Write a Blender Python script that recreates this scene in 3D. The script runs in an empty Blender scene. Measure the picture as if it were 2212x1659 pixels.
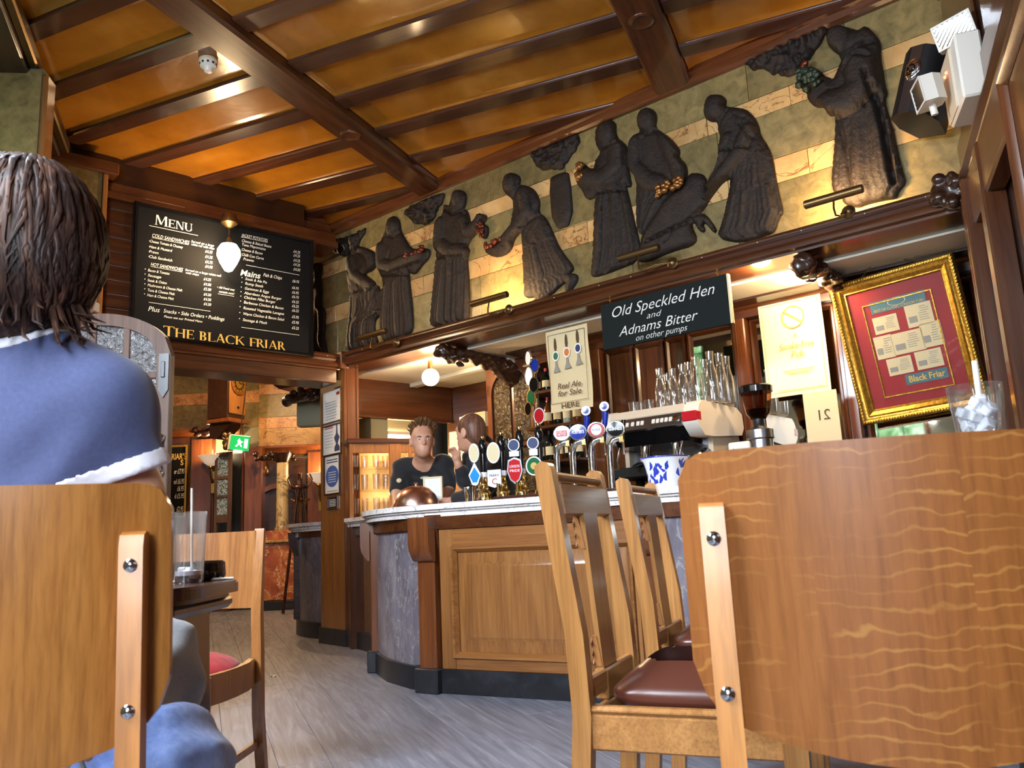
import bpy, math, random
import numpy as np
from mathutils import Vector, Matrix
random.seed(7); RNG = np.random.RandomState(11)
SC = bpy.context.scene
COL = SC.collection
R = math.radians
# ---------------------------------------------------------------- camera
FLP, PITCH, ROLL, CAMH = 1747.0, R(10.49), R(-2.7175), 0.83
_f = np.array([0, math.cos(PITCH), math.sin(PITCH)]); _r = np.array([1., 0, 0]); _u = np.array([0, -math.sin(PITCH), math.cos(PITCH)])
RT = math.cos(ROLL)*_r + math.sin(ROLL)*_u; UP = -math.sin(ROLL)*_r + math.cos(ROLL)*_u
cd = bpy.data.cameras.new('camera'); cam = bpy.data.objects.new('camera', cd); COL.objects.link(cam)
cd.sensor_width = 36.0; cd.lens = 36.0*FLP/2212; cd.clip_start = 0.02
cam.matrix_world = Matrix(((RT[0], UP[0], -_f[0], 0), (RT[1], UP[1], -_f[1], 0), (RT[2], UP[2], -_f[2], CAMH), (0, 0, 0, 1)))
cd.dof.use_dof = True; cd.dof.focus_distance = 4.6; cd.dof.aperture_fstop = 14
SC.camera = cam
# ---------------------------------------------------------------- world, exposure, daylight through the windows
w = bpy.data.worlds.new('world'); SC.world = w; w.use_nodes = True
bg = w.node_tree.nodes['Background']; bg.inputs[0].default_value = (0.78, 0.88, 1.0, 1); bg.inputs[1].default_value = 0.30
SC.view_settings.view_transform = 'Standard'; SC.view_settings.look = 'None'
SC.view_settings.exposure = 0.85; SC.view_settings.gamma = 1.0; SC.view_settings.use_curve_mapping = False
SC.cycles.use_denoising = True
SC.cycles.use_adaptive_sampling = True; SC.cycles.adaptive_threshold = .08; SC.cycles.adaptive_min_samples = 16
SC.cycles.max_bounces = 6; SC.cycles.diffuse_bounces = 2; SC.cycles.glossy_bounces = 3; SC.cycles.transmission_bounces = 5; SC.cycles.transparent_max_bounces = 8
SC.cycles.caustics_reflective = False; SC.cycles.caustics_refractive = False; SC.cycles.sample_clamp_indirect = 4.0
def area(name, loc, target, sx, sy, power, col):
    l = bpy.data.lights.new(name, 'AREA'); l.shape = 'RECTANGLE'; l.size = sx; l.size_y = sy; l.energy = power; l.color = col
    o = bpy.data.objects.new(name, l); COL.objects.link(o); o.location = loc
    o.rotation_euler = (Vector(target)-Vector(loc)).to_track_quat('-Z', 'Y').to_euler(); return o
DAY = (0.80, 0.89, 1.0)
area('daylight_window_behind', (-0.9, -2.3, 1.75), (-0.7, 3, -.5), 2.4, 1.5, 330, DAY)
area('daylight_window_beside', (-2.10, 1.55, 2.25), (.2, 3.6, -.6), .85, 1.3, 150, DAY)
area('daylight_window_near', (-1.57, .14, 2.25), (.6, 2.6, -.6), .85, 1.3, 80, DAY)
def point(name, loc, power, col=(1, .68, .36), rad=0.05, parent=None):
    l = bpy.data.lights.new(name, 'POINT'); l.energy = power; l.color = col; l.shadow_soft_size = rad
    o = bpy.data.objects.new(name, l); COL.objects.link(o); o.location = loc; o.parent = parent; return o
# ---------------------------------------------------------------- helpers: rays of the survey camera to points on real surfaces
CW = np.array([0, 0, CAMH])
def ray(px, py): return (px-1106)*RT - (py-829.5)*UP + FLP*_f
def atz(px, py, z): d = ray(px, py); return CW + d*(z-CAMH)/d[2]
def aty(px, py, y): d = ray(px, py); return CW + d*y/d[1]
class Frame:                       # x to the viewer's right along the wall, y into it, z up
    def __init__(s, p, rot): s.p = np.array([p[0], p[1], 0.]); s.rot = rot; s.c, s.s = math.cos(rot), math.sin(rot)
    def w(s, x, y, z): return (s.p[0]+s.c*x-s.s*y, s.p[1]+s.s*x+s.c*y, z)
    def loc(s, P): q = np.asarray(P)-s.p; return (s.c*q[0]+s.s*q[1], -s.s*q[0]+s.c*q[1], q[2])
    def px(s, px, py, off=0.):      # photo point on the plane y=off -> (x, z)
        d = ray(px, py); n = np.array([-s.s, s.c, 0]); t = (s.p@n+off-CW@n)/(d@n); q = s.loc(CW+d*t); return (q[0], q[2])
CORNER = (-1.442, 6.780)
FRZ = Frame(CORNER, R(-39.05)); MEN = Frame(CORNER, R(42.05)); RGT = Frame((2.278, 3.763), R(-113.05))
LFT = Frame((-3.165, 5.620), R(110.6)); BCK = Frame((0, 11.4), 0.)
# ---------------------------------------------------------------- materials
def S(r, g, b): return tuple(((c/255)/12.92 if c/255 <= .04045 else ((c/255+.055)/1.055)**2.4) for c in (r, g, b))+(1,)
MATS = {}
class NT:
    def __init__(s, name):
        s.m = bpy.data.materials.new(name); s.m.use_nodes = True; s.t = s.m.node_tree; s.b = s.t.nodes['Principled BSDF']; MATS[name] = s.m
    def n(s, kind, **kw):
        x = s.t.nodes.new('ShaderNode'+kind)
        for k, v in kw.items():
            if k.startswith('i_'):
                x.inputs[k[2:].replace('_', ' ')].default_value = v
            else: setattr(x, k, v)
        return x
    def l(s, a, b): s.t.links.new(a, b)
    def coord(s, scale=(1, 1, 1), rnd=True, kind='Object', rot=(0, 0, 0)):
        tc = s.n('TexCoord'); mp = s.n('Mapping'); mp.inputs['Scale'].default_value = scale; mp.inputs['Rotation'].default_value = rot
        s.l(tc.outputs[kind], mp.inputs['Vector'])
        if rnd:
            oi = s.n('ObjectInfo'); c = s.n('CombineXYZ'); mu = s.n('Math', operation='MULTIPLY'); mu.inputs[1].default_value = 37.
            s.l(oi.outputs['Random'], mu.inputs[0])
            for k in range(3): s.l(mu.outputs[0], c.inputs[k])
            s.l(c.outputs[0], mp.inputs['Location'])
        return mp.outputs[0]
    def noise(s, v, scale, detail=4, rough=.55, dist=0.):
        x = s.n('TexNoise'); x.inputs['Scale'].default_value = scale; x.inputs['Detail'].default_value = detail; x.inputs['Roughness'].default_value = rough; x.inputs['Distortion'].default_value = dist
        s.l(v, x.inputs['Vector']); return x.outputs['Fac']
    def ramp(s, f, stops):
        x = s.n('ValToRGB'); e = x.color_ramp.elements
        while len(e) < len(stops): e.new(.5)
        for k, (p, c) in enumerate(stops): e[k].position = p; e[k].color = c
        s.l(f, x.inputs[0]); return x.outputs[0]
    def mix(s, f, a, b, mode='MIX'):
        x = s.n('Mix', data_type='RGBA', blend_type=mode)
        for k, v in ((0, f), (6, a), (7, b)):
            if hasattr(v, 'links'): s.l(v, x.inputs[k])
            else: x.inputs[k].default_value = v
        return x.outputs[2]
    def bump(s, h, strength=.2, dist=.01):
        x = s.n('Bump'); x.inputs['Strength'].default_value = strength; x.inputs['Distance'].default_value = dist
        s.l(h, x.inputs['Height']); s.l(x.outputs[0], s.b.inputs['Normal'])
    def set(s, **kw):
        for k, v in kw.items():
            q = s.b.inputs[k.replace('_', ' ')]
            if hasattr(v, 'links'): s.l(v, q)
            else: q.default_value = v
        return s
def plain(name, col, rough=.5, metal=0., **kw):
    t = NT(name); t.set(Base_Color=col, Roughness=rough, Metallic=metal, **kw); return t.m
def wood(name, c1, c2, c3, axis=2, scale=1., rough=.35, coat=.3, ring=1., var=(.82, 1.15), gm=.55, gc_=(.42, .38, .34, 1)):
    t = NT(name); sc = [9*scale]*3; sc[axis] = .8*scale
    v = t.coord(tuple(sc)); a = t.noise(v, 1.3, 5, .6, 1.1*ring)
    sc2 = [90*scale]*3; sc2[axis] = 2.2*scale
    v2 = t.coord(tuple(sc2)); b = t.noise(v2, 1., 4, .65)
    c = t.ramp(a, [(.25, c1), (.5, c2), (.75, c3)]); g = t.ramp(b, [(.32, gc_), (.58, (1, 1, 1, 1))])
    oi = t.n('ObjectInfo'); hv = t.n('HueSaturation'); mr = t.n('MapRange'); mr.inputs[3].default_value = var[0]; mr.inputs[4].default_value = var[1]
    t.l(oi.outputs['Random'], mr.inputs[0]); t.l(mr.outputs[0], hv.inputs['Value'])
    t.l(t.mix(gm, c, g, 'MULTIPLY'), hv.inputs['Color'])
    t.set(Base_Color=hv.outputs[0], Roughness=rough, Coat_Weight=coat, Coat_Roughness=.12); t.bump(b, .10, .003); return t.m
def stone(name, c1, c2, c3, scale, vein=None, rough=.3, vs=3., vw=.06, st=(1, 1, 1)):
    t = NT(name); v = t.coord(st); a = t.noise(v, scale, 7, .62, .6); c = t.ramp(a, [(.3, c1), (.5, c2), (.7, c3)])
    if vein:
        d = t.noise(v, vs, 5, .6, 1.6); ab = t.n('Math', operation='SUBTRACT'); ab.inputs[1].default_value = .5; t.l(d, ab.inputs[0])
        ab2 = t.n('Math', operation='ABSOLUTE'); t.l(ab.outputs[0], ab2.inputs[0]); mr = t.ramp(ab2.outputs[0], [(0, (1, 1, 1, 1)), (vw, (0, 0, 0, 1))])
        c = t.mix(mr, c, vein)
    oi = t.n('ObjectInfo'); hv = t.n('HueSaturation'); mr = t.n('MapRange'); mr.inputs[3].default_value = .8; mr.inputs[4].default_value = 1.2
    t.l(oi.outputs['Random'], mr.inputs[0]); t.l(mr.outputs[0], hv.inputs['Value']); t.l(c, hv.inputs['Color'])
    t.set(Base_Color=hv.outputs[0], Roughness=rough); return t.m
wood('oak_dark', S(52, 27, 14), S(86, 46, 22), S(104, 60, 30), 0, 1.2, .3, .5)
wood('oak_dark_v', S(52, 27, 14), S(86, 46, 22), S(104, 60, 30), 2, 1.2, .3, .5)
wood('oak_black', S(34, 19, 13), S(52, 29, 18), S(66, 38, 24), 0, 1.2, .3, .4)
wood('oak_joist', S(58, 32, 20), S(74, 42, 27), S(88, 52, 34), 0, 1.2, .28, .5)
wood('oak_red', S(86, 44, 22), S(112, 62, 31), S(130, 78, 41), 2, 1.2, .28, .5)
wood('oak_red_h', S(78, 40, 21), S(100, 55, 29), S(118, 70, 38), 0, 1.2, .28, .5)
wood('oak_bar', S(130, 82, 40), S(156, 102, 52), S(174, 120, 66), 2, 1.3, .34, .35)
wood('oak_bar_h', S(110, 68, 33), S(138, 88, 44), S(156, 104, 56), 0, 1.3, .34, .35)
wood('chair_oak', S(146, 98, 50), S(168, 116, 62), S(184, 132, 76), 2, 1.6, .3, .4)
wood('chair_oak_x', S(146, 98, 50), S(168, 116, 62), S(184, 132, 76), 0, 1.6, .42, .1)
wood('chair_ply', S(146, 92, 40), S(164, 106, 48), S(178, 120, 58), 2, 1.8, .26, .5)
wood('strap_beech', S(170, 108, 48), S(186, 122, 58), S(198, 136, 70), 2, .8, .4, .12, .4)
wood('walnut', S(116, 72, 36), S(142, 92, 48), S(158, 108, 60), 2, 1.0, .35, .3)
wood('mahogany', S(48, 24, 20), S(66, 34, 28), S(80, 44, 36), 0, 1.2, .22, .6)
wood('door_grey_oak', S(74, 54, 46), S(92, 70, 60), S(108, 84, 72), 2, 1.2, .55, .0)
wood('floor_wood', S(96, 98, 110), S(126, 128, 140), S(152, 154, 168), 0, .8, .45, .0, 3.2, (.95, 1.05), .4, (.42, .43, .46, 1))
def quarter_oak():
    t = NT('quarter_oak'); v = t.coord((1, 1, 1), False); sx = t.n('SeparateXYZ'); t.l(v, sx.inputs[0])
    # veneer leaves side by side
    m = t.n('Math', operation='MULTIPLY_ADD'); m.inputs[1].default_value = 7.2; m.inputs[2].default_value = 40.62; t.l(sx.outputs[0], m.inputs[0])
    fl = t.n('Math', operation='FLOOR'); t.l(m.outputs[0], fl.inputs[0]); wn = t.n('TexWhiteNoise', noise_dimensions='1D'); t.l(fl.outputs[0], wn.inputs['W'])
    base = t.ramp(wn.outputs['Value'], [(0, S(140, 82, 38)), (.5, S(154, 98, 46)), (1, S(172, 116, 56))])
    wv = t.n('TexWave', wave_type='BANDS', bands_direction='Z'); wv.inputs['Scale'].default_value = 15.; wv.inputs['Distortion'].default_value = 7.; wv.inputs['Detail'].default_value = 3.; wv.inputs['Detail Scale'].default_value = 1.1
    mp = t.n('Mapping'); mp.inputs['Scale'].default_value = (1.1, 1.1, 1.2); t.l(v, mp.inputs[0]); cmb = t.n('VectorMath', operation='ADD'); t.l(mp.outputs[0], cmb.inputs[0])
    cx = t.n('CombineXYZ'); t.l(wn.outputs['Value'], cx.inputs[1]); t.l(cx.outputs[0], cmb.inputs[1]); t.l(cmb.outputs[0], wv.inputs[0])
    fleck = t.ramp(wv.outputs['Fac'], [(.90, (0, 0, 0, 1)), (1., (.42, .42, .42, 1))])
    v2 = t.coord((130, 130, 4), False); g = t.noise(v2, 1., 4, .65); gr = t.ramp(g, [(.3, (.55, .5, .45, 1)), (.6, (1, 1, 1, 1))])
    pn = t.noise(v, 6., 3, .6); msk = t.ramp(pn, [(.42, (0, 0, 0, 1)), (.58, (1, 1, 1, 1))])
    c = t.mix(t.mix(1., fleck, msk, 'MULTIPLY'), t.mix(.65, base, gr, 'MULTIPLY'), S(198, 144, 74))
    t.set(Base_Color=c, Roughness=.38, Coat_Weight=.2, Coat_Roughness=.15); return t.m
quarter_oak()
stone('stone_green', S(100, 86, 54), S(126, 110, 70), S(148, 128, 84), 14., None, .32)
stone('stone_vein', S(176, 134, 82), S(196, 156, 102), S(208, 172, 120), 5., S(120, 74, 44), .28, 2.4, .014)
stone('stone_rose', S(168, 116, 70), S(190, 140, 92), S(204, 160, 112), 6., S(120, 64, 40), .3, 4., .02)
stone('marble_grey', S(92, 84, 92), S(116, 110, 120), S(140, 134, 142), 6., S(164, 158, 154), .3, 7., .016, (1, 1, .45))
stone('marble_red', S(120, 50, 22), S(172, 92, 44), S(206, 150, 92), 5., S(232, 200, 150), .22, 3., .02)
stone('marble_white', S(206, 200, 196), S(226, 220, 216), S(238, 234, 230), 5., S(150, 142, 140), .22, 4., .012)
stone('slate_black', S(28, 28, 30), S(36, 36, 40), S(52, 52, 58), 8., None, .4)
stone('column_stone', S(150, 130, 90), S(176, 156, 112), S(196, 178, 134), 3., S(90, 70, 44), .35, 3., .03)
t = NT('bronze'); v = t.coord((1, 1, 1)); a = t.noise(v, 14, 6, .6)
t.set(Base_Color=t.ramp(a, [(.3, S(28, 21, 18)), (.55, S(40, 30, 25)), (.8, S(62, 44, 32))]), Roughness=.55, Metallic=.3); t.bump(t.noise(v, 38, 6, .65), .7, .014)
t = NT('ceiling_ochre'); v = t.coord((1, 1, 1)); a = t.noise(v, 2.4, 5, .6)
t.set(Base_Color=t.ramp(a, [(.3, S(140, 85, 18)), (.6, S(164, 105, 27)), (.85, S(184, 128, 52))]), Roughness=.2, Coat_Weight=.5, Coat_Roughness=.05); t.bump(a, .12, .03)
t = NT('gilt'); v = t.coord((1, 1, 1)); a = t.noise(v, 60, 4, .6)
t.set(Base_Color=t.ramp(a, [(.3, S(150, 104, 30)), (.6, S(206, 160, 64))]), Roughness=.32, Metallic=.75); t.bump(a, .4, .006)
plain('brass', S(190, 146, 70), .25, 1.); plain('brass_bright', S(226, 196, 128), .14, 1.); plain('chrome', S(214, 214, 218), .1, 1.); plain('steel', S(150, 152, 158), .28, 1.)
plain('copper', S(240, 192, 176), .26, 1.); plain('old_brass', S(112, 88, 56), .38, .9)
plain('black_gloss', S(14, 14, 16), .12); plain('black_plastic', S(22, 22, 24), .45); plain('white_plastic', S(226, 220, 210), .4); plain('cream_plastic', S(214, 196, 172), .45)
plain('white_paint', S(238, 232, 214), .5); plain('cream_plaster', S(222, 208, 168), .7); plain('blackboard', S(22, 22, 23), .9, 0., Specular_IOR_Level=.12); plain('green_board', S(27, 32, 32), .85, 0., Specular_IOR_Level=.15)
plain('chalk', S(228, 226, 220), .8); plain('gold_paint', S(214, 172, 84), .45); plain('ink_black', S(20, 18, 18), .6); plain('ink_brown', S(84, 62, 38), .7); plain('ink_gold', S(196, 166, 84), .6)
plain('paper_white', S(240, 238, 232), .7); plain('paper_cream', S(226, 206, 162), .7); plain('paper_pale', S(246, 238, 196), .7); plain('paper_old', S(214, 200, 160), .8); plain('print_grey', S(150, 148, 140), .8)
plain('print_blue', S(62, 98, 170), .6); plain('print_navy', S(40, 54, 96), .6); plain('print_red', S(176, 40, 44), .5); plain('print_green', S(48, 110, 70), .5); plain('print_orange', S(214, 120, 50), .6)
plain('mount_red', S(150, 20, 24), .6); plain('ribbon_teal', S(64, 108, 116), .5); plain('cobalt_glaze', S(48, 66, 170), .15); plain('white_glaze', S(232, 236, 246), .12)
plain('enamel_blue', S(30, 50, 150), .15); plain('enamel_red', S(190, 32, 40), .15); plain('enamel_green', S(24, 96, 58), .15); plain('enamel_sky', S(40, 140, 220), .2); plain('enamel_white', S(236, 236, 240), .2)
plain('plaster_grey', S(120, 116, 92), .7); plain('leather', S(84, 44, 32), .3); plain('rubber', S(18, 18, 18), .7); plain('coffee', S(44, 26, 16), .7); plain('ice', S(240, 244, 252), .25, 0., Transmission_Weight=.15)
t = NT('velvet_red'); v = t.coord((1, 1, 1)); a = t.noise(v, 30, 3); t.set(Base_Color=t.ramp(a, [(.3, S(120, 18, 22)), (.7, S(160, 30, 34))]), Roughness=.9, Sheen_Weight=.08)
t = NT('glass'); t.set(Base_Color=(1, 1, 1, 1), Roughness=.02, Transmission_Weight=1., IOR=1.45)
t = NT('glass_smoke'); t.set(Base_Color=S(200, 160, 130), Roughness=.03, Transmission_Weight=1., IOR=1.2)
t = NT('thin_glass')
tb = t.n('BsdfTransparent'); gb = t.n('BsdfGlossy'); gb.inputs['Roughness'].default_value = .03; fr = t.n('LayerWeight'); fr.inputs[0].default_value = .25; pw = t.n('Math', operation='POWER'); pw.inputs[1].default_value = 1.6; t.l(fr.outputs['Facing'], pw.inputs[0]); ml_ = t.n('Math', operation='MULTIPLY_ADD'); ml_.inputs[1].default_value = .5; ml_.inputs[2].default_value = .035; t.l(pw.outputs[0], ml_.inputs[0]); mx = t.n('MixShader')
t.l(ml_.outputs[0], mx.inputs[0]); t.l(tb.outputs[0], mx.inputs[1]); t.l(gb.outputs[0], mx.inputs[2]); t.l(mx.outputs[0], t.t.nodes['Material Output'].inputs[0])
t = NT('sparkle_glass')
tb = t.n('BsdfTransparent'); gb = t.n('BsdfGlossy'); gb.inputs['Roughness'].default_value = .06; df = t.n('BsdfTranslucent'); df.inputs[0].default_value = (.95, .95, .95, 1); lw = t.n('LayerWeight'); lw.inputs[0].default_value = .35; m1 = t.n('MixShader'); m2 = t.n('MixShader'); m1.inputs[0].default_value = .07
ma = t.n('Math', operation='MULTIPLY_ADD'); ma.inputs[1].default_value = .7; ma.inputs[2].default_value = .05; t.l(lw.outputs['Facing'], ma.inputs[0])
t.l(tb.outputs[0], m1.inputs[1]); t.l(df.outputs[0], m1.inputs[2]); t.l(ma.outputs[0], m2.inputs[0]); t.l(m1.outputs[0], m2.inputs[1]); t.l(gb.outputs[0], m2.inputs[2]); t.l(m2.outputs[0], t.t.nodes['Material Output'].inputs[0])
t = NT('hammered_glass'); v = t.coord((1, 1, 1)); a = t.noise(v, 26, 3, .6, .5); t.set(Base_Color=S(224, 224, 226), Roughness=.06, Transmission_Weight=.5, IOR=1.35, Metallic=.45); t.bump(a, 1., .12)
t = NT('mirror'); t.set(Base_Color=S(210, 206, 196), Roughness=.03, Metallic=1.)
t = NT('leaded_amber'); v = t.coord((1, 1, 1)); a = t.noise(v, 30, 3, .6, .8); t.set(Base_Color=t.ramp(a, [(.35, S(40, 30, 17)), (.6, S(78, 62, 38))]), Roughness=.2, Metallic=.1); t.bump(a, 1., .03)
def fabric(name, c1, c2, sc=160, sh=.2):
    t = NT(name); v = t.coord((1, 1, 1)); a = t.noise(v, sc, 3, .6); b = t.noise(v, 6, 4, .6)
    t.set(Base_Color=t.mix(.5, t.ramp(a, [(.3, c1), (.7, c2)]), t.ramp(b, [(.3, c1), (.7, c2)])), Roughness=.85, Sheen_Weight=sh); t.bump(a, .15, .002); return t.m
fabric('tee_blue', S(66, 74, 112), S(80, 90, 132)); fabric('tee_white', S(226, 228, 240), S(240, 240, 250)); fabric('cloth_black', S(14, 14, 17), S(24, 24, 28)); fabric('cloth_grey', S(110, 112, 116), S(136, 138, 142)); fabric('shirt_dark', S(20, 19, 24), S(30, 28, 34))
fabric('denim', S(82, 108, 176), S(140, 164, 216), 90)
t = NT('skin'); v = t.coord((1, 1, 1)); a = t.noise(v, 9, 3, .5); t.set(Base_Color=t.ramp(a, [(.35, S(190, 138, 112)), (.65, S(208, 158, 132))]), Roughness=.5, Subsurface_Weight=.12, Subsurface_Radius=(.01, .004, .002))
def hairm(name, c1, c2, c3, ro=.42):
    t = NT(name); v = t.coord((1, 1, .12)); a = t.noise(v, 60, 4, .6); t.set(Base_Color=t.ramp(a, [(.3, c1), (.5, c2), (.72, c3)]), Roughness=ro, Specular_IOR_Level=.22); return t.m
hairm('hair_brunette', S(30, 21, 19), S(52, 36, 31), S(98, 68, 54), .45); hairm('hair_brown', S(66, 44, 26), S(98, 68, 42), S(140, 104, 68)); hairm('hair_auburn', S(74, 46, 36), S(100, 66, 50), S(130, 92, 72))
plain('cabinet_back', S(226, 186, 120), .5)
plain('lips', S(186, 110, 100), .5); plain('eye_white', S(228, 222, 216), .3); plain('eye_dark', S(40, 30, 26), .2); plain('brow', S(84, 58, 38), .8)
def emit(name, col, s):
    t = NT(name); t.set(Base_Color=col, Emission_Color=col, Emission_Strength=s); return t.m
emit('bulb_warm', (1, .80, .52, 1), 14.); emit('bulb_small', (1, .84, .62, 1), 30.); emit('exit_green', S(20, 180, 90), .55); emit('exit_white', S(240, 255, 248), 1.); emit('shade_glass', S(240, 216, 190), .25); emit('led_red', (1, .12, .06, 1), 4.); emit('led_orange', (1, .4, .1, 1), 5.)
t = NT('window_daylight'); v = t.coord((1, 1, 1)); a = t.noise(v, 7, 5, .65, .6); c = t.ramp(a, [(.35, S(60, 110, 70)), (.5, S(130, 176, 130)), (.7, S(220, 236, 240))]); t.set(Base_Color=(0, 0, 0, 1), Emission_Color=c, Emission_Strength=1.6, Roughness=.2)
# ---------------------------------------------------------------- mesh building
class MB:
    def __init__(s): s.v = []; s.f = []; s.mi = []; s.cur = 0
    def add(s, vs, fs, M=None):
        k = len(s.v)
        s.v += [tuple(M @ Vector(p)) for p in vs] if M is not None else [tuple(map(float, p)) for p in vs]
        s.f += [tuple(i+k for i in f) for f in fs]; s.mi += [s.cur]*len(fs); return s
    def box(s, x0, x1, y0, y1, z0, z1, c=0., M=None):
        if x1 < x0: x0, x1 = x1, x0
        if y1 < y0: y0, y1 = y1, y0
        if z1 < z0: z0, z1 = z1, z0
        c = min(c, .45*(x1-x0), .45*(y1-y0), .45*(z1-z0))
        if c <= 0:
            return s.add([(x, y, z) for z in (z0, z1) for y in (y0, y1) for x in (x0, x1)], [(0, 2, 3, 1), (4, 5, 7, 6), (0, 1, 5, 4), (2, 6, 7, 3), (0, 4, 6, 2), (1, 3, 7, 5)], M)
        vs = []; 
        X = (x0, x1); Y = (y0, y1); Z = (z0, z1); sg = (1, -1)
        for k in range(8):
            i, j, l = k & 1, (k >> 1) & 1, k >> 2
            x, y, z = X[i], Y[j], Z[l]; a, b, d = x+sg[i]*c, y+sg[j]*c, z+sg[l]*c
            vs += [(x, b, d), (a, y, d), (a, b, z)]
        I = lambda k, a: k*3+a
        fs = []
        def q(ks, ax): fs.append(tuple(I(k, ax) for k in ks))
        q((0, 4, 6, 2), 0); q((1, 3, 7, 5), 0); q((0, 1, 5, 4), 1); q((2, 6, 7, 3), 1); q((0, 2, 3, 1), 2); q((4, 5, 7, 6), 2)
        for k1, k2, a, b in ((0, 1, 1, 2), (2, 3, 1, 2), (4, 5, 1, 2), (6, 7, 1, 2), (0, 2, 0, 2), (1, 3, 0, 2), (4, 6, 0, 2), (5, 7, 0, 2), (0, 4, 0, 1), (1, 5, 0, 1), (2, 6, 0, 1), (3, 7, 0, 1)):
            fs.append((I(k1, a), I(k2, a), I(k2, b), I(k1, b)))
        for k in range(8): fs.append((I(k, 0), I(k, 1), I(k, 2)))
        return s.add(vs, fs, M)
    def tube(s, pts, r, seg=10, cap=True, M=None, flat=1.):
        pts = [Vector(p) for p in pts]; n = len(pts); rs = r if isinstance(r, (list, tuple)) else [r]*n
        vs = []; prev = None
        for i, p in enumerate(pts):
            tg = (pts[min(i+1, n-1)]-pts[max(i-1, 0)]).normalized()
            if prev is None:
                a = Vector((0, 0, 1)) if abs(tg.z) < .9 else Vector((0, 1, 0)); prev = tg.cross(a).normalized()
            u = (prev-tg*prev.dot(tg)).normalized(); w = tg.cross(u); prev = u
            for k in range(seg):
                t = 2*math.pi*k/seg; vs.append(p+(u*math.cos(t)+w*math.sin(t)*flat)*rs[i])
        fs = [(i*seg+k, i*seg+(k+1) % seg, (i+1)*seg+(k+1) % seg, (i+1)*seg+k) for i in range(n-1) for k in range(seg)]
        if cap: fs += [tuple(range(seg-1, -1, -1)), tuple((n-1)*seg+k for k in range(seg))]
        return s.add(vs, fs, M)
    def lathe(s, prof, seg=24, M=None, c=(0, 0, 0), sx=1., sy=1.):
        vs = []; n = len(prof)
        for r, z in prof:
            r = max(r, 1e-4)
            for k in range(seg):
                t = 2*math.pi*k/seg; vs.append((c[0]+r*math.cos(t)*sx, c[1]+r*math.sin(t)*sy, c[2]+z))
        fs = [(i*seg+k, i*seg+(k+1) % seg, (i+1)*seg+(k+1) % seg, (i+1)*seg+k) for i in range(n-1) for k in range(seg)]
        if prof[0] == prof[-1]: return s.add(vs, fs, M)
        if prof[0][0] > 1e-3: fs.append(tuple(range(seg-1, -1, -1)))
        if prof[-1][0] > 1e-3: fs.append(tuple((n-1)*seg+k for k in range(seg)))
        return s.add(vs, fs, M)
    def prism(s, poly, a, b, ax='y', M=None):      # polygon in the two other axes, extruded from a to b along ax
        n = len(poly)
        mk = {'y': lambda p, d: (p[0], d, p[1]), 'x': lambda p, d: (d, p[0], p[1]), 'z': lambda p, d: (p[0], p[1], d)}[ax]
        vs = [mk(p, a) for p in poly]+[mk(p, b) for p in poly]
        fs = [tuple(range(n-1, -1, -1)), tuple(range(n, 2*n))]+[(i, (i+1) % n, n+(i+1) % n, n+i) for i in range(n)]
        return s.add(vs, fs, M)
    def ball(s, c, r, seg=16, rings=10, M=None):
        r = (r, r, r) if not isinstance(r, (tuple, list)) else r
        vs = [(c[0], c[1], c[2]-r[2])]
        for i in range(1, rings):
            ph = -math.pi/2+math.pi*i/rings
            for k in range(seg):
                t = 2*math.pi*k/seg; vs.append((c[0]+r[0]*math.cos(ph)*math.cos(t), c[1]+r[1]*math.cos(ph)*math.sin(t), c[2]+r[2]*math.sin(ph)))
        vs.append((c[0], c[1], c[2]+r[2])); N = len(vs)-1
        fs = [(0, 1+(k+1) % seg, 1+k) for k in range(seg)]
        fs += [(1+i*seg+k, 1+i*seg+(k+1) % seg, 1+(i+1)*seg+(k+1) % seg, 1+(i+1)*seg+k) for i in range(rings-2) for k in range(seg)]
        fs += [(1+(rings-2)*seg+k, 1+(rings-2)*seg+(k+1) % seg, N) for k in range(seg)]
        return s.add(vs, fs, M)
    def grid(s, P, thick=None, M=None):            # P[i][j] points -> sheet; thick: vector to a second side
        ni, nj = len(P), len(P[0]); vs = [p for row in P for p in row]
        fs = [(i*nj+j, i*nj+j+1, (i+1)*nj+j+1, (i+1)*nj+j) for i in range(ni-1) for j in range(nj-1)]
        if thick is not None:
            k = ni*nj; tv = Vector(thick); vs = vs+[tuple(Vector(p)+tv) for p in vs]
            fs += [tuple(k+i for i in reversed(f)) for f in fs[:]]
            ed = [i for i in range(nj)]+[i*nj+nj-1 for i in range(1, ni)]+[(ni-1)*nj+j for j in range(nj-2, -1, -1)]+[i*nj for i in range(ni-2, 0, -1)]
            m = len(ed); fs += [(ed[i], ed[(i+1) % m], k+ed[(i+1) % m], k+ed[i])[::-1] for i in range(m)]
        return s.add(vs, fs, M)
    def mesh(s, name, mats, smooth=40):
        me = bpy.data.meshes.new(name); me.from_pydata(s.v, [], s.f)
        for m in (mats if isinstance(mats, (list, tuple)) else [mats]): me.materials.append(MATS[m])
        if s.cur: me.polygons.foreach_set('material_index', s.mi)
        fin(me, smooth); return me
def fin(me, smooth=40):
    me.validate(); 
    if smooth:
        me.polygons.foreach_set('use_smooth', [True]*len(me.polygons)); me.set_sharp_from_angle(angle=R(smooth))
    me.update()
def ob(name, data, parent=None, loc=None, rot=None):
    o = bpy.data.objects.new(name, data); COL.objects.link(o)
    if parent is not None: o.parent = parent
    if loc is not None: o.location = loc
    if rot is not None: o.rotation_euler = rot if isinstance(rot, (tuple, list)) else (0, 0, rot)
    return o
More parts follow.
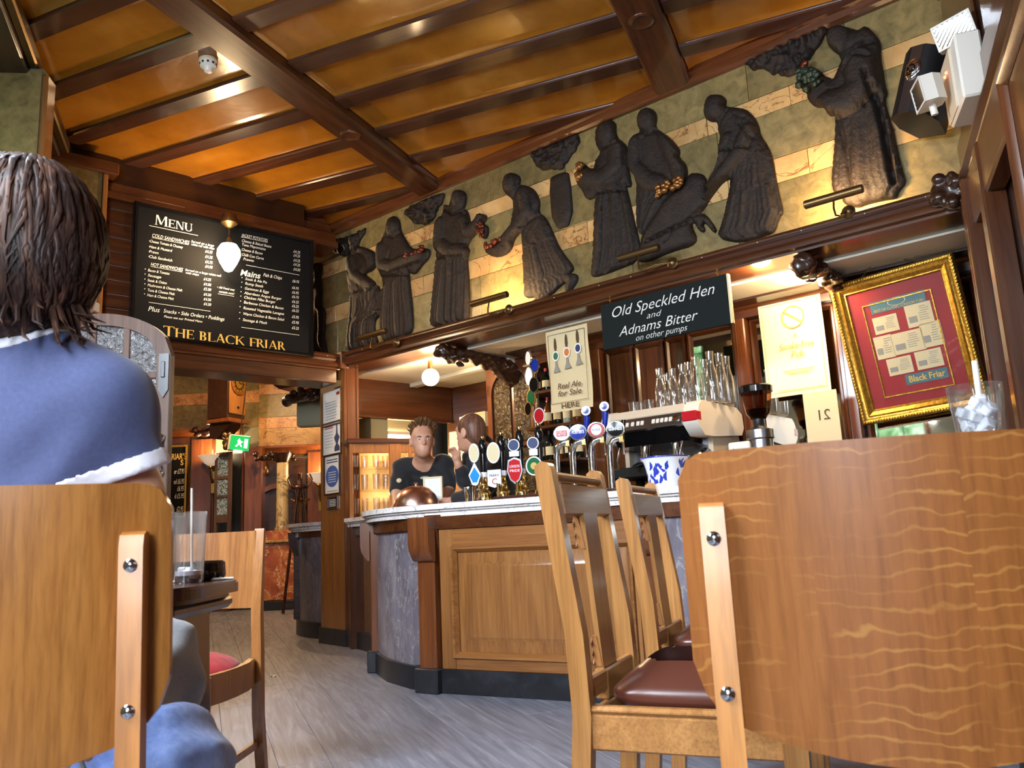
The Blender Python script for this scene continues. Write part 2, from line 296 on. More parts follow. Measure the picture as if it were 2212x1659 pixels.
def part(name, mb, mat, parent, loc=None, rot=None, smooth=40, label=None):
    o = ob(name, mb.mesh(name, mat, smooth), parent, loc, rot)
    if label: o['label'] = label
    return o
def tag(o, label, cat, group=None):
    o['label'] = label; o['category'] = cat
    if group: o['group'] = group
    return o
def thing(name, label, cat, loc=(0, 0, 0), rot=0., group=None):
    return tag(ob(name, None, None, loc, rot), label, cat, group)
def single(name, mb, mat, label, cat, loc=(0, 0, 0), rot=0., group=None, smooth=40):
    return tag(ob(name, mb.mesh(name, mat, smooth), None, loc, rot), label, cat, group)
def struct(name, mb=None, mat=None, loc=(0, 0, 0), rot=0., smooth=40):
    o = ob(name, mb.mesh(name, mat, smooth) if mb else None, None, loc, rot); o['kind'] = 'structure'; return o
def dup(root, loc=None, rot=None, label=None, group=None, parent=None):
    c = root.copy(); COL.objects.link(c); c.parent = parent
    if loc is not None: c.location = loc
    if rot is not None: c.rotation_euler = (0, 0, rot)
    if label: c['label'] = label
    if group: c['group'] = group
    for ch in root.children: dup(ch, parent=c)
    return c
def text(s, size, mat, parent, loc, rot=(R(90), 0, 0), sx=1., shear=0., align='LEFT', bold=0., ex=.0008, name='lettering', sp=1.):
    cu = bpy.data.curves.new('t', 'FONT'); cu.body = s; cu.size = size; cu.shear = shear; cu.align_x = align; cu.offset = bold; cu.extrude = ex; cu.space_character = sp; cu.resolution_u = 3
    o = bpy.data.objects.new('t', cu); me = bpy.data.meshes.new_from_object(o); bpy.data.objects.remove(o); bpy.data.curves.remove(cu)
    me.materials.clear(); me.materials.append(MATS[mat]); me.name = name
    p = ob(name, me, parent, loc, rot); p.scale = (sx, 1, 1); return p
def arc(cx, cz, r, a0, a1, n, rz=None):
    rz = r if rz is None else rz
    return [(cx+r*math.cos(R(a0+(a1-a0)*k/n)), cz+rz*math.sin(R(a0+(a1-a0)*k/n))) for k in range(n+1)]
def rrect(x0, x1, z0, z1, r, n=4):
    return arc(x1-r, z0+r, r, -90, 0, n)+arc(x1-r, z1-r, r, 0, 90, n)+arc(x0+r, z1-r, r, 90, 180, n)+arc(x0+r, z0+r, r, 180, 270, n)
def frame_mb(x0, x1, z0, z1, prof, y=0.):           # picture frame: prof list of (inset, depth toward viewer)
    m = MB(); n = len(prof); vs = []
    for i, d in prof: vs += [(x0+i, y-d, z0+i), (x1-i, y-d, z0+i), (x1-i, y-d, z1-i), (x0+i, y-d, z1-i)]
    fs = [(k*4+j, k*4+(j+1) % 4, (k+1)*4+(j+1) % 4, (k+1)*4+j) for k in range(n-1) for j in range(4)]
    return m.add(vs, fs)
# smooth fields -> one continuous surface (bodies, garments, carved wood)
class SDF:
    def __init__(s): s.p = []
    def cap(s, a, b, ra, rb=None, k=.03): s.p.append(('c', np.array(a, float), np.array(b, float), ra, ra if rb is None else rb, k)); return s
    def ell(s, c, r, k=.03, rz=0., rx=0.): s.p.append(('e', np.array(c, float), np.array(r, float), np.array((Matrix.Rotation(rz, 3, 'Z') @ Matrix.Rotation(rx, 3, 'X')).transposed()), 0, k)); return s
    def cut(s, c, r, k=.01): s.p.append(('x', np.array(c, float), np.array(r, float), np.eye(3), 0, k)); return s
    def __call__(s, P):
        D = None
        for q in s.p:
            if q[0] == 'c':
                ab = q[2]-q[1]; t = np.clip(((P-q[1])@ab)/max(ab@ab, 1e-9), 0, 1); d = np.linalg.norm(P-q[1]-t[..., None]*ab, axis=-1)-(q[3]+(q[4]-q[3])*t)
            else:
                L = (P-q[1])@q[3].T; k0 = np.linalg.norm(L/q[2], axis=-1); k1 = np.linalg.norm(L/(q[2]**2), axis=-1); d = k0*(k0-1)/np.maximum(k1, 1e-6)
            k = q[5]
            if D is None: D = d
            elif q[0] == 'x':
                h = np.clip(.5-.5*(D+d)/k, 0, 1); D = D*(1-h)+(-d)*h+k*h*(1-h)
            else:
                h = np.clip(.5+.5*(D-d)/k, 0, 1); D = D*(1-h)+d*h-k*h*(1-h)
        return D
def snet(fn, lo, hi, h):
    lo = np.array(lo, float); n = np.ceil((np.array(hi)-lo)/h).astype(int)+1
    ax = [lo[i]+h*np.arange(n[i]) for i in range(3)]; P = np.stack(np.meshgrid(*ax, indexing='ij'), -1)
    nc = (n+4)//4+1; axc = [lo[i]+4*h*np.arange(nc[i])+1.5*h for i in range(3)]; Fc = fn(np.stack(np.meshgrid(*axc, indexing='ij'), -1))   # coarse pass, then only the shell finely
    F = np.repeat(np.repeat(np.repeat(Fc, 4, 0), 4, 1), 4, 2)[:n[0], :n[1], :n[2]].copy(); near = np.abs(F) < 9*h; F[near] = fn(P[near])
    Sg = F < 0; cs = np.zeros((n[0]-1, n[1]-1, n[2]-1, 3)); cn = np.zeros(cs.shape[:3])
    for d in range(3):
        e = np.eye(3, dtype=int)[d]; A = F[:n[0]-e[0], :n[1]-e[1], :n[2]-e[2]]; B = F[e[0]:, e[1]:, e[2]:]
        ch = (A < 0) != (B < 0); t = np.where(ch, A/np.where(ch, A-B, 1), 0)
        Q = P[:n[0]-e[0], :n[1]-e[1], :n[2]-e[2]]+t[..., None]*(h*e)
        o1, o2 = [k for k in range(3) if k != d]
        for i in (0, 1):
            for j in (0, 1):
                sl = [slice(None)]*3
                sl[d] = slice(0, n[d]-1)
                sl[o1] = slice(i, n[o1]-1+i); sl[o2] = slice(j, n[o2]-1+j)
                m = ch[tuple(sl)]; cs += Q[tuple(sl)]*m[..., None]; cn += m
    act = cn > 0; idx = -np.ones(act.shape, int); idx[act] = np.arange(act.sum()); V = cs[act]/cn[act][:, None]
    Fs = []
    for d in range(3):
        e = np.eye(3, dtype=int)[d]; A = Sg[:n[0]-e[0], :n[1]-e[1], :n[2]-e[2]]; B = Sg[e[0]:, e[1]:, e[2]:]
        o1, o2 = [(1, 2), (2, 0), (0, 1)][d]
        sl = [slice(None)]*3; sl[o1] = slice(1, n[o1]-1); sl[o2] = slice(1, n[o2]-1); off = np.array([0, 0, 0]); off[o1] = 1; off[o2] = 1
        a, b = A[tuple(sl)], B[tuple(sl)]
        for up in (True, False):
            I = np.argwhere((a & ~b) if up else (~a & b))+off
            if not len(I): continue
            def g(i, j):
                J = I.copy(); J[:, o1] += i; J[:, o2] += j; return idx[J[:, 0], J[:, 1], J[:, 2]]
            q = [g(-1, -1), g(0, -1), g(0, 0), g(-1, 0)]
            Fs.append(np.stack(q if up else q[::-1], 1))
    Fs = np.concatenate(Fs); Fs = Fs[(Fs >= 0).all(1)]
    return V, Fs
def smesh(name, fn, lo, hi, h, mat, it=1, colour=None):
    V, Fc = snet(fn, lo, hi, h)
    me = bpy.data.meshes.new(name); me.from_pydata(V.tolist(), [], Fc.tolist())
    for m in (mat if isinstance(mat, (list, tuple)) else [mat]): me.materials.append(MATS[m])
    if colour is not None:
        cen = V[Fc].mean(1); me.polygons.foreach_set('material_index', colour(cen).astype(np.int32))
    fin(me, 75); return me
# ================================================================ THE SETTING
# ---- floor: a bed and single boards
fl = struct('floor', MB().box(-7, 4, -2.6, 13.5, -.08, -.02), 'slate_black')
FD = R(111.); fa = np.array([math.cos(FD), math.sin(FD)]); fc = np.array([fa[1], -fa[0]])
bl = [MB().box(-L/2+.0008, L/2-.0008, -.0946, .0946, -.02, 0., .0012).mesh('floorboard', 'floor_wood') for L in (1.9, 2.5, 3.1)]
for i in range(-22, 32):
    a = -3.5+random.random()*1.5; c = i*.19
    while a < 15:
        k = random.randrange(3); L = (1.9, 2.5, 3.1)[k]; p = fa*(a+L/2)+fc*c; a += L
        if -4.6 < p[0] < 2.0 and -.2 < p[1] < 12.6 and p[0] < 1.2+.25*max(0, 5-p[1]) and p[0] > -1.6-.33*p[1]:
            ob('floorboard', bl[k], fl, (p[0], p[1], 0), FD)
# ---- ceiling: ochre panels between joists, two cross beams
ce = struct('ceiling', MB().box(-7.5, 4.2, -2.6, 13.5, 3.80, 3.88), 'oak_black')
BD = R(90-23.05); cb = np.array([math.cos(BD), math.sin(BD)]); cn_ = np.array([cb[1], -cb[0]])     # along the beams, across them
secs = [(-7.4, -5.345), (-5.10, -3.16), (-2.914, -.978), (-.733, 1.45), (1.695, 3.6)]
def cpos(al, ac): return cb*al+cn_*ac
for (s0, s1) in secs:
    L = s1-s0
    j = MB(); j.prism([(-.068, .06), (-.068, .008), (-.060, 0), (.060, 0), (.068, .008), (.068, .06)], -L/2, L/2, 'x'); jm = j.mesh('joist', 'oak_joist', 30)
    # dished panel: coved towards its edges
    W = .345; xs = np.linspace(-L/2, L/2, 9); ys = np.linspace(-W/2, W/2, 9)
    cov = lambda x, y: .034-.012*max(0, 1-min(L/2-abs(x), W/2-abs(y))/.05)**2
    xs = np.array([-L/2, -L/2+.02, -L/2+.05, 0, L/2-.05, L/2-.02, L/2]); ys = np.array([-W/2, -W/2+.02, -W/2+.05, 0, W/2-.05, W/2-.02, W/2])
    pm = MB().grid([[(x, y, cov(x, y)) for x in xs] for y in ys[::-1]]).mesh('ceiling_panel', 'ceiling_ochre', 60)
    for k in range(-9, 12):
        al = 3.135+.475*k; p = cpos(al+.0685, (s0+s1)/2); q = cpos(al+.137+.169, (s0+s1)/2)
        if -2.4 < p[1] < 9.8:
            ob('joist', jm, ce, (p[0], p[1], 3.70), BD-R(90)); ob('ceiling_panel', pm, ce, (q[0], q[1], 3.70), BD-R(90))
BOSS = [float(atz(757, 292, 3.645)[:2]@cb)-2., float(atz(1385, 45, 3.645)[:2]@cb)-2.]
for ac in (-5.222, -3.037, -.8555, 1.572):
    b = MB(); b.prism([(-.1175, .2), (-.1175, .02), (-.10, 0), (.10, 0), (.1175, .02), (.1175, .2)], -4.5, 5.2+(0 if ac > -4 else 1), 'x'); p = cpos(2., ac)
    o = ob('ceiling_beam', b.mesh('ceiling_beam', 'oak_dark', 30), ce, (p[0], p[1], 3.645), BD)
    al = {-3.037: BOSS[0], -.8555: BOSS[1]}.get(ac, 2.)
    part('beam_boss', MB().lathe([(.075, .004), (.073, -.006), (.06, -.010), (.052, -.006), (.001, -.007)], 20), 'oak_dark', o, (al, 0, 0))
# ---- front wall: the marble header above the bar
MLD = [(.30, 2.44), (.03, 2.44), (.005, 2.432), (-.012, 2.412), (-.012, 2.402), (.012, 2.39), (.02, 2.372), (.006, 2.36), (0, 2.345), (0, 2.322), (.022, 2.312), (.022, 2.298), (.30, 2.298)]
wf = struct('wall_front', MB().box(-.86, 4.98, .215, .36, 2.30, 3.82), 'plaster_grey', (*CORNER, 0), FRZ.rot)
def tiles(parent, x0, x1, y, courses, th=.016, seed=3):
    rr = random.Random(seed)
    for z0, z1, mt, ln in courses:
        x = x0
        while x < x1-.01:
            L = ln*rr.uniform(.75, 1.3); e = min(x+L, x1)
            if x1-e < .12: e = x1
            m = MB(); d = rr.uniform(0, .003); m.box(x+.0015-(x+e)/2, e-.0015-(x+e)/2, y-th-d, y+.01, z0+.0015, z1-.0015, .002)
            part('stone_tile', m, mt, parent, ((x+e)/2, 0, 0)); x = e
tiles(wf, -.86, 4.95, .215, [(2.42, 2.81, 'stone_green', .62), (2.81, 2.965, 'stone_vein', .5), (2.965, 3.263, 'stone_green', .66), (3.263, 3.39, 'stone_vein', .55), (3.39, 3.68, 'stone_green', .7)])
o = part('ledge_moulding', MB().prism(MLD, 0, 4.96, 'x'), 'oak_dark', wf, smooth=30)
part('cornice_moulding', MB().prism([(.2, 3.74), (.13, 3.74), (.13, 3.70), (.15, 3.69), (.15, 3.65), (.17, 3.635), (.2, 3.635)], -.5, 4.96, 'x'), 'oak_red_h', wf, smooth=30)
rr = random.Random(5)
for k in range(16):
    part('pin', MB().ball((0, 0, 0), .0035, 6, 4), 'white_plastic', wf, (.25+k*.29+rr.uniform(-.08, .08), -.013, 2.405))
# carved corner knob where the header meets the right jamb
sd = SDF()
for k in range(26): sd.ell((rr.uniform(-.06, .06), rr.uniform(-.05, .05), rr.uniform(-.07, .07)), (.022+rr.random()*.014,)*3, .012)
sd.ell((0, 0, 0), (.06, .05, .07), .02)
ob('carved_knob', smesh('carved_knob', sd, (-.13, -.11, -.14), (.13, .11, .14), .008, 'oak_black'), wf, (4.72, .0, 2.40))
# ---- far wall: the header with the menu
wm = struct('wall_far', MB().box(-2.50, -.31, .10, .40, 2.26, 3.82), 'oak_black', (*CORNER, 0), MEN.rot)
for k in range(9):                                   # horizontal boards behind the menu
    part('wall_board', MB().box(-1.90, -.31, .078, .1, 2.46+k*.108, 2.46+k*.108+.105, .006), 'oak_dark', wm)
part('ledge_moulding', MB().prism([(a, z-.02) for a, z in MLD], -2.35, 0.02, 'x'), 'oak_dark', wm, smooth=30)
part('header_beam', MB().box(-2.35, -.04, .03, .32, 2.16, 2.28, .008), 'oak_dark', wm)
part('cornice_moulding', MB().prism([(.34, 3.74), (.25, 3.74), (.24, 3.67), (.17, 3.63), (.15, 3.57), (.08, 3.52), (.06, 3.45), (.03, 3.43), (.03, 3.38), (.34, 3.38)], -2.5, -.02, 'x'), 'oak_red_h', wm, smooth=30)
part('corner_block', MB().box(-.035, .045, -.03, .06, 2.285, 2.435, .006), 'oak_dark', wm)
for k in range(11):
    part('pin', MB().ball((0, 0, 0), .0035, 6, 4), 'white_plastic', wm, (-2.0+k*.185+rr.uniform(-.05, .05), -.013, 2.383))
# stone pier at the left end of the menu
wp = struct('trim_1', MB().box(-2.32, -1.93, -.0, .2, 2.3, 3.56), 'plaster_grey', (*CORNER, 0), MEN.rot)
tiles(wp, -2.3, -1.96, 0., [(2.3, 2.62, 'stone_green', .5), (2.62, 2.80, 'stone_vein', .5), (2.80, 3.06, 'stone_green', .5), (3.06, 3.17, 'stone_rose', .5), (3.17, 3.54, 'stone_green', .5)], seed=8)
part('corner_bead', MB().box(-1.958, -1.925, -.03, .1, 2.3, 3.53, .005), 'oak_bar', wp)
part('capital_moulding', MB().box(-2.36, -1.86, -.06, .1, 3.53, 3.62, .01), 'oak_dark', wp)
# lower stone pier below it, down to the floor
part('pier_base', MB().box(-2.45, -1.90, .02, .32, 0, 2.3, .004), 'oak_dark_v', wp)
# ---- pillar at the corner
pl = [(-1.713, 7.101), (-1.442, 6.780), (-1.322, 6.842), (-1.40, 7.25)]
pil = struct('trim_2', MB().prism(pl, .12, 2.32, 'z'), 'oak_bar')
cen = np.mean(pl, 0); po = [tuple(cen+(np.array(p)-cen)*1.10) for p in pl]
part('plinth', MB().prism(po, 0, .13, 'z'), 'slate_black', pil)
# beaded post on the bar side of the pillar
a = np.array(pl[1]); bq = np.array(pl[2]); u = (bq-a)/np.linalg.norm(bq-a); ang = math.atan2(u[1], u[0])
m = MB()
for x0, x1, d in ((0, .022, .012), (.03, .105, .006), (.112, .134, .012)): m.box(x0, x1, -d, .02, .13, 2.3, .004)
part('post_moulding', m, 'oak_red', pil, (a[0], a[1], 0), ang)
# ---- left wall: deep beam with a bronzed edge strip over the window bay
wl = struct('wall_left', MB().box(-8.0, .9, .55, .75, 0, 3.82), 'plaster_grey', LFT.w(0, 0, 0), LFT.rot)
part('bay_beam', MB().box(-8.0, .5, .05, .45, 3.56, 3.80, .01), 'oak_black', wl)
part('edge_strip', MB().box(-8.0, .15, .0, .055, 3.60, 3.69, .01), 'old_brass', wl)
part('plaster_panel', MB().box(-8, -2.3, .50, .56, 3.1, 3.58), 'cream_plaster', wl)
# stone pier in the bay
P0 = aty(82, 345, 4.25); pa = R(8)
pr_ = struct('trim_3', MB().box(-.60, 0, 0, .10, 0, 3.60), 'plaster_grey', (P0[0], P0[1], 0), pa)
tiles(pr_, -.60, -.0, 0., [(2.2, 2.66, 'stone_green', .7), (2.66, 2.80, 'stone_rose', .7), (2.80, 2.98, 'stone_vein', .35), (2.98, 3.58, 'stone_green', .9)], seed=12)
part('corner_bead', MB().box(.0, .03, -.005, .10, 0, 3.56, .006), 'oak_bar', pr_)
part('dado', MB().box(-.62, .02, -.03, .1, 0, 2.2, .01), 'oak_dark_v', pr_)
# windows in the left wall (seen only in the bar mirrors): leaded lights
def leaded(name, par_frame, x0, x1, z0, z1, y, nx, nz):
    o = struct(name, frame_mb(x0, x1, z0, z1, [(0, 0), (0, .06), (.05, .06), (.06, .02), (.06, 0)], 0), 'oak_dark', par_frame.w(0, y, 0), par_frame.rot)
    part('window_pane', MB().box(x0+.05, x1-.05, -.012, -.006, z0+.05, z1-.05), 'window_daylight', o)
    for k in range(1, nx): part('lead_bar', MB().box(x0+(x1-x0)*k/nx-.006, x0+(x1-x0)*k/nx+.006, -.022, -.01, z0+.05, z1-.05), 'black_plastic', o)
    for k in range(1, nz): part('lead_bar', MB().box(x0+.05, x1-.05, -.022, -.01, z0+(z1-z0)*k/nz-.006, z0+(z1-z0)*k/nz+.006), 'black_plastic', o)
leaded('window_1', LFT, -2.02, -1.38, 2.2, 3.3, .53, 3, 4); leaded('window_2', LFT, -4.6, -3.7, 1.7, 3.05, .53, 3, 5); leaded('window_3', LFT, -6.1, -5.2, 1.7, 3.05, .53, 3, 5)
# ---- right wall: dark panelling under a ledge
wr = struct('wall_right', MB().box(.0, 7.0, .03, .2, 0, 3.82), 'oak_black', RGT.w(0, 0, 0), RGT.rot)
part('ledge_moulding', MB().prism([(a-.03, z) for a, z in MLD], .0, 7., 'x'), 'oak_dark', wr, smooth=30)
part('frieze_rail', MB().box(.0, 7., -.0, .03, 3.42, 3.8, .01), 'oak_dark', wr)
part('frieze_rail', MB().box(.0, 7., -.01, .03, 2.44, 2.62, .01), 'oak_dark', wr)
for k in range(7):
    part('frieze_panel', MB().box(.04+k*.9, .04+k*.9+.74, .012, .03, 2.66, 3.38, .012), 'oak_dark', wr)
for x0, x1, d, mt in ((-.02, .13, .03, 'oak_black'), (.135, .19, .05, 'oak_dark_v'), (.20, .26, .02, 'oak_bar'), (.268, .36, .055, 'oak_dark_v'), (.37, .42, .075, 'oak_dark_v'), (.70, .80, .06, 'oak_dark_v'), (1.75, 1.87, .06, 'oak_dark_v'), (2.9, 3.02, .06, 'oak_dark_v'), (4.1, 4.22, .06, 'oak_dark_v')):
    part('stile', MB().box(x0, x1, -d, .03, 0, 2.30, .008), mt, wr)
part('polished_panel', MB().box(.43, .69, -.015, .03, .5, 2.2, .004), 'oak_red', wr)
part('head_rail', MB().box(.36, 7., -.05, .03, 2.08, 2.30, .01), 'oak_dark', wr)
part('dado_panel', MB().box(.8, 7., -.02, .03, .12, 1.0, .01), 'oak_dark', wr)
# ---- wall behind the camera with two broad windows
wb = struct('wall_behind', None, None, (0, -2.42, 0), 0)
for x0, x1, z0, z1 in ((-3.6, -2.25, 0, 3.82), (.45, 1.2, 0, 3.82), (-2.25, .45, 0, .95), (-2.25, .45, 2.55, 3.82)):
    part('wall_panel', MB().box(x0, x1, 0, .15, z0, z1), 'cream_plaster', wb)
w4 = struct('window_4', MB().box(-2.25, .45, -.02, .06, .95, 1.03, .01).box(-2.25, .45, -.02, .06, 2.47, 2.55, .01), 'oak_dark', (0, -2.42, 0))
for k in range(5): part('mullion', MB().box(-2.25+k*.65, -2.25+k*.65+.07, -.02, .06, .95, 2.55, .008), 'oak_dark', w4)
# ---- the space behind the bar
struct('wall_added_right', MB().box(-1.15, -1.0, 8.6, 11.5, 0, 3.82), 'oak_dark_v')  # unseen wall, added to keep stray world light out of the far room
wi = struct('wall_bar_back', MB().box(-.15, 4.95, 1.42, 1.55, 0, 2.42), 'oak_dark', (*CORNER, 0), FRZ.rot)
IL = Frame(FRZ.w(-.07, 1.41, 0)[:2], MEN.rot)
wj = struct('wall_bar_left', MB().box(-1.25, .0, .0, .12, 1.95, 2.30), 'oak_red_h', IL.w(0, 0, 0), IL.rot)
part('alcove_wall', MB().box(-.80, .1, .55, .65, 0, 2.4), 'cream_plaster', wj)
part('alcove_side', MB().box(-.92, -.74, .02, .6, 1.2, 1.95), 'plaster_grey', wj)
part('header_lip', MB().box(-1.25, .0, -.02, .05, 1.93, 1.96, .006), 'oak_dark', wj)
cbr = struct('ceiling_bar', MB().box(-1.2, 4.95, .30, 2.6, 2.285, 2.40), 'white_paint', (*CORNER, 0), FRZ.rot)
part('soffit_step', MB().prism([(-.9, 1.0), (1.2, .78), (1.2, .86), (-.9, 1.08)], 2.25, 2.29, 'z'), 'white_paint', cbr)
part('soffit_board', MB().box(1.30, 4.95, .62, 1.45, 2.27, 2.286), 'oak_black', cbr)
wk = struct('wall_bar_right', MB().box(4.86, 4.98, -.0, 1.5, 0, 2.44), 'oak_black', (*CORNER, 0), FRZ.rot)
# ================================================================ THE BAR
TOPZ = 1.015
edge_px = [(1700, 1004), (1455, 1041), (1300, 1056), (1190, 1064), (1100, 1074), (1020, 1084), (960, 1089)]
# plan of the bar front (floor points, from the right to the left end, then round the back)
FP = [(1.80, 2.86), (.98, 3.74), (.63, 4.04), (-.487, 4.649), (-.624, 4.791), (-.80, 5.06), (-.93, 5.41), (-.93, 5.75), (-1.10, 6.30), (-1.33, 6.70)]
def offset(path, d):
    out = []; P = [np.array(p) for p in path]
    for i, p in enumerate(P):
        t = P[min(i+1, len(P)-1)]-P[max(i-1, 0)]; t /= np.linalg.norm(t); n = np.array([-t[1], t[0]]); out.append(p-n*d*-1 if False else p+n*d)
    return out
def smooth_path(pts, it=2):
    P = [np.array(p, float) for p in pts]
    for _ in range(it):
        Q = [P[0]]
        for a, b in zip(P[:-1], P[1:]): Q += [a*.75+b*.25, a*.25+b*.75]
        P = Q+[P[-1]]
    return P
def wallstrip(path, z0, z1, d0, d1, c=0):           # strip standing along a plan path, between offsets d0 (front) and d1 (back)
    a, b = offset(path, d0), offset(path, d1); m = MB(); n = len(a)
    vs = [(p[0], p[1], z0) for p in a]+[(p[0], p[1], z1) for p in a]+[(p[0], p[1], z1) for p in b]+[(p[0], p[1], z0) for p in b]
    fs = []
    for i in range(n-1):
        for k in range(4): k2 = (k+1) % 4; fs.append((k*n+i, k*n+i+1, k2*n+i+1, k2*n+i))
    fs += [(0, n, 2*n, 3*n), (n-1, 4*n-1, 3*n-1, 2*n-1)]
    return m.add(vs, fs)
# going right->left the room is on the left hand side of travel: n=(-ty,tx) points out of the bar
FPS = smooth_path(FP, 1)
bar = thing('bar_counter', 'curved oak and marble bar counter with black plinth and pale marble top', 'bar')
def at_s(path, i, t): a, b = np.array(path[i]), np.array(path[i+1]); return a*(1-t)+b*t
part('core', wallstrip(FP, .02, .90, -.03, -.10), 'oak_bar_h', bar)
part('plinth', wallstrip(FP, 0, .125, .03, -.05), 'slate_black', bar)
part('frieze_rail', wallstrip(FP, .875, .955, .03, -.08), 'oak_dark', bar)
top = smooth_path([(2.0, 2.6), (1.78, 2.88), (.98, 3.75), (.62, 4.04), (-.30, 4.53), (-.62, 4.75), (-.86, 5.05), (-1.0, 5.45), (-.98, 5.8), (-1.13, 6.3), (-1.36, 6.66)], 2)
ct = part('counter_top', wallstrip(top, .985, TOPZ, .06, -.62), 'marble_white', bar)
part('top_edge', wallstrip(top, .972, .985, .045, -.05), 'marble_white', ct); part('top_nosing', wallstrip(top, .945, .972, .03, -.05), 'marble_white', ct)
def facing(p, q):                                    # local frame on a straight run of the front: origin p (viewer's left), x to the right
    p, q = np.array(p), np.array(q); d = q-p; return math.atan2(d[1], d[0]), np.linalg.norm(d)
def wood_bay(pa, pb, name='panel'):
    ang, L = facing(pa, pb); e = ob('wood_bay', None, bar, (pa[0], pa[1], 0), ang); return e, L
def bay(pa, pb, mat, kind):
    ang, L = facing(pa, pb); loc = (pa[0], pa[1], 0)
    if kind == 'wood':
        z0, z1 = .125, .875; s = .09
        for x0, x1 in ((0, s), (L-s, L)): part('stile', MB().box(x0, x1, -.018, .03, z0, z1, .004), 'oak_bar', bar, loc, ang)
        part('rail', MB().box(s, L-s, -.018, .03, z0, z0+.07, .004), 'oak_bar_h', bar, loc, ang); part('rail', MB().box(s, L-s, -.018, .03, z1-.11, z1, .004), 'oak_bar_h', bar, loc, ang)
        x0, x1, a, b = s, L-s, z0+.07, z1-.11
        part('bolection', frame_mb(x0-.012, x1+.012, a-.012, b+.012, [(0, .018), (.004, .032), (.016, .032), (.026, .018), (.034, .006)]), 'oak_bar_h', bar, loc, ang)
        # raised and fielded panel
        part('fielded_panel', frame_mb(x0+.02, x1-.02, a+.02, b-.02, [(0, 0), (.055, .004), (.075, .02), (.09, .02), (.2, .02)]).box(x0+.1, x1-.1, -.0202, .0, a+.1, b-.1), 'oak_bar', bar, loc, ang)
    else:
        part('marble_panel', MB().box(.0, L, -.006, .03, .125, .875, .003), 'marble_grey', bar, loc, ang)
def pilaster(p, ang, w=.10, d=.05, corbel=True, mat='oak_red'):
    o = part('pilaster', MB().box(-w/2, w/2, -d, .03, .125, .90, .006), mat, bar, (p[0], p[1], 0), ang)
    part('plinth_block', MB().box(-w/2-.02, w/2+.02, -d-.025, .03, 0, .13, .006), 'slate_black', o)
    if corbel:
        pr = [(-d, .90), (-d, .70), (-d-.012, .70), (-d-.03, .715), (-d-.055, .76), (-d-.062, .80), (-d-.062, .945), (.02, .945), (.02, .70)]
        part('corbel', MB().prism(pr, -w/2-.012, w/2+.012, 'x'), mat, o, smooth=50)
Dp, Cp, Bp, Ap = FP[2], FP[3], FP[4], FP[6]
a1, L1 = facing(Cp, Dp)
bay((Cp[0]+.05*math.cos(a1), Cp[1]+.05*math.sin(a1)), Dp, None, 'wood')
pilaster((Cp[0]-.02, Cp[1]+.015), a1-R(4), .12, .045)
# curved marble bay between the two pilasters
part('marble_panel', wallstrip(smooth_path([FP[4], FP[5], FP[6]], 3), .125, .875, .006, -.05), 'marble_grey', bar)
pilaster((-.945, 5.44), R(-88), .055, .04, True, 'oak_red')
pilaster((Dp[0], Dp[1]), a1-R(4), .10, .045)
bay(Dp, FP[1], None, 'marble'); pilaster(FP[1], R(-40), .10, .045); bay(FP[1], FP[0], None, 'wood')
# barman's side shelf and inner face
part('inner_face', wallstrip(FP, .0, .9, -.5, -.56), 'oak_dark', bar)
# second run of the bar, beyond the pillar
b2 = thing('bar_counter', 'far end of the bar with grey marble front behind the pillar', 'bar')
FB = [(-1.50, 7.30), (-1.80, 7.42), (-2.05, 7.72), (-2.16, 8.05), (-2.15, 8.5), (-1.9, 9.0)]; FBs = smooth_path(FB, 2)
part('marble_panel', wallstrip(FBs, .13, .90, .0, -.06), 'marble_grey', b2); part('plinth', wallstrip(FBs, 0, .135, .03, -.05), 'slate_black', b2)
cb2 = part('counter_top', wallstrip(FBs, .985, TOPZ, .13, -.45), 'marble_white', b2); part('top_edge', wallstrip(FBs, .96, .985, .10, -.1), 'marble_white', cb2); part('top_nosing', wallstrip(FBs, .94, .96, .08, -.1), 'marble_white', cb2)
part('frieze_rail', wallstrip(FBs, .89, .945, .03, -.05), 'oak_dark', b2)
part('edge_post', MB().box(-.03, .03, -.03, .03, .13, .92, .005), 'mahogany', b2, (-2.15, 7.95, 0), .3)
part('corbel', MB().prism([(0, .72), (-.03, .74), (-.07, .82), (-.08, .94), (.02, .94), (.02, .72)], -.03, .03, 'x'), 'mahogany', b2, (-2.15, 7.93, 0), R(-70))
# back counter along the mirrors
bc = thing('back_counter', 'dark wooden back counter behind the bar under the mirrors', 'counter', (*CORNER, 0), FRZ.rot)
part('worktop', MB().box(1.1, 4.8, .28, 1.0, 1.06, 1.10, .005), 'oak_dark', bc); part('carcass', MB().box(1.12, 4.78, .36, .98, 0, 1.06), 'oak_black', bc)
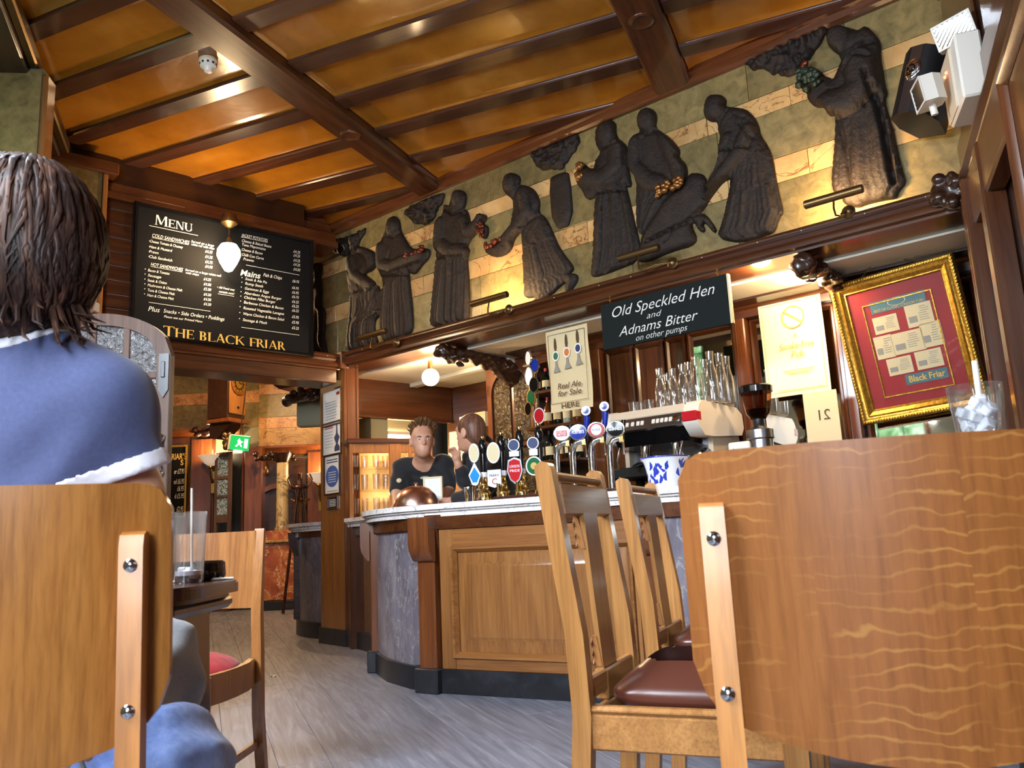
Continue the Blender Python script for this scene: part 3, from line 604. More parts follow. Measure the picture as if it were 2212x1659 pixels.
# ================================================================ THE BRONZE FRIEZE
def segdist(P, A, B):
    ab = B-A; t = np.clip(((P[:, None]-A[None])*ab[None]).sum(-1)/np.maximum((ab*ab).sum(-1), 1e-12)[None], 0, 1)
    Q = A[None]+t[..., None]*ab[None]; d = np.linalg.norm(P[:, None]-Q, axis=-1); k = d.argmin(1); return d[np.arange(len(P)), k], Q[np.arange(len(P)), k]
def inside(P, V):
    x, y = P[:, 0], P[:, 1]; r = np.zeros(len(P), bool); n = len(V)
    for i in range(n):
        a, b = V[i], V[(i+1) % n]
        c = (a[1] > y) != (b[1] > y); r ^= c & (x < (b[0]-a[0])*(y-a[1])/np.where(c, b[1]-a[1], 1)+a[0])
    return r
YS = .197
def relief(name, label, cat, org, pts, hmax=.055, folds=6, arms=(), heads=(), grooves=(), leafy=0, group=None, step=.0085, sc=2.989, extra=()):
    tp = lambda p: FRZ.px(org[0]+p[0]/sc, org[1]+p[1]/sc, YS-.02)
    V = np.array([tp(p) for p in pts])
    rs = np.random.RandomState(abs(hash(label)) % 1000 if False else sum(map(ord, label)) % 9973)
    W = []                                        # round the outline a little
    for i in range(len(V)):
        a, b, c = V[i-1], V[i], V[(i+1) % len(V)]; W += [b*.75+a*.25, b*.75+c*.25]
    V = np.array(W)
    if leafy:
        W = []
        for i in range(len(V)):
            a, b = V[i], V[(i+1) % len(V)]; n = max(1, int(np.linalg.norm(b-a)/.018))
            for k in range(n): W.append(a+(b-a)*k/n+rs.normal(0, .0055, 2))
        V = np.array(W)
    lo, hi = V.min(0), V.max(0); ox, oz = (lo[0]+hi[0])/2, lo[1]
    xs = np.arange(lo[0]-step, hi[0]+2*step, step); zs = np.arange(lo[1]-step, hi[1]+2*step, step)
    X, Z = np.meshgrid(xs, zs); P = np.stack([X.ravel(), Z.ravel()], 1); ins = inside(P, V)
    A, B = V, np.roll(V, -1, 0); d = np.full(len(P), 0.); q = P.copy()
    I = np.where(ins)[0]; dd, qq = segdist(P[I], A, B); d[I] = dd; q[I] = qq
    hmax *= .62; H = .014+hmax*(1-np.exp(-d/.016))
    M = ins.reshape(X.shape)
    if folds:
        x0 = np.where(M, X, 9).min(1); x1 = np.where(M, X, -9).max(1); wd = np.maximum(x1-x0, .05)
        zz = (zs-lo[1])/(hi[1]-lo[1]); amp = np.clip((.72-zz)/.25, .25, 1)
        ph = rs.rand()*6
        f = (X-x0[:, None])/wd[:, None]; wob = .5*np.sin(zz*5+ph)[:, None]+.4*np.sin(zz*11+2*ph)[:, None]*f
        fold = np.zeros_like(f)
        for k in range(folds*2):
            f0 = (k+.5+rs.uniform(-.35, .35))/(folds*2); zt_ = rs.uniform(.45, .72); bend = rs.uniform(-.10, .10); wdt = rs.uniform(.006, .014)
            c = f0+bend*(zz[:, None]-.3)+.03*wob; g_ = np.exp(-((f-c)*wd[:, None]/wdt)**2)*np.clip((zt_-zz[:, None])/.12, 0, 1)
            fold += rs.choice((-1.3, -.8, .7))*g_
        H += (.0085*fold).ravel()*np.clip(d/.02, 0, 1)
        for k in range(16):                             # short creases over the shoulders and sleeves
            c = P[I[rs.randint(len(I))]]
            if (c[1]-lo[1])/(hi[1]-lo[1]) < .5: continue
            an = rs.uniform(-1.2, 1.2)+1.57; e2 = np.array([math.cos(an), math.sin(an)])*rs.uniform(.04, .10); a_, _ = segdist(P, np.array([c]), np.array([c+e2])); H -= .010*np.exp(-(a_/.009)**2)
    if leafy:
        for k in range(leafy):
            c = P[I[rs.randint(len(I))]]; r = rs.uniform(.010, .022); g = np.exp(-(((P-c)**2).sum(1))/r**2); H += g*rs.uniform(-.012, .022)*np.clip(d/.01, 0, 1)
    for line, wdt, ht in arms:
        L = np.array([tp(p) for p in line]); a, _ = segdist(P, L[:-1], L[1:]); H = np.maximum(H, (.012+hmax+ht*np.sqrt(np.clip(1-(a/wdt)**2, 0, 1)))*(a < wdt))
    for c, r, ht in heads:
        C_ = np.array(tp(c)); a = np.linalg.norm((P-C_)/np.array([.8, 1.]), axis=1); H = np.maximum(H, (.012+hmax*.8+ht*np.sqrt(np.clip(1-(a/r)**2, 0, 1)))*(a < r))
    for line, wdt, dp in grooves:
        L = np.array([tp(p) for p in line]); a, _ = segdist(P, L[:-1], L[1:]); H -= dp*np.exp(-(a/wdt)**2)
    H = np.maximum(H, .008)
    idx = np.arange(len(P)).reshape(X.shape); c4 = M[:-1, :-1] & M[1:, :-1] & M[:-1, 1:] & M[1:, 1:]
    i, j = np.where(c4); F = np.stack([idx[i, j], idx[i, j+1], idx[i+1, j+1], idx[i+1, j]], 1)
    used = np.unique(F); mp = -np.ones(len(P), int); mp[used] = np.arange(len(used)); F = mp[F]
    # boundary edges
    E = np.concatenate([F[:, [0, 1]], F[:, [1, 2]], F[:, [2, 3]], F[:, [3, 0]]]); key = np.sort(E, 1); _, inv, cnt = np.unique(key, axis=0, return_inverse=True, return_counts=True); BE = E[cnt[inv.ravel()] == 1]
    bv = np.unique(BE); Pu = P[used].copy(); Hu = H[used].copy(); Pu[bv] = q[used][bv]; Hu[bv] = np.minimum(Hu[bv], .03)
    n = len(used); vs = [(float(p[0]-ox), float(-h), float(p[1]-oz)) for p, h in zip(Pu, Hu)]
    bm = {int(b): n+k for k, b in enumerate(bv)}; vs += [(float(Pu[b][0]-ox), .0, float(Pu[b][1]-oz)) for b in bv]
    fs = [tuple(map(int, f)) for f in F]+[(int(b), int(a), bm[int(a)], bm[int(b)]) for a, b in BE]
    m = MB().add(vs, fs); me = m.mesh(name, 'bronze', 70)
    o = tag(ob(name, me, None, FRZ.w(ox, YS, oz), FRZ.rot), label, cat, group)
    for kind, c, n_, rad, spread, mt in extra:
        C_ = tp(c); e = MB()
        for k in range(n_): e.ball((C_[0]-ox+rs.uniform(-1, 1)*spread[0], -hmax-.03+rs.uniform(-.006, .006), C_[1]-oz+rs.uniform(-1, 1)*spread[1]), rad*rs.uniform(.8, 1.15), 8, 6)
        part(kind, e, mt, o)
    return o
plain('bronze_red', S(120, 60, 44), .3, .7); plain('bronze_gold', S(130, 88, 44), .35, .7); plain('bronze_green', S(50, 62, 50), .45, .5)
Z3, Z4, Z5 = (640, 350), (1200, 0), (1472, 0); G = 'bronze monks along the marble frieze'
relief('monk_relief', 'narrow bronze monk relief half hidden behind the menu board', 'relief', Z3, [(85, 690), (110, 660), (140, 648), (160, 665), (162, 700), (150, 745), (155, 800), (158, 850), (152, 930), (175, 945), (185, 975), (180, 1030), (185, 1080), (175, 1110), (180, 1160), (200, 1255), (170, 1250), (150, 1190), (135, 1255), (60, 1255), (60, 800), (85, 740)], .04, 4, heads=[((130, 690), .05, .03)], group=G)
relief('monk_relief', 'bronze monk relief pouring from a watering can beside the menu board', 'relief', Z3, [(345, 500), (375, 465), (400, 490), (398, 520), (395, 545), (430, 548), (480, 565), (512, 590), (518, 640), (505, 680), (480, 705), (450, 715), (440, 725), (475, 750), (505, 775), (505, 800), (520, 790), (540, 830), (570, 800), (560, 850), (580, 880), (570, 920), (530, 960), (625, 925), (625, 945), (540, 990), (510, 1010), (500, 1050), (505, 1100), (520, 1150), (525, 1190), (460, 1215), (440, 1195), (400, 1215), (320, 1222), (318, 1150), (335, 1000), (345, 900), (340, 800), (325, 740), (325, 680), (340, 640), (350, 600), (365, 560), (345, 535)], .05, 5,
       arms=[([(360, 640), (380, 720), (440, 770), (495, 790)], .05, .03), ([(430, 570), (480, 610), (490, 670)], .05, .02)], heads=[((375, 505), .06, .04)], grooves=[([(345, 850), (440, 830)], .008, .02), ([(510, 830), (470, 980)], .008, .015)], group=G)
relief('monk_relief', 'hooded bronze monk relief carrying a tray of red fruit', 'relief', Z3, [(580, 400), (600, 360), (630, 345), (655, 365), (665, 400), (668, 440), (690, 480), (720, 530), (745, 560), (800, 560), (850, 555), (860, 575), (850, 620), (820, 650), (790, 690), (760, 725), (735, 720), (720, 690), (725, 760), (735, 850), (745, 950), (750, 1050), (740, 1095), (720, 1120), (680, 1140), (640, 1160), (580, 1170), (560, 1150), (540, 1100), (540, 1020), (550, 920), (560, 830), (560, 760), (540, 720), (525, 660), (530, 600), (540, 530), (560, 490), (575, 450)], .055, 7,
       arms=[([(555, 560), (560, 660), (620, 680), (720, 640), (800, 610)], .055, .03)], heads=[((622, 420), .075, .03)], grooves=[([(600, 480), (640, 490), (665, 460)], .01, .02), ([(560, 740), (720, 730)], .008, .018)], extra=[('fruit', (785, 590), 14, .02, (.11, .03), 'bronze_red')], group=G)
relief('monk_relief', 'upright bronze monk relief holding up a bunch of grapes', 'relief', Z3, [(1000, 235), (1020, 190), (1055, 178), (1085, 190), (1095, 230), (1085, 280), (1075, 300), (1100, 310), (1115, 360), (1120, 405), (1150, 385), (1175, 360), (1180, 320), (1195, 340), (1220, 335), (1225, 370), (1200, 395), (1235, 410), (1235, 470), (1215, 500), (1190, 480), (1180, 430), (1150, 470), (1120, 500), (1100, 540), (1115, 570), (1105, 600), (1100, 640), (1110, 750), (1115, 900), (1112, 1000), (1090, 1040), (1050, 1030), (1030, 1055), (985, 1060), (950, 1060), (900, 1070), (865, 1050), (870, 950), (885, 800), (895, 680), (905, 600), (900, 540), (905, 450), (920, 380), (945, 340), (950, 270), (990, 285)], .055, 8,
       arms=[([(1090, 380), (1110, 460), (1180, 400), (1200, 355)], .045, .025), ([(930, 400), (930, 530), (1000, 580), (1090, 580)], .06, .03)], heads=[((1050, 235), .07, .045)], grooves=[([(960, 300), (1020, 340), (1080, 310)], .012, .025), ([(900, 620), (1100, 610)], .008, .02)], extra=[('grapes', (1210, 445), 22, .012, (.03, .06), 'bronze_red')], group=G)
relief('monk_relief', 'bronze monk relief stooping with a shallow basket of fruit above the brass picture light', 'relief', Z3, [(1335, 120), (1350, 85), (1385, 68), (1430, 80), (1445, 110), (1435, 150), (1480, 150), (1520, 165), (1550, 200), (1570, 260), (1560, 320), (1600, 350), (1630, 400), (1660, 470), (1690, 540), (1730, 600), (1770, 650), (1790, 690), (1760, 720), (1810, 720), (1815, 760), (1790, 800), (1770, 830), (1735, 840), (1735, 800), (1745, 770), (1700, 800), (1640, 860), (1590, 880), (1595, 895), (1500, 915), (1560, 870), (1470, 880), (1470, 800), (1468, 700), (1460, 600), (1455, 520), (1450, 440), (1400, 500), (1390, 550), (1360, 590), (1300, 615), (1250, 605), (1215, 570), (1225, 545), (1280, 520), (1320, 500), (1350, 470), (1375, 440), (1390, 380), (1400, 310), (1395, 240), (1370, 220), (1345, 195), (1330, 160)], .055, 6,
       arms=[([(1480, 210), (1500, 320), (1440, 420), (1370, 500)], .055, .035)], heads=[((1390, 135), .075, .04)], grooves=[([(1435, 160), (1400, 240)], .012, .02), ([(1460, 430), (1580, 340)], .008, .02)], extra=[('fruit', (1290, 535), 10, .018, (.08, .02), 'bronze_red')], group=G)
relief('inscribed_plaque', 'dark bronze plaque with a curved top between two monk reliefs', 'plaque', Z3, [(1630, 115), (1660, 90), (1690, 75), (1725, 66), (1760, 65), (1785, 400), (1655, 440)], .03, 0)
relief('monk_relief', 'hooded bronze monk relief holding a small jug, left of the barrow', 'relief', Z4, [(260, 830), (300, 790), (385, 770), (385, 880), (440, 920), (465, 960), (465, 1050), (475, 1130), (490, 1200), (460, 1210), (450, 1190), (470, 1270), (500, 1400), (530, 1530), (545, 1600), (520, 1690), (420, 1730), (330, 1765), (245, 1790), (225, 1775), (240, 1650), (245, 1500), (250, 1350), (260, 1290), (255, 1270), (200, 1295), (175, 1230), (140, 1190), (130, 1110), (150, 1080), (150, 1045), (185, 1055), (210, 1080), (240, 1090), (255, 1075), (250, 1050), (290, 1000), (285, 970), (255, 920)], .055, 7,
       arms=[([(400, 960), (400, 1080), (300, 1160), (190, 1150)], .06, .03)], heads=[((330, 860), .085, .03)], grooves=[([(300, 970), (400, 930)], .01, .02), ([(270, 1250), (460, 1230)], .008, .02)], extra=[('jug', (185, 1120), 8, .03, (.03, .05), 'bronze_gold')], group=G)
relief('monk_relief', 'bareheaded bronze monk relief standing behind the barrow', 'relief', Z4, [(530, 800), (530, 740), (560, 705), (600, 695), (640, 715), (650, 760), (640, 820), (690, 855), (740, 890), (790, 950), (800, 980), (790, 1010), (840, 1060), (850, 1130), (835, 1195), (720, 1270), (640, 1400), (560, 1525), (520, 1480), (520, 1300), (525, 1150), (480, 1100), (470, 1040), (480, 940), (510, 880), (545, 850)], .045, 4,
       arms=[([(720, 900), (790, 1040), (820, 1150)], .06, .03), ([(500, 920), (510, 1080), (600, 1170), (680, 1190)], .06, .03)], heads=[((590, 770), .085, .035)], grooves=[([(550, 850), (600, 870), (650, 840)], .01, .02)], group=G)
relief('wheelbarrow_relief', 'bronze wheelbarrow relief heaped with golden fruit, pushed by a bending monk', 'relief', Z4, [(560, 1520), (640, 1400), (720, 1270), (830, 1200), (860, 1130), (900, 1115), (970, 1130), (975, 1250), (1000, 1270), (960, 1340), (920, 1385), (960, 1370), (1045, 1490), (1025, 1510), (975, 1445), (945, 1440), (965, 1490), (935, 1503), (895, 1430), (870, 1450), (915, 1545), (870, 1590), (790, 1610), (680, 1650), (600, 1690), (520, 1690), (545, 1600)], .065, 0,
       grooves=[([(600, 1560), (850, 1440), (960, 1340)], .012, .03), ([(720, 1560), (760, 1500)], .01, .02)], extra=[('fruit', (745, 1225), 20, .022, (.10, .035), 'bronze_gold')])
relief('monk_relief', 'bronze monk relief bending to push the wheelbarrow', 'relief', Z4, [(980, 640), (1010, 618), (1070, 612), (1100, 640), (1090, 690), (1160, 695), (1230, 705), (1280, 750), (1310, 810), (1320, 870), (1370, 940), (1400, 1020), (1415, 1120), (1440, 1250), (1470, 1370), (1440, 1400), (1410, 1500), (1350, 1520), (1200, 1570), (1040, 1540), (1080, 1430), (1110, 1300), (1130, 1200), (1130, 1150), (1080, 1170), (1030, 1230), (960, 1330), (945, 1310), (1000, 1220), (975, 1240), (975, 1200), (1020, 1130), (1050, 1060), (1060, 985), (1050, 950), (1065, 890), (1050, 830), (1040, 780), (990, 785), (955, 740), (970, 690)], .06, 7,
       arms=[([(1250, 850), (1190, 1000), (1080, 1140), (960, 1320)], .045, .035), ([(1120, 900), (1080, 1010), (1020, 1150)], .035, .02)], heads=[((1030, 695), .085, .04)], grooves=[([(1060, 800), (1110, 720)], .012, .02), ([(1070, 980), (1260, 960)], .008, .02), ([(1200, 800), (1280, 900)], .01, .015)], group=G)
relief('monk_relief', 'largest bronze monk relief, cowled and carrying a basket of flowers, beside the loudspeaker', 'relief', Z5, [(945, 240), (985, 190), (1060, 175), (1130, 200), (1190, 165), (1250, 220), (1285, 270), (1285, 370), (1300, 450), (1310, 540), (1330, 600), (1310, 640), (1330, 720), (1370, 850), (1400, 1000), (1430, 1110), (1450, 1180), (1400, 1230), (1390, 1280), (1300, 1290), (1180, 1320), (1140, 1340), (1050, 1320), (1040, 1280), (970, 1230), (975, 1100), (990, 950), (995, 800), (1000, 740), (950, 750), (925, 690), (860, 690), (820, 650), (810, 600), (760, 560), (750, 490), (790, 450), (830, 425), (900, 460), (935, 500), (985, 510), (1010, 460), (1030, 400), (1020, 350), (980, 330), (945, 290)], .075, 6,
       arms=[([(1150, 420), (1180, 560), (1080, 670), (970, 690)], .085, .05)], heads=[((1010, 260), .10, .045)], grooves=[([(1030, 390), (1150, 300), (1260, 270)], .014, .03), ([(1060, 460), (1130, 370), (1220, 380)], .014, .03), ([(1240, 560), (1300, 800), (1380, 1180)], .014, .035), ([(1200, 480), (1240, 640)], .012, .025), ([(1020, 760), (1080, 1000), (1110, 1240)], .012, .02)],
       extra=[('flowers', (840, 520), 26, .02, (.06, .07), 'bronze_green'), ('blossom', (815, 445), 3, .02, (.015, .01), 'bronze_red')], group=G)
GF = 'bronze foliage hanging from the cornice'
relief('foliage_relief', 'bronze leaf cluster above the watering monk, leftmost of the leaf reliefs', 'relief', Z3, [(190, 530), (240, 505), (330, 480), (420, 440), (450, 415), (430, 470), (405, 500), (390, 550), (350, 590), (320, 610), (290, 600), (250, 590), (215, 570)], .03, 0, leafy=120, group=GF)
relief('foliage_relief', 'bronze leaf cluster between the tray monk and the grape monk', 'relief', Z3, [(690, 310), (760, 270), (830, 240), (900, 215), (955, 190), (940, 260), (910, 300), (900, 340), (870, 380), (820, 410), (790, 395), (755, 400), (735, 365), (710, 350)], .03, 0, leafy=130, group=GF)
relief('foliage_relief', 'bronze leaf cluster above the plaque, left of the hooded jug monk', 'relief', Z3, [(1500, -50), (1580, -85), (1660, -120), (1740, -150), (1830, -185), (1815, -120), (1790, -60), (1735, 0), (1715, 55), (1640, 40), (1600, 52), (1560, 42), (1530, 0)], .03, 0, leafy=130, group=GF)
relief('foliage_relief', 'large bronze leaf cluster left of the biggest monk', 'relief', Z4, [(1210, 395), (1300, 370), (1400, 320), (1550, 260), (1660, 200), (1770, 150), (1760, 190), (1720, 240), (1700, 290), (1660, 330), (1650, 370), (1600, 400), (1560, 430), (1530, 490), (1490, 490), (1440, 470), (1400, 490), (1390, 460), (1300, 440), (1250, 430)], .035, 0, leafy=170, group=GF)
# picture lights clipped to the ledge
def picture_light(e0, e1, base, mat, label, lit):
    a = FRZ.px(*e0, -.06); b = FRZ.px(*e1, -.06); c = FRZ.px(*base, -.02); x0, z0 = (a[0]+b[0])/2, (a[1]+b[1])/2; L = abs(b[0]-a[0])/2
    t = thing('picture_light', label, 'lamp', FRZ.w(x0, 0, 2.40), FRZ.rot, 'picture lights along the ledge'); dz = z0-2.40
    M = Matrix.Translation((0, -.06, dz)) @ Matrix.Rotation(R(90), 4, 'Y')
    part('shade', MB().lathe([(.020, -L), (.024, -L+.004), (.024, L-.004), (.020, L)], 16, M), mat, t)
    cx = c[0]-x0; part('arm', MB().tube([(.0, -.06, dz-.02), (.0, -.075, dz-.07), (.01, -.09, dz-.115), (.04, -.09, dz-.13), (cx*.6, -.075, dz-.11), (cx, -.03, c[1]-2.40)], .0055, 8), mat, t)
    part('rose', MB().lathe([(.036, 0), (.036, .006), (.026, .012), (.022, .02), (.010, .026), (.001, .028)], 20, Matrix.Translation((cx, -.012, c[1]-2.40)) @ Matrix.Rotation(R(90), 4, 'X')), mat, t)
    if lit:
        l = bpy.data.lights.new('picture_lamp', 'AREA'); l.shape = 'RECTANGLE'; l.size = L*1.6; l.size_y = .02; l.energy = lit; l.color = (1, .66, .30)
        o = bpy.data.objects.new('picture_lamp', l); COL.objects.link(o); o.parent = t; o.location = (0, -.032, dz+.004); o.rotation_euler = (R(112), 0, 0)
picture_light((1018, 657), (1096, 636), (1098, 668), 'old_brass', 'picture light glowing under the stooping monk', 5.)
picture_light((776, 731), (834, 714), (856, 740), 'old_brass', 'unlit picture light under the watering monk near the corner', 0)
picture_light((1336, 557), (1424, 536), (1452, 568), 'old_brass', 'unlit picture light under the wheelbarrow relief', 0)
picture_light((1738, 446), (1864, 404), (1832, 457), 'old_brass', 'largest picture light, glowing under the flower monk', 7.)
# ================================================================ SIGNS, BOARDS AND PICTURES
def fit(t, w):                                       # scale lettering to a width
    xs = [v.co.x for v in t.data.vertices]
    if xs: t.scale[0] = w/max(max(xs)-min(xs), 1e-5)
    return t
def ring(cx, cy, r, a0, a1, w0, w1, n=14, sx=1.):
    vs = []; fs = []
    for k in range(n+1):
        a = R(a0+(a1-a0)*k/n); wd = w0+(w1-w0)*abs(math.sin((a))) if False else w0+(w1-w0)*abs(math.cos(a))
        vs += [(cx+(r)*sx*math.cos(a), cy+r*math.sin(a)), (cx+(r*sx-wd)*math.cos(a), cy+(r-min(wd, .07))*math.sin(a))]
    return vs, [(2*k, 2*k+2, 2*k+3, 2*k+1) for k in range(n)]
def glyph(ch):
    TK, TN = .155, .06; out = []
    def bar(x0, y0, x1, y1, w): out.append(([(x0-w/2, y0), (x0+w/2, y0), (x1+w/2, y1), (x1-w/2, y1)], [(0, 1, 2, 3)]))
    def rect(x0, x1, y0, y1): out.append(([(x0, y0), (x1, y0), (x1, y1), (x0, y1)], [(0, 1, 2, 3)]))
    def ser(x, y, w=.3): rect(x-w/2, x+w/2, y, y+.035) if y < .5 else rect(x-w/2, x+w/2, y-.035, y)
    def stem(x, w=TK): bar(x, 0, x, 1, w); ser(x, 0); ser(x, 1)
    wd = .8
    if ch == 'T': bar(.4, 0, .4, 1, TK); ser(.4, 0); rect(.02, .78, .94, 1); bar(.05, .80, .04, 1, .05); bar(.75, .80, .76, 1, .05)
    elif ch == 'H': stem(.16); stem(.72); rect(.16, .72, .49, .55); wd = .88
    elif ch in 'EFL':
        stem(.16); wd = .66
        if ch in 'EF': rect(.16, .60, .94, 1); bar(.59, .80, .60, 1, .05); rect(.16, .50, .49, .55); bar(.49, .42, .49, .62, .04)
        if ch in 'EL': rect(.16, .62, 0, .06); bar(.61, 0, .62, .2, .05)
        else: wd = .6
    elif ch == 'B': stem(.16); out.append(ring(.30, .75, .25, -90, 90, .06, .15)); out.append(ring(.30, .27, .27, -90, 90, .06, .17, 14, 1.1)); rect(.16, .31, .94, 1); rect(.16, .31, .48, .54); rect(.16, .31, 0, .06); wd = .68
    elif ch == 'A': bar(.10, 0, .40, 1, TN); bar(.70, 0, .40, 1, TK); rect(.2, .6, .30, .35); ser(.10, 0, .24); ser(.70, 0, .28); wd = .8
    elif ch == 'C': out.append(ring(.47, .5, .5, 48, 312, .06, .16, 22, .88)); bar(.77, .72, .78, .92, .05); wd = .82
    elif ch == 'K': stem(.16); bar(.24, .44, .66, 1, TN); bar(.34, .58, .78, 0, TK); ser(.66, 1, .24); rect(.70, .92, 0, .035); wd = .84
    elif ch == 'R': stem(.16); out.append(ring(.30, .74, .26, -90, 90, .06, .15)); rect(.16, .31, .94, 1); rect(.16, .31, .48, .54); bar(.38, .5, .70, 0, TK); bar(.70, .06, .86, -.06, .1); wd = .74
    elif ch == 'I': stem(.16); wd = .36
    elif ch == 'M': bar(.14, 0, .16, 1, .06); bar(.86, 0, .84, 1, TK); bar(.2, 1, .5, .1, TK); bar(.5, .1, .8, 1, .06); ser(.14, 0, .22); ser(.86, 0, .28); wd = 1.0
    elif ch == 'N': bar(.14, 0, .14, 1, .06); bar(.70, 0, .70, 1, .06); bar(.18, 1, .68, 0, TK); ser(.14, 0, .22); ser(.70, 1, .22); ser(.12, 1, .2); wd = .82
    elif ch == 'U': bar(.16, .3, .16, 1, TK); bar(.66, .3, .66, 1, .06); out.append(ring(.41, .32, .32, 180, 360, .06, .13, 14, 1.0)); ser(.16, 1); ser(.66, 1, .22); wd = .8
    else: wd = .34
    return out, wd
def serif(s, x0, x1, z0, h, mat, parent, y, first=1.):
    tot = sum(glyph(c)[1]*(first if i and c != ' ' else 1) for i, c in enumerate(s)); k = (x1-x0)/tot; x = 0.
    for i, c in enumerate(s):
        g, wd = glyph(c); sc = first if i and c != ' ' else 1
        if g:
            m = MB()
            for vs, fs in g:
                n = len(vs); m.add([(v[0]*k*sc, -.0012, v[1]*h*sc) for v in vs], fs)
            part('letter', m, mat, parent, (x0+x*k, y, z0), smooth=0)
        x += wd*sc
# ---- menu board
tl = MEN.px(296, 442, -.03); tr = MEN.px(671, 524, -.03); BX0, BX1, BZ1, BZ0 = tl[0], tr[0], (tl[1]+tr[1])/2, MEN.px(669, 766, -.03)[1]
mb_ = thing('menu_board', 'large black menu board with white lettering and gold pub name', 'menu board', MEN.w((BX0+BX1)/2, 0, BZ0), MEN.rot); mx0 = (BX0+BX1)/2
part('board', MB().box(BX0-mx0, BX1-mx0, -.03, -.008, 0, BZ1-BZ0), 'blackboard', mb_)
part('board_frame', frame_mb(BX0-mx0-.02, BX1-mx0+.02, -.02, BZ1-BZ0+.02, [(0, 0), (0, .042), (.008, .048), (.026, .044), (.03, .028)], -.0), 'black_gloss', mb_)
def ml(zx, zy): p = MEN.px(280+zx/4.61, 430+zy/4.61, -.032); return p[0]-mx0, p[1]-BZ0
def line(zx, zy, h, s, zx1=None, mat='chalk', bold=.0, shear=.25, name='menu_line'):
    x, z = ml(zx, zy); hh = ml(zx, zy-h)[1]-z; t = text(s, hh*1.38, mat, mb_, (x, -.031, z), shear=shear, bold=bold, name=name, ex=.0004)
    slope = .165
    if zx1: fit(t, (ml(zx1, zy+(zx1-zx)*slope)[0]-x))
    else: t.scale[0] = .92
def rule(a, b, wd=.003):
    p, q = ml(*a), ml(*b); part('menu_rule', MB().box(p[0], q[0], -.0325, -.03, (p[1]+q[1])/2-wd/2, (p[1]+q[1])/2+wd/2), 'chalk', mb_)
x, z = ml(245, 250); x1 = ml(628, 318)[0]; serif('MENU', x, x1, z, ml(245, 150)[1]-z, 'chalk', mb_, -.031, .82); rule((195, 268), (680, 358))
line(220, 375, 36, 'COLD SANDWICHES', 592); rule((222, 386), (588, 452), .002)
for a in [(190, 428, 'Cheese Tomato & Chutney', 528, 530, '£4.25'), (188, 484, 'Ham & Mustard', 422, 582, '£4.25'), (186, 532, 'Prawn', 285, 634, '£4.75'), (183, 582, 'Club Sandwich', 420, 680, '£4.95')]:
    line(a[0], a[1], 30, '•', None); line(a[0]+8, a[1], 28, a[2], a[3]); line(750, a[4], 28, a[5], 825)
line(612, 430, 24, 'Served on a large', 838); line(612, 458, 24, 'white roll with chips', 842)
line(208, 662, 34, 'HOT SANDWICHES', 530); rule((210, 676), (525, 722), .002); line(552, 712, 22, 'Served on a large white roll', 910); line(556, 740, 20, 'with chips', 686)
for a in [(180, 718, 'Bacon & Tomato', 395, 806, '£4.25'), (178, 768, 'Sausage', 312, 856, '£4.50'), (176, 818, 'Steak & Onion', 368, 905, '£5.50'), (176, 866, 'Mushroom & Cheese Melt', 524, 958, '£4.50'), (175, 916, 'Tuna & Cheese Melt', 445, 1006, '£4.50'), (173, 966, 'Ham & Cheese Melt', 438, 1054, '£4.50')]:
    line(a[0]-35, a[1]-10, 30, '•', None); line(a[0], a[1], 28, a[2], a[3]); line(735, a[4], 28, a[5], 810)
rule((190, 1025), (805, 1120)); line(180, 1112, 50, 'Plus', 295); line(335, 1128, 38, 'Snacks • Side Orders • Puddings', 942); line(340, 1178, 24, 'Please see our Printed Menu', 722)
line(1115, 372, 32, 'JACKET POTATOES', 1380); rule((1117, 384), (1375, 426), .002)
for a in [(1115, 424, 'Cheese & Baked Beans', 1408, 532, '£4.25'), (1115, 462, 'Tuna Mayonnaise', 1350, 570, '£4.25'), (1113, 512, 'Cheese & Bacon', 1320, 618, '£4.25'), (1115, 562, 'Chilli Con Carne', 1332, 660, '£4.25'), (1130, 606, 'Prawns', 1235, 708, '£4.50')]:
    line(a[0], a[1], 28, a[2], a[3]); line(1630, a[4], 28, a[5], 1698)
rule((1160, 655), (1690, 758)); line(1098, 756, 62, 'Mains', 1300, bold=.0012); line(1330, 768, 34, 'Fish & Chips', 1515); line(1620, 826, 28, '£6.95', 1688)
for a in [(1150, 804, 'Steak & Ale Pie', 1366, 892, '£6.95'), (1148, 850, 'Rump Steak', 1330, 938, '£6.95'), (1143, 898, 'Gammon & Eggs', 1384, 982, '£6.75'), (1140, 944, 'Aberdeen Angus Burger', 1515, 1030, '£6.25'), (1137, 988, 'Chicken Fillet Burger', 1450, 1074, '£6.25'), (1135, 1038, 'Barbecue Chicken & Bacon', 1530, 1118, '£6.25'), (1130, 1094, 'Roasted Vegetable Lasagne', 1535, 1182, '£5.95'), (1128, 1152, 'Warm Chicken & Bacon Salad', 1535, 1236, '£5.95'), (1125, 1212, 'Sausage & Mash', 1366, 1292, '£5.25')]:
    line(a[0]-40, a[1]-10, 30, '•', None); line(a[0], a[1], 28, a[2], a[3]); line(1615, a[4], 28, a[5], 1685)
rule((1115, 1270), (1690, 1362)); line(870, 885, 22, '• All Food may', 1045); line(888, 928, 22, 'contain nuts!', 1040); rule((880, 945), (1040, 966), .002)
x, z = ml(330, 1362); x1 = ml(1550, 1515)[0]; serif('THE BLACK FRIAR', x, x1, z, (ml(330, 1258)[1]-z), 'gold_paint', mb_, -.031, .9)
for k in (.25, .62, .9): part('hanging_chain', MB().tube([(BX0-mx0+k*(BX1-BX0), -.02, BZ1-BZ0), (BX0-mx0+k*(BX1-BX0), -.02, BZ1-BZ0+.07)], .003, 6), 'old_brass', mb_)
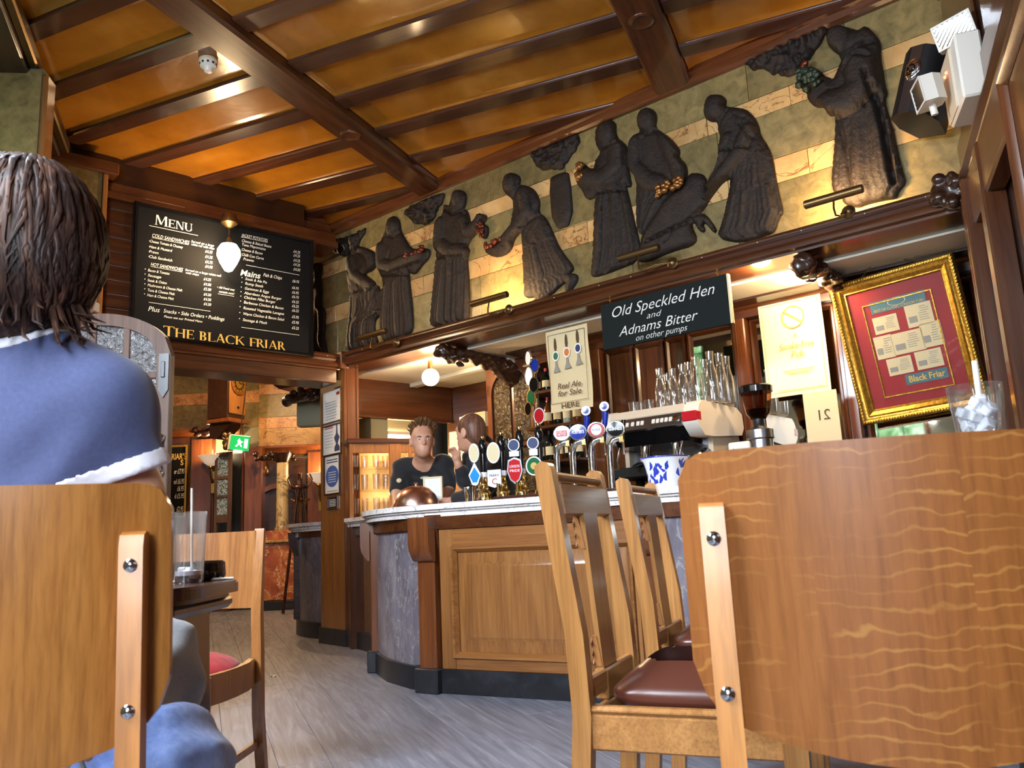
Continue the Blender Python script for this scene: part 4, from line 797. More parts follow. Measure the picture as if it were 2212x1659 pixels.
# ---- chalkboard over the bar
c0 = FRZ.px(1297, 660, -.03); c1 = FRZ.px(1573, 590, -.03); zb = FRZ.px(1303, 757, -.03)[1]
cw = c1[0]-c0[0]; chh = c0[1]-zb
cs = thing('chalkboard_sign', 'chalkboard hung from the ledge with handwritten ale names', 'sign', FRZ.w((c0[0]+c1[0])/2, -.02, zb), FRZ.rot)
part('board', MB().box(-cw/2, cw/2, -.012, .012, 0, chh, .002), 'green_board', cs); part('edge_strip', MB().box(cw/2-.012, cw/2, -.016, .014, 0, chh, .002), 'paper_cream', cs)
for s, fx, fz, h, wd in (('Old Speckled Hen', .08, .66, .26, .80), ('and', .37, .47, .15, .12), ('Adnams Bitter', .14, .22, .24, .62), ('on other pumps', .27, .05, .15, .40)):
    t = text(s, chh*h*1.25, 'chalk', cs, (-cw/2+fx*cw, -.0135, fz*chh), shear=.35, bold=-.0006, name='chalk_line'); fit(t, wd*cw)
for sx in (-.42, .42):
    ch = MB()
    for k in range(4): ch.lathe([(.006, -.002), (.008, 0), (.006, .002), (.004, 0), (.006, -.002)], 8, Matrix.Translation((sx*cw, 0, chh+.012+k*.012)) @ Matrix.Rotation(R(90), 4, 'X' if k % 2 else 'Y'))
    part('chain', ch, 'brass', cs)
# ---- sheet advertising cask ale
p0 = FRZ.px(1178, 720, .25); p1 = FRZ.px(1266, 693, .25); zb = FRZ.px(1190, 893, .25)[1]; pw, ph = p1[0]-p0[0], p0[1]-zb
ra = thing('ale_poster', 'cream poster with three drawn hand pumps hanging beside the chalkboard', 'poster', FRZ.w((p0[0]+p1[0])/2+.01, .25, zb), FRZ.rot)
part('sheet', MB().grid([[(-pw/2+pw*i/6, .012*math.sin(j*.9)-.004*math.sin(i), ph*j/6) for i in range(7)] for j in range(7)], (0, .003, 0)), 'paper_cream', ra, smooth=60)
part('printed_border', frame_mb(-pw/2+.02, pw/2-.02, .10*ph, ph-.03, [(0, .016), (.003, .016)]), 'ink_brown', ra, smooth=0)
for k, (cx, col) in enumerate(((-.27, 'print_green'), (0, 'print_orange'), (.27, 'print_navy'))):
    x = cx*pw; z = ph*(.62+.02*k)
    part('drawn_handle', MB().prism([(x-.006, z+.07), (x-.012, z+.10), (x-.010, z+.14), (x-.004, z+.165), (x+.004, z+.165), (x+.010, z+.14), (x+.012, z+.10), (x+.006, z+.07)], -.017, -.015), 'ink_brown', ra)
    part('drawn_clip', MB().prism([(x+.03*math.cos(a*.5236), z+.035+.038*math.sin(a*.5236)) for a in range(12)], -.0175, -.0155), 'paper_white', ra); part('drawn_badge', MB().prism([(x+.021*math.cos(a*.5236), z+.035+.027*math.sin(a*.5236)) for a in range(12)], -.0185, -.0165), col, ra)
    part('drawn_base', MB().prism([(x-.008, z-.005), (x-.01, z-.04), (x-.028, z-.085), (x+.028, z-.08), (x+.01, z-.04), (x+.008, z-.005)], -.017, -.015), 'print_grey', ra)
for s, fz, h, wd in (('Real Ale', .27, .075, .55), ('for Sale', .18, .075, .55), ('HERE', .03, .07, .42)):
    t = text(s, ph*h*1.3, 'ink_brown', ra, (-wd*pw/2, -.017, fz*ph), shear=.2 if s != 'HERE' else 0, name='printed_line'); fit(t, wd*pw)
# ---- smoke free notice on the mirror
p0 = FRZ.px(1637, 660, .80); p1 = FRZ.px(1770, 625, .80); zb = FRZ.px(1658, 862, .80)[1]; pw, ph = p1[0]-p0[0], p0[1]-zb
sf = thing('smoke_free_notice', 'pale yellow smoke-free notice with a crossed circle stuck to the mirror', 'poster', FRZ.w((p0[0]+p1[0])/2, .80, zb), FRZ.rot)
part('sheet', MB().grid([[(-pw/2+pw*i/4, .006*math.sin(j*.8), ph*j/5) for i in range(5)] for j in range(6)], (0, .003, 0)), 'paper_pale', sf, smooth=60)
part('printed_border', frame_mb(-pw/2+.02, pw/2-.02, .025, ph-.025, [(0, .010), (.003, .010)]), 'ink_gold', sf, smooth=0)
part('crossed_ring', MB().lathe([(.075, .0), (.075, .002), (.067, .002), (.067, 0), (.075, .0)], 28, Matrix.Translation((0.02, -.0095, ph*.80)) @ Matrix.Rotation(R(90), 4, 'X')).box(-.07, .07, -.0115, -.0095, -.005, .005, 0, Matrix.Translation((0.02, 0, ph*.80)) @ Matrix.Rotation(R(38), 4, 'Y')), 'ink_gold', sf)
for s, fz, h, wd in (('A', .585, .06, .05), ('Smoke-Free', .475, .075, .55), ('Pub', .385, .075, .20), ('A Pub filled with character, not smoke', .05, .022, .7)):
    t = text(s, ph*h*1.2, 'ink_gold', sf, (-wd*pw/2+.02, -.0105, fz*ph), shear=.2, name='printed_line'); fit(t, wd*pw)
for fz, wd in ((.25, .5), (.23, .44), (.21, .3)): part('printed_line', MB().box(-wd*pw/2+.02, wd*pw/2+.02, -.0105, -.0095, fz*ph, fz*ph+.004), 'ink_gold', sf)
# ---- gilt frame with red mount
q0 = FRZ.px(1820, 628, .74); q1 = FRZ.px(2075, 558, .74); q2 = FRZ.px(1880, 912, .74)
gw, gh = q1[0]-q0[0]+.02, q0[1]-q2[1]+.03; gx, gz = (q0[0]+q1[0])/2+.035, (q0[1]+q2[1])/2+.02
gf = thing('framed_picture', 'gilt frame with a red mount of seven old papers hung on the mirror', 'picture', FRZ.w(gx, .74, gz-gh/2)); gf.rotation_euler = (R(11), R(-3.5), FRZ.rot); gf.rotation_mode = 'XYZ'
part('gilt_frame', frame_mb(-gw/2, gw/2, 0, gh, [(0, -.02), (0, .02), (.010, .034), (.022, .036), (.03, .026), (.042, .022), (.052, .028), (.06, .02), (.072, .012), (.078, .014), (.084, .006), (.084, -.01)]), 'gilt', gf)
m = MB(); nn = 44
for k in range(nn):                                   # carved leaf ornament along the rim
    for x, z in (((-gw/2+.016)+(gw-.032)*k/(nn-1), .016), ((-gw/2+.016)+(gw-.032)*k/(nn-1), gh-.016), (-gw/2+.016, .016+(gh-.032)*k/(nn-1)), (gw/2-.016, .016+(gh-.032)*k/(nn-1))): m.ball((x, -.036, z), (.0075, .006, .0085), 6, 4)
o = part('carved_rim', m, 'gilt', gf); o['kind'] = 'stuff'
part('mount', MB().box(-gw/2+.08, gw/2-.08, .0, .008, .08, gh-.08), 'mount_red', gf)
iw, ih = gw-.30, gh-.30
part('inner_fillet', frame_mb(-iw/2, iw/2, .135, gh-.165, [(0, -.002), (.003, .006), (.009, .006), (.012, -.002)]), 'gilt', gf)
def paper(x, z, w_, h_, n):
    o = part('paper', MB().box(-w_/2, w_/2, -.0022, .0, -h_/2, h_/2), 'paper_old', gf, (x*iw, 0, gh*z))
    m = MB(); rq = random.Random(n)
    for k in range(7): m.box(-w_*.02 if k > 2 else w_*.05, w_*.42*rq.uniform(.6, 1), -.003, -.002, h_*(.34-.1*k), h_*(.34-.1*k)+h_*.03)
    m.box(-w_*.42, -w_*.1, -.003, -.002, -h_*.3, -h_*.02)
    part('print', m, 'print_grey', o)
for k, (x, z, a, b) in enumerate(((-.22, .65, .135, .10), (.26, .66, .14, .13), (-.32, .50, .10, .135), (.02, .50, .17, .125), (.36, .515, .11, .14), (-.17, .355, .135, .10), (.24, .36, .14, .105))): paper(x, z, a, b, k)
o = part('ribbon', MB().box(-iw*.38, iw*.40, -.0022, 0, gh*.735, gh*.815), 'ribbon_teal', gf); fit(text('BEST OF CLASSIC LONDON PUBS', .022, 'gold_paint', o, (-iw*.34, -.003, gh*.742), name='printed_line'), iw*.70)
part('crest', MB().lathe([(.05, 0), (.05, .001), (.046, .001), (.046, 0), (.05, 0)], 20, Matrix.Translation((0, -.0024, gh*.785)) @ Matrix.Rotation(R(90), 4, 'X') @ Matrix.Diagonal((1, .45, 1, 1))), 'paper_old', o)
o = part('ribbon', MB().box(-iw*.14, iw*.44, -.0022, 0, gh*.215, gh*.285), 'ribbon_teal', gf); fit(text('Black Friar', .05, 'gold_paint', o, (-iw*.10, -.003, gh*.232), name='printed_line', bold=.0012), iw*.5)
part('glazing', MB().box(-gw/2+.08, gw/2-.08, -.0065, -.006, .08, gh-.08), 'thin_glass', gf)
part('hanging_cord', MB().tube([(-.16, .01, gh), (-.02, .02, gh+.10), (.16, .01, gh)], .003, 6), 'old_brass', gf)
# ---- pictures and plates on the pillar
pa_, pb_ = np.array(pl[0]), np.array(pl[1]); PIL = Frame(pa_, math.atan2(*(pb_-pa_)[::-1]))
def pillar_sheet(x0, y0, x1, y1, label, nm, fmat, smat, fill):
    a = PIL.px(x0, y0, -.01); b = PIL.px(x1, y1, -.01); w_ = abs(b[0]-a[0]); h_ = abs(a[1]-b[1])
    t = thing(nm, label, 'notice', PIL.w((a[0]+b[0])/2, -.003, min(a[1], b[1])), PIL.rot)
    part('frame', frame_mb(-w_/2, w_/2, 0, h_, [(0, 0), (0, .012), (.012, .012), (.014, .002)]), fmat, t); part('sheet', MB().box(-w_/2+.01, w_/2-.01, -.004, .0, .01, h_-.01), smat, t); fill(t, w_, h_); return t
def f1(t, w, h):
    part('stamp', MB().box(w*.24, w*.40, -.006, -.004, h*.80, h*.88), 'print_red', t)
    for k in range(7): part('printed_line', MB().box(-w*.32, w*(.20+.1*((k*7) % 3)/3), -.0055, -.004, h*(.64-.075*k), h*(.655-.075*k)), 'print_grey', t)
def f2(t, w, h):
    part('printed_line', MB().box(-w*.38, w*.06, -.0055, -.004, h*.86, h*.885).box(-w*.38, w*.06, -.0055, -.004, h*.81, h*.835), 'print_red', t)
    for k in range(6): part('printed_line', MB().box(-w*.36, w*.05, -.0055, -.004, h*(.70-.09*k), h*(.712-.09*k)), 'print_grey', t)
    part('printed_bottle', MB().prism([(w*.14, h*.1), (w*.40, h*.1), (w*.40, h*.22), (w*.30, h*.32), (w*.40, h*.5), (w*.30, h*.62), (w*.28, h*.88), (w*.24, h*.88), (w*.22, h*.62), (w*.12, h*.5), (w*.22, h*.32), (w*.14, h*.22)], -.006, -.004), 'print_navy', t)
def f3(t, w, h):
    for k in range(2): part('printed_line', MB().box(-w*.34, w*.34, -.0055, -.004, h*(.86-.06*k), h*(.885-.06*k)), 'print_navy', t)
    o = part('blue_disc', MB().prism([(w*.40*math.cos(a*.3142), h*.46+h*.27*math.sin(a*.3142)) for a in range(20)], -.006, -.004), 'print_blue', t)
    for k in range(5): part('printed_line', MB().box(-w*.24, w*.24, -.0068, -.006, h*(.55-.06*k), h*(.565-.06*k)), 'paper_white', o)
    part('printed_line', MB().box(-w*.3, w*.34, -.0055, -.004, h*.08, h*.10), 'print_grey', t)
def f4(t, w, h):
    for k in range(5): part('printed_line', MB().box(-w*.3, w*.3, -.0055, -.004, h*(.72-.12*k), h*(.77-.12*k)), 'paper_white', t)
pillar_sheet(695.5, 848, 737.5, 914, 'framed certificate with a red stamp, topmost on the pillar', 'framed_certificate', 'old_brass', 'paper_white', f1)
pillar_sheet(696, 917, 737.5, 979, 'framed certificate with a blue bottle print, second on the pillar', 'framed_certificate', 'old_brass', 'paper_white', f2)
pillar_sheet(700, 986, 734.5, 1066, 'framed sheet with a round blue emblem, third on the pillar', 'framed_notice', 'mahogany', 'paper_white', f3)
pillar_sheet(707, 1074, 729, 1099, 'small black metal plate lowest on the pillar', 'metal_plate', 'steel', 'black_plastic', f4)
# ================================================================ BEHIND AND ON THE BAR
bb = thing('back_bar', 'tall dark oak back bar with mirrors, posts and shelves under the frieze', 'back bar', (*CORNER, 0), FRZ.rot)
def bpart(n, m, mt, **k): return part(n, m, mt, bb, **k)
for x0, x1, mt in ((1.96, 2.08, 'oak_red'), (3.17, 3.26, 'oak_red'), (3.85, 3.94, 'oak_red'), (4.66, 4.86, 'oak_dark_v'), (1.40, 1.47, 'oak_dark_v')):
    o = bpart('post', MB().box(x0, x1, .80, .92, 1.10, 2.36, .008), mt); part('post_bead', MB().box(x0+.02, x0+.03, .794, .80, 1.15, 2.2), 'oak_dark_v', o)
bpart('entablature', MB().prism([(.93, 2.36), (.70, 2.36), (.70, 2.33), (.74, 2.31), (.76, 2.27), (.80, 2.25), (.80, 2.20), (.93, 2.20)], 1.45, 4.86, 'x'), 'oak_dark')
for x0, x1 in ((2.10, 2.34), (2.36, 2.60), (2.62, 2.78)):
    o = bpart('wood_panel', MB().box(x0, x1, .88, .93, 1.12, 2.2), 'oak_dark_v'); part('panel_bead', frame_mb(x0, x1, 1.14, 2.18, [(0, .02), (.015, .025), (.03, .01)], .88), 'oak_dark_v', o)
for x0, x1 in ((2.79, 3.16), (3.27, 3.84), (3.95, 4.65)):
    bpart('mirror_glass', MB().box(x0+.03, x1-.03, .895, .90, 1.13, 2.17), 'mirror'); bpart('mirror_frame', frame_mb(x0, x1, 1.10, 2.20, [(0, .0), (0, .03), (.02, .035), (.035, .015), (.04, 0)], .90), 'oak_dark_v')
bpart('back_board', MB().box(1.12, 4.86, .93, .96, 0, 2.36), 'oak_black')
for z in (1.35, 1.62, 1.90, 2.14): bpart('shelf', MB().box(1.47, 1.96, .62, .93, z, z+.022, .003), 'oak_dark')
# arched glazed cupboard left of the shelves
ac = thing('glazed_cupboard', 'arched oak cupboard with leaded amber panes beside the shelves', 'cupboard', FRZ.w(1.13, .88, 1.1), FRZ.rot)
part('carcass', MB().box(-.26, .26, .02, .30, 0, 1.2, .004), 'oak_dark_v', ac)
m = MB().box(-.26, -.21, -.02, .02, 0, 1.0, .004).box(.21, .26, -.02, .02, 0, 1.0, .004).box(-.21, .21, -.02, .02, 0, .06, .004).box(-.21, .21, -.02, .02, .44, .48, .004)
ap = [(-.26, .9), (-.26, 1.2), (.26, 1.2), (.26, .9), (.21, .9)]+arc(0, .9, .21, 0, 180, 12)+[(-.21, .9)]
part('arched_door', m.prism(ap, -.02, .02), 'oak_red', ac)
for z0, z1 in ((.06, .44), (.48, 1.08)):
    for x0, x1 in ((-.21, -.01), (.01, .21)): part('pane', MB().box(x0+.01, x1-.01, .005, .01, z0+.01, z1-.01), 'leaded_amber', ac)
for s, x in (('bottle', 0),): pass
def bottle(loc, h, r, mat, label, cap='print_red'):
    t = thing('bottle', label, 'bottle', loc, 0, 'bottles on the back bar shelves')
    part('bottle_glass', MB().lathe([(r*.9, 0), (r, .01), (r, h*.58), (r*.8, h*.66), (r*.34, h*.76), (r*.30, h*.96), (r*.36, h), (.001, h)], 14), mat, t); part('bottle_label', MB().lathe([(r+.0008, h*.2), (r+.0008, h*.48)], 14), 'paper_old', t); part('bottle_cap', MB().lathe([(r*.36, h*.88), (r*.38, h*1.005), (.001, h*1.005)], 10), cap, t)
plain('bottle_dark', S(14, 20, 14), .08); plain('bottle_amber', S(92, 46, 14), .08); plain('bottle_clear', S(150, 160, 150), .06)
rq = random.Random(4); pos = ['left end of', 'second along', 'third along', 'fourth along', 'right end of']
for zi, (z, nm) in enumerate(((1.372, 'the low back bar shelf'), (1.642, 'the middle back bar shelf'), (1.922, 'the high back bar shelf'))):
    for k in range(5):
        mt, cn = rq.choice((('bottle_dark', 'dark green'), ('bottle_amber', 'amber'), ('bottle_clear', 'pale')))
        bottle(FRZ.w(1.53+k*.092, .72, z), (.24, .235, .19)[zi], .032, mt, f'{cn} bottle, {pos[k]} {nm}', rq.choice(('print_red', 'gilt', 'black_plastic')))
# carved brackets carrying the header
def bracket(x, label, w_=.13):
    sd = SDF(); 
    pts = [(.0, 2.25, .05), (.10, 2.235, .05), (.26, 2.265, .04), (.50, 2.245, .055), (.72, 2.20, .085), (.95, 2.13, .12)]
    for (y0, z0, r0), (y1, z1, r1) in zip(pts[:-1], pts[1:]): sd.cap((0, y0, z0), (0, y1, z1), r0, r1, .03)
    sd.ell((0, -.02, 2.235), (.075, .05, .05), .03); sd.ell((0, .07, 2.20), (.08, .04, .03), .02)
    for k in range(12): sd.ell((rq.uniform(-.07, .07), rq.uniform(-.06, .6), 2.235-rq.random()*.05), (.03, .04, .022), .02)
    o = smesh('carved_bracket', lambda P: sd(P)+.007*np.sin(P[..., 1]*70+P[..., 0]*40)*np.sin(P[..., 2]*80+P[..., 0]*55), (-.2, -.2, 1.86), (.2, 1.05, 2.42), .012, 'oak_black')
    return tag(ob('carved_bracket', o, None, FRZ.w(x, .06, 0), FRZ.rot), label, 'bracket', 'carved brackets under the header')
bracket(1.14, 'dark carved bracket under the header above the two barmen'); bracket(3.95, 'dark carved bracket under the header above the gilt frame')
# lamps
def globe(loc, ztop, r, label, power, name='globe_lamp'):
    t = thing(name, label, 'lamp', loc); h = ztop-loc[2]
    part('bulb_globe', MB().ball((0, 0, 0), r, 24, 16), 'bulb_warm', t); part('holder', MB().lathe([(.012, r+.09), (.02, r+.06), (.024, r+.005), (.03, r-.01)], 14), 'old_brass', t); part('cord', MB().tube([(0, 0, r+.08), (.008, 0, (h+r)/2), (0, 0, h-.01)], .004, 6), 'old_brass', t)
    part('ceiling_rose', MB().lathe([(.012, h-.045), (.05, h-.02), (.055, h)], 18), 'old_brass', t); point('lamp_light', (0, -r*1.6, -.03), power, parent=t); return t
g = aty(930, 815, 6.6); globe(tuple(g), 2.42, .072, 'round glowing globe lamp hanging over the barmen', 26)
g = aty(494, 552, 5.93); t = thing('pear_lamp', 'pear-shaped glowing lamp hanging before the menu board', 'lamp', tuple(g))
part('bulb_glass', MB().lathe([(.001, -.135), (.03, -.12), (.065, -.06), (.088, 0), (.085, .045), (.06, .085), (.02, .10)], 24), 'bulb_warm', t); part('cord', MB().tube([(0, 0, .09), (0, 0, .26)], .004, 6), 'old_brass', t)
part('ceiling_rose', MB().lathe([(.012, .225), (.03, .235), (.062, .262), (.064, .285), (.05, .33)], 18), 'old_brass', t); part('holder', MB().lathe([(.012, .15), (.022, .13), (.024, .09)], 12), 'old_brass', t); point('lamp_light', (.0, -.16, -.04), 22, parent=t)
for k, (px_, py_, off, z, pw_, lb) in enumerate(((1640, 566, .10, 2.285, 18, 'bright downlight bulb behind the header moulding'), (1752, 598, .45, 2.30, 10, 'second downlight bulb deeper under the header'))):  # second bulb is added where only the first one's reflection glints
    x = FRZ.px(px_, py_, off)[0]; t = thing('downlight', lb, 'lamp', FRZ.w(x, off, FRZ.px(px_, py_, off)[1]), FRZ.rot)
    part('bulb_globe', MB().ball((0, 0, 0), (.034, .034, .03), 16, 10), 'bulb_small', t); part('holder', MB().lathe([(.02, .02), (.036, .03), (.038, .07)], 14), 'brass', t); point('lamp_light', (0, .02, -.06), pw_, parent=t)
# strip lamp in the alcove behind the barmen
t = thing('strip_lamp', 'bright strip lamp over the alcove behind the barmen', 'lamp', IL.w(-.52, .10, 1.80), IL.rot)
part('tube', MB().box(-.15, .15, -.015, .015, -.03, .0, .006), 'bulb_small', t); part('housing', MB().box(-.17, .17, -.025, .025, .0, .03, .004), 'cream_plastic', t)
l = bpy.data.lights.new('strip_light', 'AREA'); l.shape = 'RECTANGLE'; l.size = .3; l.size_y = .04; l.energy = 40; l.color = (1, .78, .5); o = bpy.data.objects.new('strip_light', l); COL.objects.link(o); o.parent = t; o.location = (0, .06, -.04); o.rotation_euler = (R(25), 0, 0)
# glasses
def tumbler(h, r, taper=.85, mat='thin_glass', neck=False):
    if neck: pr = [(r*.8, 0), (r, .012), (r, h*.5), (r*.62, h*.72), (r*.56, h*.84), (r*.66, h)]
    else: pr = [(r*taper, 0), (r*taper, .006), (r, h)]
    m = MB().lathe([(.001, 0.002)]+pr, 16); inn = [(max(a-.0025, .001), z+.006*(i == 0)) for i, (a, z) in enumerate(pr)]
    m.lathe([(.001, .008)]+inn, 16); return m
# glazed cupboard of glasses at the bar's left end
gc = thing('glass_cabinet', 'oak cabinet with lit shelves of glasses beside the pillar', 'cabinet', (-1.02, 6.72, 0), R(20))
part('carcass', MB().box(-.36, .34, .30, .34, 0, 1.62), 'cabinet_back', gc); part('top', MB().box(-.38, .36, -.02, .35, 1.62, 1.66, .006), 'oak_dark', gc); part('base', MB().box(-.36, .34, 0, .33, 0, 1.0, .004), 'oak_dark_v', gc)
for x0, x1 in ((-.36, -.33), (-.03, .07), (.13, .16), (.30, .34)): part('stile', MB().box(x0, x1, -.01, .04, .95, 1.62, .004), 'oak_bar', gc)
part('frieze', MB().box(-.36, .34, -.005, .03, 1.54, 1.62, .004), 'oak_bar', gc); part('rail', MB().box(.06, .14, -.005, .03, 1.36, 1.39, .003), 'oak_bar', gc)
for z in (1.04, 1.24, 1.43): part('shelf', MB().box(-.34, .32, .05, .30, z, z+.008), 'thin_glass', gc)
rows = {1.048: 'lowest', 1.248: 'middle', 1.438: 'top'}; gm = tumbler(.13, .030).mesh('pint_glass', 'sparkle_glass')
for z, nm in rows.items():
    for k in range(7):
        p = Matrix.Rotation(R(20), 4, 'Z') @ Vector((-.29+k*.088, .15+.05*(k % 2), 0)); o = tag(ob('pint_glass', gm, None, (p.x-1.02, p.y+6.72, z)), f'pint glass, {("first", "second", "third", "fourth", "fifth", "sixth", "last")[k]} from the left on the {nm} shelf of the oak cabinet', 'glass', 'glasses in the oak cabinet')
        if z > 1.4: o.scale = (1, 1, .75)
point('cabinet_fill', (-.02, .10, 1.585), 3.0, rad=.02, parent=gc); point('cabinet_fill', (-.02, .10, 1.21), 1.5, rad=.02, parent=gc)  # added point lights, no fittings, to brighten the shelves and glasses
# wall box with cartons on it
wc = thing('wall_cupboard', 'small pale cupboard under the cartons behind the barmen', 'cupboard', FRZ.w(.40, 1.10, 1.62), FRZ.rot)
part('carcass', MB().box(-.22, .20, 0, .30, -.12, .18, .005), 'oak_bar', wc); part('door', MB().box(-.21, .0, -.015, 0, -.11, .17, .004), 'white_paint', wc)
def carton(x, w_, h_, mat, label, fn):
    t = thing('carton', label, 'box', FRZ.w(x, 1.13, 1.80), FRZ.rot); part('box', MB().box(-w_/2, w_/2, 0, .14, 0, h_, .003), mat, t); fn(t, w_, h_)
carton(.37, .17, .125, 'paper_white', 'white carton with blue print on the wall cupboard', lambda t, w_, h_: [part('print', MB().box(x-.022, x+.022, -.001, 0, z, z+.02), 'print_blue', t) for x in (-.04, .04) for z in (.03, .075)])
carton(.54, .13, .14, 'paper_cream', 'cream carton with a framed panel on the wall cupboard', lambda t, w_, h_: part('print', frame_mb(-.05, .05, .02, .12, [(0, .001), (.006, .001)]), 'ink_gold', t))
# till screen seen edge on
t = thing('till_screen', 'dark till screen standing edge-on beside the second barman', 'till', FRZ.w(1.30, .62, 1.10), FRZ.rot-R(62))
part('screen', MB().box(-.15, .15, -.02, .02, .16, .46, .008), 'black_plastic', t); part('bezel', MB().box(-.155, .155, .02, .03, .155, .465, .004), 'steel', t); part('stand', MB().box(-.03, .03, -.02, .05, .02, .2, .004).box(-.09, .09, -.08, .08, 0, .03, .006), 'black_plastic', t)
# ---- hand pumps
def clip_round(t, z, x, r, face, rim, n=18, sz=1.):
    o = part('pump_clip', MB().prism([(x+r*math.cos(a*6.2832/n), z+r*sz*math.sin(a*6.2832/n)) for a in range(n)], -.055, -.045), rim, t); part('clip_face', MB().prism([(x+r*.84*math.cos(a*6.2832/n), z+r*sz*.86*math.sin(a*6.2832/n)) for a in range(n)], -.0565, -.055), face, o); return o
def hand_pump(px_, y, ytop, label, fn, rot=-.35):
    p = aty(px_, 1060, y); top = aty(px_, ytop, y)[2]-TOPZ; t = thing('hand_pump', label, 'beer pump', (p[0], p[1], TOPZ), rot, 'hand pumps on the bar'); h = top
    part('pump_base', MB().lathe([(.055, 0), (.055, .012), (.045, .02), (.04, .05), (.045, .062), (.032, .075), (.026, .10), (.03, .115), (.02, .13), (.018, .16)], 20), 'brass_bright', t)
    part('cap', MB().lathe([(.026, .155), (.028, .17), (.026, .185), (.001, .186)], 16), 'enamel_white', t)
    part('handle', MB().lathe([(.014, .17), (.017, .22), (.02, .28), (.015, .34), (.018, h*.62+.04), (.026, h*.78), (.026, h*.86), (.016, h*.93), (.012, h-.045)], 16), 'black_gloss', t)
    part('finial', MB().lathe([(.012, h-.045), (.015, h-.04), (.009, h-.03), (.014, h-.016), (.010, h-.004), (.001, h)], 14), 'brass_bright', t)
    part('spout', MB().tube([(0, -.03, .10), (.0, -.08, .10), (0, -.085, .05)], .009, 8), 'brass_bright', t); fn(t, h)
def c1(t, h):
    clip_round(t, .30, -.035, .034, 'paper_old', 'enamel_white', 18, 1.7); o = part('pump_clip', MB().prism([(-.035, .245), (.005, .17), (-.015, .115), (-.035, .10), (-.055, .115), (-.075, .17)], -.054, -.046), 'enamel_white', t); part('clip_face', MB().prism([(-.035, .215), (-.003, .165), (-.022, .125), (-.048, .125), (-.067, .165)], -.0556, -.054), 'enamel_sky', o)
def c2(t, h):
    clip_round(t, .29, -.032, .042, 'paper_old', 'enamel_white', 18, 1.5); o = part('pump_clip', MB().prism([(-.075, .10), (-.032, .085), (.012, .10), (.01, .19), (-.074, .19)], -.054, -.046), 'enamel_white', t); fit(text('PERRY', .02, 'ink_black', o, (-.062, -.0555, .15), name='printed_line'), .06); text('C', .05, 'print_red', o, (-.048, -.0555, .105), name='printed_line')
def c3(t, h):
    clip_round(t, .32, -.02, .036, 'print_navy', 'enamel_white'); part('clip_band', MB().box(-.05, .01, -.054, -.046, .255, .285), 'enamel_white', t)
    o = part('pump_clip', MB().prism([(-.02, .25), (.02, .235), (.028, .17), (.01, .12), (-.02, .095), (-.05, .12), (-.068, .17), (-.06, .235)], -.055, -.046), 'steel', t); o2 = part('clip_face', MB().prism([(-.02, .24), (.013, .227), (.02, .17), (.004, .126), (-.02, .106), (-.044, .126), (-.06, .17), (-.053, .227)], -.0565, -.055), 'enamel_red', o)
    for s, z in (('LONDON', .19), ('PRIDE', .165)): fit(text(s, .022, 'enamel_white', o, (-.05, -.0575, z), name='printed_line'), .06)
def c4(t, h):
    clip_round(t, .32, -.02, .036, 'print_navy', 'enamel_white'); part('clip_band', MB().box(-.045, .005, -.054, -.046, .25, .285), 'enamel_white', t); o = clip_round(t, .19, -.02, .05, 'enamel_green', 'enamel_white', 20, 1.1); part('clip_emblem', MB().lathe([(.02, 0), (.02, .001), (.001, .001)], 14, Matrix.Translation((-.02, -.0565, .19)) @ Matrix.Rotation(R(90), 4, 'X')), 'ink_gold', o)
hand_pump(1046, 4.86, 940, 'hand pump with a blue lozenge clip, leftmost on the bar', c1); hand_pump(1087, 4.80, 931, 'hand pump with a white square clip lettered C', c2); hand_pump(1128, 4.72, 919, 'hand pump with a red shield clip', c3); hand_pump(1170, 4.66, 911, 'hand pump with a round green clip', c4)
